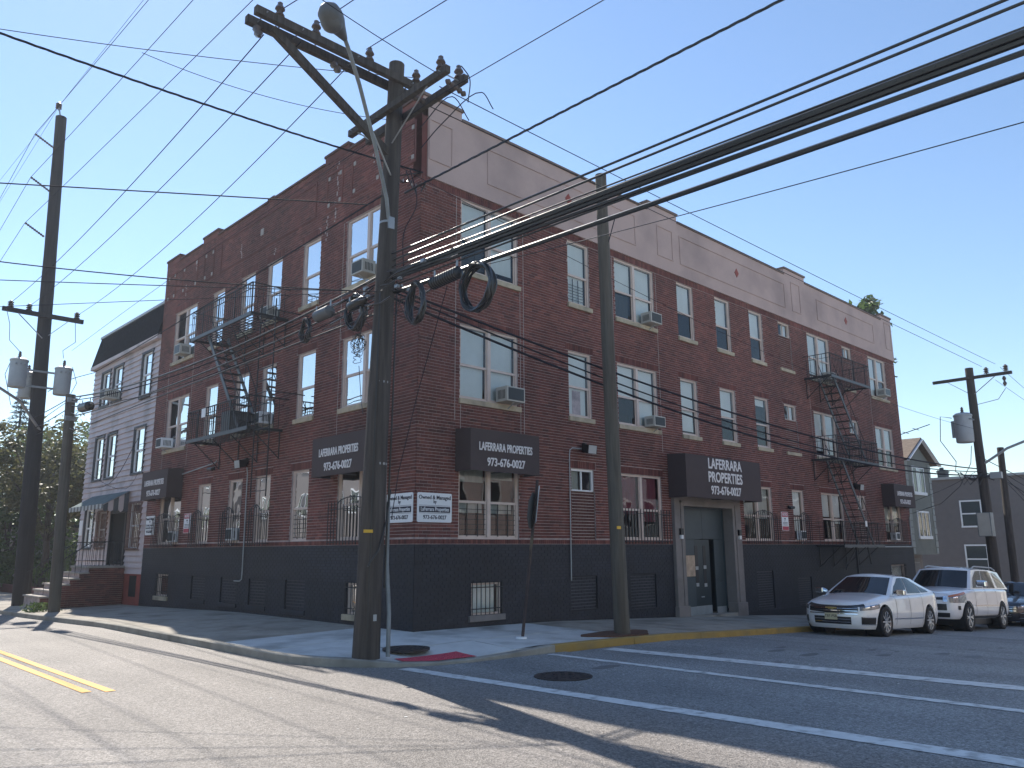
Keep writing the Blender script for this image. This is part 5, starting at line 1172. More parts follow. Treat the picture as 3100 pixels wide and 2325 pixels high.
# ================================================================== WIRES
WIRES = {
'static': ([(-2.89, 32.49, 19.89), (-2.89, 20.50, 19.42), (-2.89, 11.14, 19.05), (-2.89, -2.85, 18.49)], 0.006, 0),
'static_far': ([(-2.89, 20.50, 19.42), (-2.89, 30.14, 18.44), (-2.89, 50.04, 16.43)], 0.006, 0),
'top0': ([(-3.62, 20.50, 17.86), (-3.62, 16.74, 17.54), (-3.62, 8.25, 17.05), (-3.62, -7.72, 16.12)], 0.009, 0),
'topfar0': ([(-3.62, 20.50, 17.86), (-3.62, 25.80, 16.91), (-3.62, 43.52, 13.75)], 0.009, 0),
'top1': ([(-3.58, 20.50, 16.02), (-3.58, 15.84, 15.66), (-3.58, 4.94, 15.22), (-3.58, -11.05, 14.59)], 0.009, 0),
'topfar1': ([(-3.58, 20.50, 16.02), (-3.58, 25.11, 15.22), (-3.58, 42.85, 12.17)], 0.009, 0),
'top2': ([(-3.58, 20.50, 14.11), (-3.58, 15.12, 13.75), (-3.58, 1.44, 13.27), (-3.58, -14.55, 12.71)], 0.009, 0),
'topfar2': ([(-3.58, 20.50, 14.11), (-3.58, 24.22, 13.56), (-3.58, 42.03, 10.95)], 0.009, 0),
'prim0': ([(-4.97, -2.30, 9.81), (-4.83, 0.46, 9.79), (-4.58, 5.08, 9.89), (-4.29, 10.51, 10.01), (-3.76, 20.40, 10.78)], 0.009, 0),
'prim1': ([(-4.31, -2.30, 10.00), (-4.29, -1.89, 10.01), (-4.16, 0.65, 9.96), (-3.93, 5.13, 10.02), (-3.68, 10.01, 10.03), (-3.15, 20.40, 10.77)], 0.009, 0),
'prim2': ([(-3.46, -2.30, 9.85), (-3.23, 0.31, 9.75), (-2.91, 3.99, 9.79), (-2.55, 8.22, 9.82), (-1.50, 20.40, 10.73)], 0.009, 0),
'over0': ([(-4.55, -2.00, 10.65), (-4.55, -2.52, 10.54), (-4.55, -16.21, 7.65)], 0.009, 0),
'over1': ([(-3.89, -2.00, 10.68), (-3.89, -3.21, 10.51), (-3.89, -17.07, 8.52)], 0.009, 0),
'over2': ([(-2.83, -2.00, 10.71), (-2.83, -4.34, 10.44), (-2.83, -18.25, 8.80)], 0.009, 0),
'west': ([(-2.53, -3.80, 9.48), (-2.86, -3.80, 9.45), (-3.28, -3.80, 9.47), (-3.79, -3.80, 9.48), (-4.62, -3.80, 9.79), (-15.85, -3.80, 14.02)], 0.008, 0),
'w9': ([(-2.45, -3.90, 9.15), (-2.45, -7.30, 8.99), (-2.45, -21.28, 8.32)], 0.008, 0),
'w9b': ([(-2.30, -3.71, 9.30), (-2.21, -0.96, 9.45), (-2.08, 3.12, 9.33), (-1.87, 9.74, 9.43), (-1.54, 20.20, 9.29)], 0.007, 0),
't1': ([(-1.63, -2.20, 8.58), (-2.64, -2.14, 8.47), (-3.53, -2.08, 8.36), (-4.72, -2.01, 8.34), (-5.75, -1.95, 8.35), (-6.61, -1.90, 8.41), (-7.28, -1.86, 8.41), (-7.94, -1.82, 8.47), (-8.42, -1.79, 8.50), (-20.36, -1.07, 9.34)], 0.016, 1),
't2': ([(-1.66, -2.10, 10.59), (-2.67, -1.62, 10.43), (-4.02, -0.98, 10.25), (-5.77, -0.15, 10.13), (-6.30, 0.10, 10.13), (-8.04, 0.93, 10.20), (-18.87, 6.06, 10.66)], 0.007, 0),
't3': ([(-2.33, -2.10, 9.43), (-2.98, -1.74, 9.40), (-3.27, -1.57, 9.44), (-3.93, -1.21, 9.53), (-5.47, -0.34, 9.91), (-6.09, -0.00, 10.10)], 0.006, 0),
't4': ([(-2.74, -2.10, 7.61), (-2.89, -1.96, 7.65), (-3.90, -1.03, 7.72), (-6.65, 1.51, 7.93), (-7.51, 2.31, 8.00), (-16.31, 10.45, 8.66)], 0.012, 0),
't5': ([(-2.51, -2.10, 6.05), (-4.15, -0.82, 5.97), (-5.30, 0.08, 6.10), (-5.79, 0.45, 6.18), (-6.77, 1.22, 6.35), (-7.46, 1.76, 6.50), (-16.79, 9.03, 8.57)], 0.01, 0),
't6': ([(-2.51, -2.10, 6.05), (-3.90, -0.68, 6.08), (-5.13, 0.58, 6.21), (-7.25, 2.74, 6.40), (-15.63, 11.30, 7.16)], 0.008, 0),
't7': ([(-2.51, -2.10, 6.05), (-3.87, -0.25, 6.16), (-4.91, 1.16, 6.12), (-6.98, 3.96, 6.20), (-14.10, 13.62, 6.46)], 0.006, 0),
'svc': ([(-2.46, -2.10, 7.87), (-2.29, -0.37, 7.97), (-1.94, 3.25, 8.23), (-1.43, 8.43, 8.35), (-1.13, 11.48, 8.32), (-0.05, 22.40, 9.00)], 0.014, 1),
'svc2': ([(-0.05, 22.40, 9.00), (-1.24, 21.27, 8.34), (-2.15, 20.40, 7.62)], 0.014, 1),
'tel0': ([(-2.38, -2.15, 6.41), (-2.42, -0.69, 6.27), (-2.49, 2.68, 6.17), (-2.60, 7.27, 6.05), (-2.77, 14.90, 6.53)], 0.022, 0),
'tel1': ([(-2.41, -2.15, 6.26), (-2.45, -0.47, 6.12), (-2.50, 2.07, 5.99), (-2.57, 5.29, 5.95), (-2.77, 14.90, 6.43)], 0.014, 0),
'tel2': ([(-2.42, -2.15, 6.07), (-2.44, -0.80, 5.88), (-2.47, 0.74, 5.82), (-2.52, 3.60, 5.89), (-2.57, 6.82, 5.73), (-2.71, 14.90, 5.90)], 0.018, 0),
'tel3': ([(-2.45, -2.15, 5.67), (-2.46, -0.92, 5.82), (-2.48, 0.40, 5.86), (-2.50, 2.03, 5.70), (-2.54, 5.26, 5.50), (-2.58, 7.88, 5.44), (-2.67, 14.90, 5.40)], 0.016, 0),
'tel4': ([(-2.47, -2.15, 5.94), (-2.52, 0.63, 5.83), (-2.58, 4.45, 5.57), (-2.75, 14.90, 6.24)], 0.01, 0),
'telfar0': ([(-2.77, 14.90, 6.53), (-2.49, 20.30, 6.59)], 0.016, 0),
'telfar1': ([(-2.74, 14.90, 6.22), (-2.45, 20.30, 6.18)], 0.016, 0),
'telfar2': ([(-2.71, 14.90, 5.90), (-2.42, 20.30, 5.89)], 0.016, 0),
'telfarther0': ([(-2.57, 20.30, 6.58), (-2.50, 25.65, 6.29), (-2.37, 35.63, 5.74)], 0.014, 0),
'telfarther1': ([(-2.52, 20.30, 6.11), (-2.50, 25.49, 5.99), (-2.46, 35.49, 5.76)], 0.014, 0),
'hd1': ([(-2.64, 14.90, 5.17), (-0.05, 22.00, 6.00)], 0.006, 0),
'hd2': ([(-2.49, 14.90, 3.61), (-1.10, 15.71, 3.87), (-0.08, 16.30, 5.60)], 0.01, 0),
'hd3': ([(-2.57, 14.90, 4.43), (-0.64, 15.44, 3.71), (-0.08, 15.60, 4.60)], 0.006, 0),
'c1': ([(-2.32, -2.10, 6.76), (-2.32, -2.40, 6.79), (-2.32, -4.13, 6.71), (-2.32, -6.67, 6.62), (-2.32, -8.04, 6.59), (-2.32, -11.82, 6.53), (-2.32, -23.82, 6.33)], 0.017, 0),
'c2': ([(-2.30, -2.10, 6.64), (-2.30, -3.06, 6.70), (-2.30, -4.11, 6.63), (-2.30, -6.59, 6.52), (-2.30, -8.02, 6.51), (-2.30, -12.00, 6.42), (-2.30, -23.99, 6.15)], 0.017, 0),
'c3': ([(-2.30, -2.10, 6.53), (-2.30, -3.96, 6.45), (-2.30, -6.91, 6.31), (-2.30, -8.01, 6.32), (-2.30, -11.97, 6.21), (-2.30, -23.96, 5.86)], 0.012, 0),
'big': ([(-2.30, -2.10, 6.39), (-2.30, -4.01, 6.38), (-2.30, -6.12, 6.31), (-2.30, -8.00, 6.21), (-2.30, -11.96, 6.11), (-2.30, -23.95, 5.79)], 0.052, 0),
'big2': ([(-2.29, -2.10, 6.33), (-2.29, -4.08, 6.31), (-2.29, -6.18, 6.26), (-2.29, -7.99, 6.15), (-2.29, -11.95, 6.04), (-2.29, -23.95, 5.71)], 0.034, 0),
'c4': ([(-2.27, -2.10, 6.30), (-2.27, -4.28, 6.26), (-2.27, -6.55, 6.19), (-2.27, -7.97, 6.07), (-2.27, -11.93, 5.95), (-2.27, -23.93, 5.59)], 0.026, 0),
'c5': ([(-2.27, -2.10, 6.18), (-2.27, -3.61, 6.10), (-2.27, -5.10, 6.14), (-2.27, -7.18, 6.11), (-2.27, -9.33, 6.02), (-2.27, -21.32, 5.52)], 0.014, 0),
'c6': ([(-2.24, -2.10, 6.06), (-2.24, -2.89, 6.05), (-2.24, -4.53, 6.00), (-2.24, -6.29, 5.93), (-2.24, -7.94, 5.87), (-2.24, -11.90, 5.76), (-2.24, -23.90, 5.42)], 0.034, 0),
'c7': ([(-0.54, -2.10, 6.93), (-0.54, -2.82, 6.86), (-0.54, -6.75, 6.42), (-0.54, -11.53, 6.18), (-0.54, -23.52, 5.60)], 0.007, 0),
'c8': ([(-1.96, -2.10, 8.08), (-1.96, -2.85, 8.25), (-1.96, -4.67, 8.13), (-1.96, -6.04, 8.03), (-1.96, -7.21, 7.98), (-1.96, -9.65, 7.94), (-1.96, -21.65, 7.70)], 0.018, 1),
'd1': ([(-2.30, -2.20, 6.15), (-1.30, -2.24, 6.14), (-0.25, -2.29, 6.21), (1.02, -2.35, 5.96), (3.13, -2.44, 5.62), (5.20, -2.53, 5.36), (7.70, -2.64, 5.03), (11.17, -2.79, 4.70), (18.60, -3.11, 4.39), (25.23, -3.40, 4.64)], 0.022, 0),
'd2': ([(-2.29, -2.20, 6.09), (-1.54, -2.23, 6.06), (1.00, -2.34, 5.65), (3.17, -2.44, 5.32), (5.17, -2.53, 5.06), (11.11, -2.79, 4.55), (18.67, -3.12, 4.25), (25.19, -3.40, 4.52)], 0.016, 0),
'd3': ([(-2.28, -2.20, 5.97), (-1.57, -2.23, 5.89), (0.14, -2.31, 5.60), (3.16, -2.44, 5.15), (5.16, -2.53, 4.91), (7.66, -2.63, 4.64), (13.91, -2.91, 4.20), (18.53, -3.11, 4.12), (25.14, -3.40, 4.38)], 0.024, 0),
'd4': ([(-2.45, -3.71, 9.32), (-1.81, -3.70, 9.33), (-1.13, -3.69, 9.38), (7.43, -3.59, 9.55), (12.36, -3.52, 9.40), (15.76, -3.48, 9.37), (30.00, -3.30, 9.69)], 0.009, 0),
'd5': ([(-2.45, -2.77, 9.57), (-1.99, -2.77, 9.61), (-0.99, -2.79, 9.62), (7.08, -2.93, 9.65), (10.54, -2.99, 9.43), (18.35, -3.13, 9.23), (27.90, -3.30, 9.24)], 0.009, 0),
'd6': ([(-2.23, -2.20, 8.51), (2.03, -2.38, 8.08), (4.44, -2.48, 7.88), (6.67, -2.58, 7.47), (11.54, -2.79, 6.72), (14.32, -2.91, 6.43), (18.53, -3.09, 6.13), (25.87, -3.40, 6.28)], 0.006, 0),
'e1': ([(30.73, -3.30, 9.65), (34.35, -3.30, 9.17), (48.23, -3.30, 7.33)], 0.009, 0),
'e2': ([(29.67, -3.30, 8.91), (34.06, -3.30, 8.55), (48.01, -3.30, 7.44)], 0.009, 0),
'e3': ([(25.44, -3.40, 5.17), (32.14, -3.30, 4.62), (42.11, -3.15, 3.82)], 0.016, 0),
'e4': ([(25.20, -3.40, 4.56), (28.93, -3.34, 4.58), (31.77, -3.30, 3.86), (41.46, -3.15, 1.38)], 0.02, 0),
'e50': ([(28.92, -3.30, 4.73), (31.99, -3.30, 4.32), (41.91, -3.30, 2.99)], 0.012, 0),
'e51': ([(29.00, -3.30, 4.59), (31.77, -3.30, 3.86), (41.44, -3.30, 1.30)], 0.012, 0),
'e52': ([(28.94, -3.30, 4.45), (31.66, -3.30, 3.63), (41.24, -3.30, 0.77)], 0.012, 0),
'g1': ([(25.20, -3.40, 4.56), (26.34, -2.02, 4.11), (28.20, 0.25, 3.60)], 0.008, 0)}
WLAB = {
'static': 'thin top wire from the very tall left pole running overhead', 'static_far': 'thin top wire leaving the tall left pole to the left',
'top0': 'highest of the three side insulator wires on the tall left pole, running overhead', 'topfar0': 'highest side insulator wire leaving the frame at the left',
'top1': 'middle of the three side insulator wires on the tall left pole, running overhead', 'topfar1': 'middle side insulator wire leaving the frame at the left',
'top2': 'lowest of the three side insulator wires on the tall left pole, running overhead', 'topfar2': 'lowest side insulator wire leaving the frame at the left',
'prim0': 'wire from the outer end of the long crossarm to the left pole crossarm', 'prim1': 'wire from the middle of the long crossarm to the left pole crossarm', 'prim2': 'wire from the long crossarm near the lamp to the right end of the left crossarm',
'over0': 'wire from the outermost top insulator out of the frame at the top', 'over1': 'wire passing behind the street lamp head to the top of the frame', 'over2': 'wire from the insulator right of the lamp rising to the top of the frame',
'west': 'wire from the short crossarm rising to the upper left past the lamp head', 'w9': 'wire rising from the short crossarm over the side street sky', 'w9b': 'thin wire following the main road parapet to the left transformers',
't1': 'thick twisted service cable crossing the upper left sky', 't2': 'guy wire with insulators crossing the upper left sky', 't3': 'thin guy wire branching from the upper guy to the short crossarm', 't4': 'twisted cable crossing the sky level with the second side insulator',
't5': 'upper of the cables meeting the grey house roof height at the left', 't6': 'middle cable crossing at the left between the parapet and the transformers', 't7': 'pale thin cable nearly level across the upper left balcony',
'svc': 'twisted service cable sagging from the big pole to the grey house eave', 'svc2': 'short service cable from the grey house eave to the tall pole',
'tel0': 'topmost thick telephone cable between the big pole and the short left pole', 'tel1': 'second telephone cable from the top between the big pole and the short left pole', 'tel2': 'third telephone cable from the top between the big pole and the short left pole', 'tel3': 'lowest telephone cable carrying the small coil left of the big pole', 'tel4': 'thin telephone cable among the bundle left of the big pole',
'telfar0': 'top cable between the short left pole and the tall pole', 'telfar1': 'middle cable between the short left pole and the tall pole', 'telfar2': 'lowest cable between the short left pole and the tall pole',
'telfarther0': 'upper cable leaving the tall pole at the far left', 'telfarther1': 'lower cable leaving the tall pole at the far left',
'hd1': 'thin drop wire from the short pole to the grey house upper floor', 'hd2': 'black drop cable sagging to the grey house beside the brick wall', 'hd3': 'slack thin drop wire hanging low before the grey house',
'c1': 'topmost cable of the big bundle rising to the top right', 'c2': 'second cable of the big bundle rising to the top right', 'c3': 'thin cable just above the thick bundle at the right', 'big': 'thickest black cable bundle rising to the top right', 'big2': 'second thick black cable lashed just beneath the thickest bundle', 'c4': 'black cable below the thick bundle at the right edge', 'c5': 'bright edged cable merging under the thick bundle', 'c6': 'thick lowest black cable rising to the right edge', 'c7': 'thin pale wire lowest on the right, rising past the slim pole', 'c8': 'twisted triplex cable rising over the stucco parapet',
'd1': 'upper of three black cables running along the side street wall', 'd2': 'middle of three black cables running along the side street wall', 'd3': 'lowest and thickest of three black cables running along the side street wall',
'd4': 'upper bare wire from the short crossarm to the far right pole', 'd5': 'lower bare wire along the stucco parapet to the far right pole', 'd6': 'thin service wire sloping across the upper windows of the side street wall',
'e1': 'upper bare wire leaving the far right pole', 'e2': 'lower bare wire leaving the far right pole', 'e3': 'thin cable leaving the far right pole above the thinner pole', 'e4': 'thick cable from the far right pole past the thinner pole', 'e50': 'upper cable sloping down from the thinner right pole', 'e51': 'middle cable sloping down from the thinner right pole', 'e52': 'lowest cable sloping down from the thinner right pole', 'g1': 'drop wire from the far right pole to the sage house'}
# smooth measured sag: fit a parabola in the span direction so no kinks remain
def smooth_sag(P):
    if len(P) < 4: return P
    A, B = Vector(P[0]), Vector(P[-1]); h = Vector((B.x-A.x, B.y-A.y)); L = h.length
    xs = [Vector((p[0]-A.x, p[1]-A.y)).dot(h)/L/L for p in P]; zs = [p[2] for p in P]
    S = [[0]*3 for _ in range(3)]; Tt = [0]*3
    for i, (x, z) in enumerate(zip(xs, zs)):
        wgt = 30 if i in (0, len(P)-1) else 1
        v = (1, x, x*x)
        for a in range(3):
            Tt[a] += wgt*v[a]*z
            for b in range(3): S[a][b] += wgt*v[a]*v[b]
    co_ = Matrix(S).inverted() @ Vector(Tt)
    N = 30
    return [Vector((A.x+h.x*i/N, A.y+h.y*i/N, co_[0]+co_[1]*(i/N)+co_[2]*(i/N)**2)) for i in range(N+1)]
for k, (pts, r, tw) in WIRES.items():
    P = smooth_sag(pts) if len(pts) > 3 else crom(pts)
    q = MB()
    if tw:
        LL = [0]
        for a, b in zip(P[:-1], P[1:]): LL.append(LL[-1]+(b-a).length)
        N = int(LL[-1]/.09)
        for s in range(3):
            o_ = []
            for i in range(N+1):
                l = LL[-1]*i/N; j = 0
                while j < len(P)-2 and LL[j+1] < l: j += 1
                p = P[j].lerp(P[j+1], min(1, (l-LL[j])/max(1e-6, LL[j+1]-LL[j]))); d = (P[j+1]-P[j]).normalized(); a = d.cross(Vector((0, 0, 1))).normalized(); b = d.cross(a)
                t = 2*PI*l/.75+2*PI*s/3; o_.append(p+(a*math.cos(t)+b*math.sin(t))*r*.62)
            q.tube(o_, r*.55, 4)
    else: q.tube(P, r, 6)
    if k in ('big', 'c6'):      # lashing wire
        for i in range(len(P)-1):
            for j in range(6):
                p = P[i].lerp(P[i+1], j/6); 
                if (P[i+1]-P[i]).length > 3: continue
                q.obox(p+Vector((-r, -.03, -r*.3)), p+Vector((r*.2, .05, r*1.05)), .006, .006)
    o = q.build('overhead_cable' if r > .0095 else 'overhead_wire', M['cable'] if k[0] == 'c' or k.startswith('big') or k in ('tel0', 'tel2', 'tel3') else (M['cable_matte'] if r > .0095 else M['wire']), None, smooth=True)
    tag(o, WLAB[k], 'cable' if r > .0095 else 'wire', 'overhead lines')
def coil(c, r, rz, label, n=6, th=.016, ax='x'):
    rr2 = random.Random(int(abs(c[1])*100)); q = MB()
    for k in range(n):
        dx = rr2.uniform(-.05, .05); dr = rr2.uniform(-.04, .03)
        q.tube([(c[0]+dx+.03*math.sin(3*t+k)+.25*(c[1] > -99)*0, c[1]+(r+dr)*math.cos(t), c[2]+(rz+dr)*math.sin(t)) for t in [2*PI*i/32 for i in range(33)]], th, 6, False)
    o = q.build('cable_coil', M['cable'], None, smooth=True); tag(o, label, 'cable coil', 'coils of spare cable'); return o
coil((-2.45, -1.36, 5.85), .24, .32, 'coil of thick black cable just left of the big pole', 13)
coil((-2.45, -3.18, 5.60), .20, .34, 'narrow looking coil of black cable just right of the big pole', 13)
coil((-2.45, -4.70, 5.50), .33, .36, 'largest round cable coil right of the ribbed splice case', 13)
coil((-2.5, .37, 5.85), .16, .23, 'small thin coil hanging farther left of the big pole', 8, .012)
q = MB(); rr2 = random.Random(5)
for k in range(9):
    cx, cz = -1.55+rr2.uniform(-.08, .08), 5.0+rr2.uniform(-.12, .3); rr_ = rr2.uniform(.08, .2)
    q.tube([(-2.5+rr2.uniform(-.05, .05), cx+rr_*math.cos(t), cz+rr_*1.05*math.sin(t)) for t in [2*PI*i/20 for i in range(21)]], .006, 4, False)
q.tube([(-2.48, -1.7, 6.0), (-2.5, -1.62, 5.4), (-2.5, -1.55, 5.1)], .008, 5); q.tube([(-2.5, -1.6, 4.8), (-2.5, -1.7, 4.2), (-2.55, -1.85, 3.9)], .006, 4)
tag(q.build('wire_tangle', M['cable']), 'tangle of thin wire loops hanging on the left side of the big pole', 'wire coil')
q = MB(); q.tube([(-2.45, -3.98, 5.7), (-2.4, -3.2, 4.1), (-2.33, -2.62, 2.85), (-2.26, -2.36, 2.1)], .007, 5)
tag(q.build('drop_wire', M['cable_matte']), 'thin black drop wire slanting from the cables down to the big pole', 'wire')
def closure(a, b, r, label, rib=True, m='blackplastic'):
    e = tag(empty('splice_case'), label, 'splice case', 'cable splice cases'); a = Vector(a); b = Vector(b); d = (b-a); L = d.length; pts = []; rs = []
    n = 25 if rib else 8
    for i in range(n+1):
        f = i/n; pts.append(a+d*f); rs.append(r*(.35 if i in (0, n) else (1 if (not rib or i % 2) else .9)))
    q = MB(); q.tube(pts, rs, 14); q.build('body', M[m], e, smooth=not rib)
    q = MB()
    for f in (.1, .9): p = a+d*f; q.obox(p, p+Vector((0, 0, r+.1)), .03, .02)
    q.build('hanger', M['steel'], e); return e
closure((-2.5, -3.65, 5.80), (-2.5, -4.35, 5.83), .105, 'ribbed black splice case between the two coils right of the pole')
closure((-2.5, -.62, 6.06), (-2.52, -.02, 6.02), .11, 'smooth grey splice case left of the big pole', False, 'iron_grey')
closure((-2.7, 13.9, 6.05), (-2.68, 13.0, 6.02), .15, 'fat black splice case hanging beside the short left pole', False)
closure((-2.52, -1.2, 5.95), (-2.5, -1.75, 6.0), .085, 'short black splice case behind the coil at the big pole', False)
# ================================================================== LEANING SIGN POST
sp = tag(empty('street_sign'), 'leaning rusty sign post with an octagonal sign seen from the side', 'street sign')
b = Vector((1.0, -2.08, -.06)); t_ = Vector((1.18, -2.18, 2.62)); t_ = Vector((1.32, -2.25, 2.95))
MB().obox(b-Vector((0, 0, .2)), t_, .055, .03).build('post', mk('rusty_post', (.055, .038, .036), .8, var=.4, dirt=(.16, .13, .08), dscale=2), sp)
MB().lathe((1.0, -2.08, -.055), [(.11, 0), (.105, .03), (.05, .035)], 12).build('base_collar', M['sign_white'], sp)
ax = (t_-b).normalized(); cdir = (Vector((-10.06, -13.33, 1.6))-t_); cdir.z = 0; cdir.normalize()
side = Vector((-cdir.y, cdir.x, 0)); nrm = (side*.97+cdir*.25).normalized(); nr2 = (side*.99-cdir*.12).normalized(); wv = ax.cross(nrm).normalized()
def plate(c, pts, th, mat, name, nrm=nrm):
    c = Vector(c); n = len(pts); wv = ax.cross(nrm).normalized(); MB().add([c+wv*a+ax*b_ for a, b_ in pts]+[c+wv*a+ax*b_+nrm*th for a, b_ in pts], [tuple(range(n-1, -1, -1)), tuple(range(n, 2*n))]+[(i, (i+1) % n, n+(i+1) % n, n+i) for i in range(n)]).build(name, M[mat], sp)
cc = b+(t_-b)*.80
plate(cc-nrm*.04-wv*.0, [(.38*math.cos(PI/8+i*PI/4), .38*math.sin(PI/8+i*PI/4)) for i in range(8)], .006, 'screen', 'octagon')
plate(b+(t_-b)*.86+nrm*.035, [(-.16, -.42), (.16, -.42), (.16, .30), (-.16, .30)], .005, 'sign_white', 'parking_sign', nr2)
plate(b+(t_-b)*.86+nrm*.042, [(-.13, -.39), (.13, -.39), (.13, .27), (-.13, .27)], .002, 'sign_pink', 'parking_sign_print', nr2)
# ================================================================== CARS
def lerp(a, b, t): return a+(b-a)*t
def pl_(x, pts):
    return interp(x, [p[0] for p in pts], [p[1] for p in pts])
def car(name, label, cat, group, s, paint, x0, yc, extra):
    e = tag(empty(name), label, cat, group)
    L, Wd, R_ = s['L'], s['W'], s['R']
    out = s['out']; n = len(out)
    # resample half outline
    cum = [0]
    for a, b in zip(out[:-1], out[1:]): cum.append(cum[-1]+math.hypot(b[0]-a[0], b[1]-a[1]))
    P = crom([(a, b, 0) for a, b in out], 8); cum = [0]
    for a, b in zip(P[:-1], P[1:]): cum.append(cum[-1]+(b-a).length)
    TOTL = cum[-1]
    def outl(u):
        l = abs(u)*TOTL; j = 0
        while j < len(P)-2 and cum[j+1] < l: j += 1
        t = min(1, max(0, (l-cum[j])/max(1e-9, cum[j+1]-cum[j]))); p = P[j].lerp(P[j+1], t)
        j2 = max(0, j-2); j3 = min(len(P)-1, j+3); d = (P[j3]-P[j2]).normalized(); nn = Vector((-d.y, d.x, 0))   # outward for front->rear with y>0 : left of travel
        if u < .004 and u > -.004: nn = Vector((-1, 0, 0))
        if abs(u) > .996: nn = Vector((1, 0, 0))
        return p, nn
    rows = s['rows']   # list of (zfun(x), inset_front, inset_side, inset_rear)
    def low(u, v, off=0):
        p, nn = outl(u); k = min(len(rows)-2, int(v*(len(rows)-1))); t = v*(len(rows)-1)-k
        fr = abs(nn.x) if nn.x < 0 else 0; re = nn.x if nn.x > 0 else 0
        def rowp(r): ins = r[1]*fr+r[3]*re+r[2]*(1-fr-re); q = p-nn*(ins-off); return Vector((q.x, q.y, r[0](p.x)))
        vm = [rowp(rows[max(0, k-1)]), rowp(rows[k]), rowp(rows[k+1]), rowp(rows[min(len(rows)-1, k+2)])]
        a, b, c, d = vm; m1 = (c-a)*.5; m2 = (d-b)*.5
        q = (2*t**3-3*t*t+1)*b+(t**3-2*t*t+t)*m1+(-2*t**3+3*t*t)*c+(t**3-t*t)*m2
        if u < 0: q.y = -q.y
        return q
    NU, NV = 96, 18
    us = [i/NU for i in range(NU+1)]
    bm = bmesh.new(); grid = []
    full = [(-u) for u in us[::-1][:-1]]+us   # -1..0..1
    for j in range(NV+1):
        grid.append([bm.verts.new(low(u if abs(u) > 1e-9 else 0, j/NV)) for u in full[1:]])   # skip duplicated rear centre
    m_ = len(grid[0])
    for j in range(NV):
        for i in range(m_): bm.faces.new((grid[j][i], grid[j][(i+1) % m_], grid[j+1][(i+1) % m_], grid[j+1][i]))
    # top deck
    top = grid[-1]; half = (m_-1)//2   # index of u=0 is NU-1
    c0 = NU-1
    NC = 10; prev = [top[c0]]*1
    lines = []
    for k in range(1, NU):
        a = top[c0-k]; b_ = top[c0+k]; row = [a]
        for q in range(1, NC):
            t = q/NC; x = lerp(a.co.x, b_.co.x, t); y = lerp(a.co.y, b_.co.y, t); f = 1-(2*t-1)**2
            row.append(bm.verts.new((x, y, a.co.z+s['crown'](a.co.x)*(f**.7))))
        row.append(b_); lines.append(row)
    for r0, r1 in zip(lines[:-1], lines[1:]):
        for q in range(NC): bm.faces.new((r0[q], r0[q+1], r1[q+1], r1[q]))
    for q in range(NC): bm.faces.new((top[c0], lines[0][q+1], lines[0][q]))
    rearc = top[(c0+NU) % m_] if m_ > c0+NU else top[-1]
    for q in range(NC):
        try: bm.faces.new((lines[-1][q], lines[-1][q+1], rearc))
        except Exception: pass
    bot = grid[0]
    bm.faces.new(bot[::-1])
    bmesh.ops.recalc_face_normals(bm, faces=bm.faces)
    me = bpy.data.meshes.new('body'); bm.to_mesh(me); bm.free()
    body = link('body', me, M[paint], e)
    wx = s['wheels']
    cut = MB()
    for x in wx:
        for sgn in (-1, 1):
            yy = sgn*(Wd/2); cut.lathe((x, min(yy, yy-sgn*.42), R_+.005), [(R_+.055, 0), (R_+.055, .42+.0)] if sgn > 0 else [(R_+.055, 0), (R_+.055, .42)], 40, 'y')
    cme = cut.mesh('cut'); cob = bpy.data.objects.new('cut', cme); COL.objects.link(cob)
    bm = bmesh.new(); bm.from_mesh(cme); bmesh.ops.recalc_face_normals(bm, faces=bm.faces)
    for v in bm.verts:      # widen outwards
        if abs(v.co.y) > Wd/2-.01: v.co.y += .2*(1 if v.co.y > 0 else -1)
    bm.to_mesh(cme); bm.free()
    md = body.modifiers.new('b', 'BOOLEAN'); md.operation = 'DIFFERENCE'; md.object = cob; md.solver = 'EXACT'
    bpy.context.view_layer.update()
    nm = bpy.data.meshes.new_from_object(body.evaluated_get(bpy.context.evaluated_depsgraph_get()))
    if len(nm.polygons) > 500:
        body.modifiers.clear(); body.data = nm
    else: body.modifiers.clear()
    bpy.data.objects.remove(cob)
    body.data.polygons.foreach_set('use_smooth', [True]*len(body.data.polygons)); body.data.set_sharp_from_angle(angle=R(38))
    body.data.materials.clear(); body.data.materials.append(M[paint])
    # greenhouse
    g_ = s['green']
    def green(u, t, off=0):
        a = abs(u); xf, xr, yw = g_['xf'](t), g_['xr'](t), g_['yw'](t); fc, rc = g_['cf'], g_['cr']
        if a < .25: k = a/.25; y = yw*k; x = xf+fc*k*k; nn = Vector((-1, .3*k, .55))
        elif a < .8: k = (a-.25)/.55; x = lerp(xf+fc, xr-rc, k); y = yw*(1+.015*math.sin(PI*k)); nn = Vector((0, 1, .35))
        else: k = (1-a)/.2; y = yw*k; x = xr-rc*k*k; nn = Vector((1, .3*k, .5))
        z = lerp(g_['zb'](x), g_['zt'](x), t)
        if a < .25 or a > .8: z += .03*(1-(y/yw)**2)*t
        q = Vector((x, y, z))+nn.normalized()*off
        if u < 0: q.y = -q.y
        return q
    q = MB(); NG, NT = 80, 8; vs = []; fs = []
    fu = [-1+2*i/(2*NG) for i in range(2*NG)]
    for j in range(NT+1): vs += [green(u, j/NT) for u in fu]
    mm = len(fu)
    for j in range(NT):
        for i in range(mm): fs.append((j*mm+i, j*mm+(i+1) % mm, (j+1)*mm+(i+1) % mm, (j+1)*mm+i))
    q.add(vs, fs)
    # roof: rows across
    rows_ = []; NR = 24
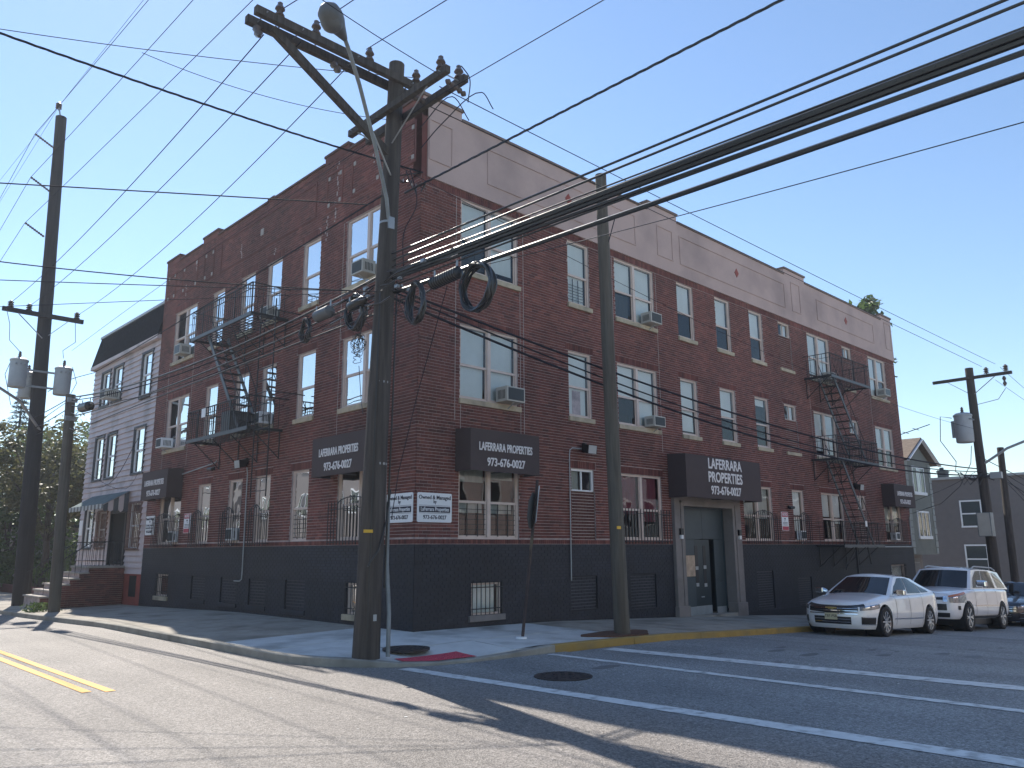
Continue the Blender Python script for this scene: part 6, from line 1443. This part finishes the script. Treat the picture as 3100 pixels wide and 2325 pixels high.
    for k in range(1, NG):
        a = green(-k/NG, 1); b_ = green(k/NG, 1); rows_.append([Vector((lerp(a.x, b_.x, w_/10), lerp(a.y, b_.y, w_/10), a.z+g_['rc']*(1-(2*w_/10-1)**2)**.8*min(1, 4.5*k/NG, 4.5*(NG-k)/NG))) for w_ in range(11)])
    q.add([p for r_ in rows_ for p in r_], [(i*11+w_, i*11+w_+1, (i+1)*11+w_+1, (i+1)*11+w_) for i in range(len(rows_)-1) for w_ in range(10)])
    q.build('roof', M[paint], e, smooth=True)
    def patch(fn, u0, u1, v0, v1, off, mat, name, nu=14, nv=6, parent=None, thick=0):
        vs = []; fs = []
        for j in range(nv+1):
            for i in range(nu+1):
                u = lerp(u0, u1, i/nu); a, b_ = (v0(u) if callable(v0) else v0), (v1(u) if callable(v1) else v1); vs.append(fn(u if abs(u) > 1e-6 else 1e-6, lerp(a, b_, j/nv), off))
        fs = [(j*(nu+1)+i, j*(nu+1)+i+1, (j+1)*(nu+1)+i+1, (j+1)*(nu+1)+i) for j in range(nv) for i in range(nu)]
        return MB().add(vs, fs).build(name, M[mat], parent or e, smooth=True)
    for gp in g_['glass']: patch(green, *gp[:4], .007, 'carglass', gp[4], 20, 6)
    # wheels
    for x in wx:
        for sgn in (-1, 1):
            w_ = tag(empty('wheel'), None, None, None, (x, sgn*(Wd/2-.115), R_)); w_.parent = e
            q = MB(); q.lathe((0, 0, 0), [(R_*.70, -.10), (R_*.93, -.11), (R_, -.085), (R_, .085), (R_*.93, .11), (R_*.70, .10)], 36, 'y', False); q.build('tyre', M['tire'], w_, smooth=True)
            q = MB(); q.lathe((0, 0, 0), [(R_*.70, -.09), (R_*.66, 0), (R_*.70, .09)], 36, 'y', False)
            q.lathe((0, sgn*.06, 0), [(.075, -.02), (.07, .02)], 12, 'y')
            ns = s['spokes']
            for k in range(ns):
                t = 2*PI*k/ns
                for dt in (-.13, .13) if ns < 9 else (0,):
                    q.obox((.05*math.cos(t), sgn*.075, .05*math.sin(t)), (R_*.69*math.cos(t+dt), sgn*.088, R_*.69*math.sin(t+dt)), .035, .025, (0, 1, 0))
            q.lathe((0, sgn*.085, 0), [(R_*.72, -.012), (R_*.655, -.006), (R_*.655, .010), (R_*.72, .012)], 36, 'y', False)
            q.build('rim', M['alloy'], w_)
            q = MB(); q.lathe((0, sgn*.02, 0), [(R_*.66, -.01), (R_*.66, .01)], 24, 'y'); q.build('brake_disc', M['blackplastic'], w_)
            q = MB(); q.lathe((x, sgn*(Wd/2-.25), R_+.005), [(R_+.050, -.17), (R_+.050, .17)], 30, 'y', False); q.lathe((x, sgn*(Wd/2-.41), R_+.005), [(R_+.050, -.005), (R_+.05, .005)], 30, 'y'); q.build('wheel_well', M['blackplastic'], e)
    MB().box(wx[0]-.3, wx[1]+.3, -Wd/2+.25, Wd/2-.25, .16, .4).build('underbody', M['blackplastic'], e)
    extra(e, low, green, patch)
    slope = -math.atan2(RD(x0+wx[0], yc)-RD(x0+wx[1], yc), wx[1]-wx[0])
    e.location = (x0, yc, RD(x0+wx[0], yc)+wx[0]*math.tan(-slope)); e.rotation_euler = (0, -slope, 0)
    return e
M['carglass'] = mk('car_glass', (.012, .015, .018), .05, var=0, spec=.45)
def sedan_spec():
    out = [(0, 0), (.015, .25), (.07, .48), (.17, .66), (.33, .79), (.62, .87), (1.2, .905), (2.6, .925), (3.9, .905), (4.5, .86), (4.82, .76), (5.0, .60), (5.08, .35), (5.11, 0)]
    sh = [(0, .70), (.3, .76), (.9, .86), (1.5, .93), (2.4, .96), (3.6, 1.0), (4.3, 1.05), (4.8, 1.07), (5.11, 1.02)]
    S_ = lambda x: pl_(x, sh)
    rows = [(lambda x: .17, .10, .10, .12), (lambda x: .27, .02, .045, .05), (lambda x: .42, .0, .015, .0), (lambda x: .56, .01, .0, .0), (lambda x: lerp(.62, S_(x), .45), .03, .012, .01), (lambda x: S_(x)-.055, .09, .03, .04), (lambda x: S_(x), .19, .085, .11)]
    green = dict(xf=lambda t: lerp(1.34, 2.18, t**1.1), xr=lambda t: lerp(4.60, 3.62, t**1.9), yw=lambda t: lerp(.815, .60, t**1.15), cf=.16, cr=.14, zb=lambda x: pl_(x, [(1.3, .93), (2.2, .965), (3.5, 1.0), (4.6, 1.06)]), zt=lambda x: pl_(x, [(1.3, 1.35), (1.8, 1.37), (2.2, 1.40), (2.6, 1.425), (3.0, 1.425), (3.4, 1.395), (3.8, 1.34), (4.6, 1.22)]), rc=.075,
        glass=[(-.225, .225, .06, .95, 'windscreen'), (.83, 1.0, .2, .93, 'rear_window'), (-1.0, -.83, .2, .93, 'rear_window'),
               (.275, .44, .08, lambda u: pl_(u, [(.275, .50), (.33, .92), (.44, .93)]), 'side_window'), (.452, .62, .08, lambda u: pl_(u, [(.45, .93), (.58, .93), (.62, .86)]), 'side_window'), (.632, .73, .10, lambda u: pl_(u, [(.63, .80), (.73, .32)]), 'side_window'),
               (-.44, -.275, .08, lambda u: pl_(-u, [(.275, .50), (.33, .92), (.44, .93)]), 'side_window'), (-.62, -.452, .08, lambda u: pl_(-u, [(.45, .93), (.58, .93), (.62, .86)]), 'side_window'), (-.73, -.632, .10, lambda u: pl_(-u, [(.63, .80), (.73, .32)]), 'side_window')])
    return dict(L=5.11, W=1.85, R=.345, out=out, rows=rows, crown=lambda x: pl_(x, [(0, .0), (.25, .05), (1.3, .085), (4.4, .06), (5, .01)]), wheels=(.98, 3.82), green=green, spokes=10)
def sedan_extra(e, low, green, patch):
    sp_ = lambda a: a
    patch(low, -.098, .098, lambda u: .44+.06*abs(u)/.1, lambda u: .80-.06*abs(u)/.1, .008, 'blackplastic', 'grille', 20, 6)
    for v in (.53, .61, .69, .76): patch(low, -.096, .096, v-.012, v+.012, .022, 'chrome', 'grille_bar', 20, 1)
    patch(low, -.10, .10, .805, .835, .016, 'chrome', 'grille_bar', 20, 1); patch(low, -.095, .095, .425, .45, .016, 'chrome', 'grille_bar', 20, 1)
    patch(low, -.13, .13, .845, .985, .02, 'blackplastic', 'hood_deflector', 24, 3)
    patch(low, -.022, .022, .60, .67, .035, 'gold', 'badge', 4, 2); patch(low, -.010, .010, .575, .695, .034, 'gold', 'badge', 4, 2)
    for s_ in (-1, 1):
        a, b = .105, .205
        hl = patch(low, s_*a, s_*b, lambda u: .54+.6*(abs(u)-.105), lambda u: .83-.3*(abs(u)-.105)/.1*.25, .010, 'lens', 'headlight', 12, 5)
        patch(low, s_*.105, s_*.20, .80, .825, .018, 'chrome', 'headlight_trim', 8, 1, hl); patch(low, s_*.125, s_*.145, .62, .76, .018, 'chrome', 'headlight_trim', 4, 3, hl); patch(low, s_*.155, s_*.17, .65, .76, .018, 'chrome', 'headlight_trim', 4, 3, hl)
        patch(low, s_*.108, s_*.175, lambda u: .19, lambda u: .37-.25*(abs(u)-.108), .008, 'blackplastic', 'fog_recess', 10, 3)
        patch(low, s_*.108, s_*.178, .165, .188, .02, 'chrome', 'fog_trim', 10, 1); patch(low, s_*.112, s_*.172, .35, .368, .02, 'chrome', 'fog_trim', 10, 1)
        patch(low, s_*.33, s_*.62, .305, .335, .014, 'chrome', 'side_moulding', 20, 1)
        patch(low, s_*.30, s_*.65, .985, 1.0, .012, 'chrome', 'belt_trim', 20, 1)
        for uu in (.455, .60): patch(low, s_*(uu-.012), s_*(uu+.012), .80, .835, .028, 'carwhite' if 'white' in e['label'] else 'cardark', 'door_handle', 4, 1)
        for uu in (.352, .487, .625): patch(low, s_*(uu-.0012), s_*(uu+.0012), .16, .97, .004, 'blackplastic', 'door_gap', 1, 10)
        y = s_*.93
        q = MB(); q.tube([(1.68, y-s_*.1, 1.0), (1.68, y, 1.02), (1.66, y+s_*.14, 1.05)], [.03, .07, .05], 10); q.box(1.58, 1.72, min(y, y+s_*.2), max(y, y+s_*.2), .97, 1.10); q.build('mirror', M['chrome'], e, smooth=False, bevel=.02)
    patch(low, -.072, .072, .17, .36, .008, 'blackplastic', 'lower_grille', 14, 3)
    for v in (.22, .29): patch(low, -.07, .07, v, v+.014, .016, 'chrome', 'lower_grille_bar', 14, 1)
    pb = MB().box(-.035, -.02, -.15, .15, .37, .52).build('licence_plate', M['plate_yellow'], e)
    cu = bpy.data.curves.new('t', 'FONT'); cu.body = 'T87-PSB'; cu.size = .085; cu.align_x = 'CENTER'; cu.align_y = 'CENTER'; cu.extrude = .001
    to = bpy.data.objects.new('t', cu); COL.objects.link(to); bpy.context.view_layer.update(); tm = bpy.data.meshes.new_from_object(to.evaluated_get(bpy.context.evaluated_depsgraph_get())); bpy.data.objects.remove(to)
    tm.transform(Matrix.Translation((-.0365, 0, .45)) @ Matrix.Rotation(-PI/2, 4, 'Z') @ Matrix.Rotation(PI/2, 4, 'X')); link('plate_number', tm, M['ink'], pb)
car('parked_car', 'white sedan parked at the kerb with a gold badge on its chrome grille', 'car', 'cars parked along the side street', sedan_spec(), 'carwhite', 9.15, -4.38, sedan_extra)
def suv_spec():
    out = [(0, 0), (.02, .35), (.07, .62), (.17, .80), (.36, .90), (.7, .955), (1.3, .98), (2.8, .99), (4.3, .98), (4.85, .95), (5.10, .86), (5.2, .60), (5.25, .3), (5.26, 0)]
    sh = [(0, .98), (.3, 1.04), (.9, 1.13), (1.6, 1.19), (3.0, 1.21), (5.26, 1.22)]
    S_ = lambda x: pl_(x, sh)
    rows = [(lambda x: .34, .10, .10, .10), (lambda x: .44, .02, .03, .02), (lambda x: .62, .0, .0, .0), (lambda x: .80, .02, .0, .0), (lambda x: lerp(.86, S_(x), .5), .05, .01, .02), (lambda x: S_(x)-.06, .09, .02, .04), (lambda x: S_(x), .17, .08, .09)]
    green = dict(xf=lambda t: lerp(1.35, 2.05, t), xr=lambda t: lerp(5.2, 4.85, t), yw=lambda t: lerp(.90, .74, t), cf=.14, cr=.08, zb=lambda x: 1.18+.008*x, zt=lambda x: pl_(x, [(1.4, 1.72), (2.1, 1.75), (2.8, 1.79), (3.8, 1.79), (4.6, 1.75), (5.3, 1.70)]), rc=.08,
        glass=[(-.225, .225, .05, .95, 'windscreen'), (.83, 1.0, .12, .93, 'rear_window'), (-1.0, -.83, .12, .93, 'rear_window')]+
              [x for s_ in (-1, 1) for x in ((s_*.28, s_*.41, .06, lambda u: pl_(abs(u), [(.28, .60), (.325, .92), (.41, .93)]), 'side_window'), (s_*.422, s_*.60, .06, lambda u: pl_(abs(u), [(.42, .93), (.56, .93), (.60, .84)]), 'side_window'), (s_*.64, s_*.765, .08, lambda u: pl_(abs(u), [(.64, .90), (.72, .88), (.765, .55)]), 'side_window'))])
    return dict(L=5.26, W=1.99, R=.40, out=out, rows=rows, crown=lambda x: pl_(x, [(0, .0), (.25, .04), (1.3, .08), (5, .02)]), wheels=(.98, 4.11), green=green, spokes=6)
def suv_extra(e, low, green, patch):
    for s_ in (-1, 1):
        patch(low, s_*.052, s_*.088, lambda u: .58, .90, .012, 'blackplastic', 'grille', 6, 4)
        patch(low, s_*.088, s_*.104, .52, .94, .03, 'chrome', 'grille_strut', 3, 6); patch(low, s_*.012, s_*.05, .60, .90, .012, 'blackplastic', 'grille', 6, 4)
        hl = patch(low, s_*.112, s_*.225, .50, .84, .012, 'lens', 'headlight', 10, 5); patch(low, s_*.112, s_*.228, .835, .965, .018, 'amber', 'indicator', 10, 2, hl)
        patch(low, s_*.13, s_*.155, .64, .80, .02, 'chrome', 'headlight_trim', 4, 3, hl)
        patch(low, s_*.150, s_*.168, .32, .42, .010, 'blackplastic', 'fog_lamp', 4, 3)
        patch(low, s_*.33, s_*.66, .42, .455, .018, 'chrome', 'side_moulding', 20, 1)
        patch(low, s_*.30, s_*.72, .04, .15, .03, 'blackplastic', 'running_board', 20, 2)
        for uu in (.46, .62): patch(low, s_*(uu-.012), s_*(uu+.012), .78, .82, .03, 'chrome', 'door_handle', 4, 1)
        for uu in (.345, .492, .64): patch(low, s_*(uu-.0012), s_*(uu+.0012), .14, .97, .004, 'blackplastic', 'door_gap', 1, 10)
        y = s_*1.0
        q = MB(); q.box(1.72, 1.9, min(y-s_*.02, y+s_*.26), max(y-s_*.02, y+s_*.26), 1.25, 1.45); q.build('mirror', M['chrome'], e, bevel=.04)
        MB().tube([(2.5, s_*.68, 1.83), (2.75, s_*.68, 1.88), (4.4, s_*.68, 1.88), (4.75, s_*.68, 1.80)], .022, 8).build('roof_rail', M['ltgrey'], e)
    patch(low, -.11, .11, .10, .24, .01, 'blackplastic', 'lower_grille', 16, 3); patch(low, -.10, .10, .30, .46, .008, 'blackplastic', 'lower_grille', 16, 3); patch(low, -.02, .02, .66, .80, .03, 'chrome', 'badge', 4, 2)
    q = MB(); q.tube([(1.75, .1, 1.30), (1.60, -.25, 1.24), (1.52, -.6, 1.2)], .012, 5); q.build('wiper', M['blackplastic'], e)
car('parked_suv', 'tall white SUV with chrome mirrors and roof rails parked behind the sedan', 'SUV', 'cars parked along the side street', suv_spec(), 'carwhite', 15.1, -4.32, suv_extra)
car('parked_car', 'dark navy car parked behind the white SUV at the right edge', 'car', 'cars parked along the side street', sedan_spec(), 'cardark', 21.35, -4.5, sedan_extra)
# ================================================================== TREES
def foliage(name, blobs, n, size, mat, parent, seed, cone=None):
    r_ = random.Random(seed); vs = []; fs = []
    tot = sum(b[3]**2 for b in blobs)
    for bx, by, bz, br, sq in blobs:
        k = int(n*br*br/tot); sub = [Vector((r_.gauss(0, 1), r_.gauss(0, 1), r_.gauss(0, 1))).normalized() for _ in range(max(6, k//60))]
        for _ in range(k):
            c = r_.choice(sub); v = (c*r_.uniform(.55, 1.0)+Vector((r_.gauss(0, .14), r_.gauss(0, .14), r_.gauss(0, .12))))*br
            p = Vector((bx+v.x, by+v.y, bz+v.z*sq)); a = Vector((r_.gauss(0, 1), r_.gauss(0, 1), r_.gauss(0, .6))).normalized(); b = a.orthogonal().normalized(); s = size*r_.uniform(.5, 1.2)
            b = (b*math.cos(1)+a.cross(b)*r_.uniform(-1, 1)).normalized(); i = len(vs)
            vs += [p-a*s, p+b*s*.45, p+a*s, p-b*s*.45]; fs.append((i, i+1, i+2, i+3))
    o = MB().add(vs, fs).build(name, M[mat], parent); return o
def tree(label, x, y, z0, h, r, mat, n, seed, size=.16, trunk=.2):
    e = tag(empty('tree'), label, 'tree', 'trees around the houses', (x, y, z0)); r_ = random.Random(seed)
    q = MB(); q.tube([(0, 0, -.3), (.05, .02, h*.25), (-.05, .05, h*.5), (0, 0, h*.75)], [trunk, trunk*.85, trunk*.6, trunk*.2], 8)
    bl = [(0, 0, h*.72, r*.75, .9)]
    for i in range(9):
        t = 2*PI*i/9+r_.random(); rr_ = r*r_.uniform(.45, .85); z = h*r_.uniform(.42, .86); bl.append((rr_*math.cos(t), rr_*math.sin(t), z, r*r_.uniform(.32, .5), .85))
        q.tube([(0, 0, h*.3), (rr_*.5*math.cos(t), rr_*.5*math.sin(t), (h*.35+z)/2), (rr_*math.cos(t), rr_*math.sin(t), z)], [trunk*.4, trunk*.25, trunk*.08], 5)
    q.build('trunk', M['bark'], e); foliage('crown', bl, n, size, mat, e, seed); return e
tree('olive green tree behind the tall left pole', 1.5, 33, -.6, 9.2, 3.6, 'leaf_olive', 9000, 1)
tree('olive tree between the short left pole and the grey house', 3.2, 29.5, -.6, 8.0, 3.0, 'leaf_olive', 9000, 2)
tree('broad tree at the far left edge', -1.2, 41, -.7, 9.0, 4.2, 'leaf_olive', 8000, 3)
tree('darker green tree farther back behind the left poles', 5.5, 42, -.7, 11.0, 4.5, 'leaf', 8000, 4)
tree('low bushy tree at the bend beyond the stoop', .9, 38, -.7, 5.6, 2.6, 'leaf', 6000, 5)
tree('green tree showing above the stucco parapet at the right', 39.5, 8.3, -1.5, 21.4, 3.9, 'leaf', 10000, 6, .24)
# spruce
sx, sy = 2.2, 45; sp_t = tag(empty('spruce_tree'), 'tall pointed blue green spruce at the left edge', 'tree', None, (sx, sy, -.6))
MB().tube([(0, 0, -.3), (0, 0, 12.6)], [.22, .02], 8).build('trunk', M['bark'], sp_t)
r_ = random.Random(9); vs = []; fs = []
for i in range(34):
    z = 1.5+i*.33; rad = 2.9*(1-z/13.2)+.15
    for k in range(11):
        t = 2*PI*(k/11)+i*.7+r_.uniform(-.15, .15); L = rad*r_.uniform(.7, 1.08)
        for m_ in range(int(10+L*9)):
            f = r_.random()**.7; p = Vector((math.cos(t)*L*f, math.sin(t)*L*f, z-.35*L*f*f+.18*L*f+r_.gauss(0, .05))); s = .16; a = Vector((math.cos(t+r_.uniform(-.9, .9)), math.sin(t+r_.uniform(-.9, .9)), r_.uniform(-.5, .1)))*s; b = Vector((-math.sin(t), math.cos(t), r_.uniform(-.4, .4)))*s*.35
            j = len(vs); vs += [p-a*.4, p+b, p+a, p-b]; fs.append((j, j+1, j+2, j+3))
MB().add(vs, fs).build('crown', M['needle'], sp_t)
# hedge and low wall far left
hb = [(x, 30+.6*math.sin(x*2), .6+.3*math.sin(x*3.1), 1.3, .9) for x in [1.6+i*.9 for i in range(9)]]+[(x, 36+.8*math.sin(x*2), .9, 1.7, 1.0) for x in [-.6+i*1.0 for i in range(8)]]
tag(foliage('hedge', hb, 15000, .14, 'leaf', None, 11), 'dark hedge and shrubs under the trees at the left', 'hedge')
tag(MB().box(.15, 12, 46, 46.4, -.8, 1.6).build('garden_wall', M['brick']), 'low dark brick wall far behind the left poles', 'wall')
tag(MB().box(.1, .35, 24.5, 46, -.6, .05).build('garden_kerb_wall', M['brick']), 'low brown wall along the pavement past the grey house', 'wall')
bh = tag(empty('far_house'), 'dim brown house behind the trees at the left', 'house')
MB().box(1.8, 9, 38.5, 45, -.7, 3.0).build('wall', M['siding2'], bh); MB().box(1.6, 9.2, 38.3, 45.2, 3.0, 3.2).build('roof', M['roof'], bh)
q = MB(); q.box(2.4, 3.4, 38.44, 38.5, .4, 1.7); q.build('window', M['white'], bh)
wd = MB(); r_ = random.Random(4)
for i in range(260):
    x = -2.9+r_.gauss(0, .16); y = 15.6+r_.gauss(0, .22); z = SW(x, y)+r_.random()*.28; a = Vector((r_.gauss(0, 1), r_.gauss(0, 1), r_.gauss(0, 1))).normalized()*.06; b = a.orthogonal().normalized()*.025
    p = Vector((x, y, z)); wd.add([p-a, p+b, p+a, p-b], [(0, 1, 2, 3)])
stuff(wd.build('weeds', M['leaf']))
# scattered litter / chips on the road
lt_ = MB(); r_ = random.Random(8)
for i in range(70):
    x, y = r_.uniform(-9, -3.6), r_.uniform(-9, 6)
    if i > 45: x, y = r_.uniform(-2, 9), r_.uniform(-9, -3.6)
    s = r_.uniform(.008, .028); z = RD(x, y)+.006; t = r_.random()*6; lt_.add([(x+s*math.cos(t+a), y+s*.7*math.sin(t+a), z) for a in (0, 1.6, 3.2, 4.8)], [(0, 1, 2, 3)])
stuff(lt_.build('litter', M['paint_white']))
cr = MB()
for i in range(16):
    x, y = r_.uniform(-1.5, 9), r_.uniform(-9.5, -4); t = r_.uniform(-.3, .3); w_ = r_.uniform(.1, .3); z = RD(x, y)+.004; pts = [(x+w_*math.cos(a)*(1+.3*r_.random()), y+w_*.35*math.sin(a)*(1+.4*r_.random()), z) for a in [2*PI*k/9 for k in range(9)]]
    cr.add(pts, [tuple(range(9))])
stuff(cr.build('road_patches', mk('tar_patch', (.15, .155, .16), .7)))

# thin air volume added to veil the view and lift shaded tones
hz = MB().box(-120, 140, -120, 160, -6, 22).build('veil_haze', None); stuff(hz)
hm = bpy.data.materials.new('veil_haze'); hm.use_nodes = True; hm.node_tree.nodes.clear()
ho = hm.node_tree.nodes.new('ShaderNodeOutputMaterial'); hv = hm.node_tree.nodes.new('ShaderNodeVolumePrincipled')
hv.inputs['Color'].default_value = (.84, .90, 1, 1); hv.inputs['Density'].default_value = .0008; hv.inputs['Anisotropy'].default_value = .35
hm.node_tree.links.new(hv.outputs[0], ho.inputs['Volume']); hz.data.materials.append(hm)

# unseen houses and trees across both streets, added for window reflections and bounced light
M['clap_cream'] = mk('cream_clapboard', (.62, .57, .47), .7, var=.08); M['clap_blue'] = mk('blue_grey_clapboard', (.30, .34, .38), .7, var=.08)
def unseen_house(label, x0, x1, y0, y1, h, wall, face, z0=-.3):
    e = tag(empty('unseen_house'), label, 'house', 'unseen houses added for window reflections'); MB().box(x0, x1, y0, y1, z0-1.5, h).build('wall', M[wall], e)
    MB().box(x0-.2, x1+.2, y0-.2, y1+.2, h, h+.25).build('cornice', M['white'], e)
    for k in range(3):
        z = z0+1.2+k*3
        if z+1.6 > h: break
        n = int(((y1-y0) if face == 'x' else (x1-x0))/2.2)
        for i in range(n):
            q = MB()
            if face == 'x': c = y0+1.1+i*2.2; q.box(x1, x1+.06, c-.5, c+.5, z, z+1.6)
            else: c = x0+1.1+i*2.2; q.box(c-.5, c+.5, y1, y1+.06, z, z+1.6)
            wn = q.build('window', M['white'], e); q = MB()
            if face == 'x': q.box(x1+.06, x1+.07, c-.4, c+.4, z+.1, z+1.5)
            else: q.box(c-.4, c+.4, y1+.06, y1+.07, z+.1, z+1.5)
            q.build('pane', M['carglass'], wn)
unseen_house('cream clapboard house across the main road added unseen for reflections', -27, -18, 2, 12, 8.2, 'clap_cream', 'x')
unseen_house('blue grey clapboard house across the main road added unseen for reflections', -27, -18, 14, 23, 9.0, 'clap_blue', 'x')
unseen_house('tan row building across the main road added unseen for reflections', -27, -18, 24.5, 45.5, 8.5, 'siding2', 'x')
unseen_house('cream clapboard house across the side street added unseen for reflections', 3, 12, -26, -16.5, 8.4, 'clap_cream', 'y')
unseen_house('tan sided house across the side street added unseen for reflections', 14, 23, -26, -16.5, 7.6, 'siding', 'y', -.8)
unseen_house('blue grey house across the side street added unseen for reflections', 25, 40, -26, -16.5, 8.0, 'clap_blue', 'y', -1.4)
unseen_house('long grey row farther up the main road added unseen for reflections', -27, -18, 47, 74, 9.0, 'siding2', 'x', -.6)
unseen_house('grey sided row farthest up the main road added unseen for reflections', -27, -18, 76, 120, 9.0, 'clap_blue', 'x', -.6)
unseen_house('brown sided row farther down the side street added unseen for reflections', 42, 66, -26, -16.5, 7.4, 'siding2', 'y', -2)
unseen_house('cream row farthest down the side street added unseen for reflections', 68, 100, -26, -16.5, 6.8, 'clap_cream', 'y', -2.4)
tree('leafy tree on the camera side of the side street added unseen for reflections', -.5, -17.5, -.2, 8.5, 3.0, 'leaf', 5000, 21)
tree('leafy tree on the camera side of the main road added unseen for reflections', -16.5, -1.5, -.2, 8.5, 3.0, 'leaf', 5000, 22)
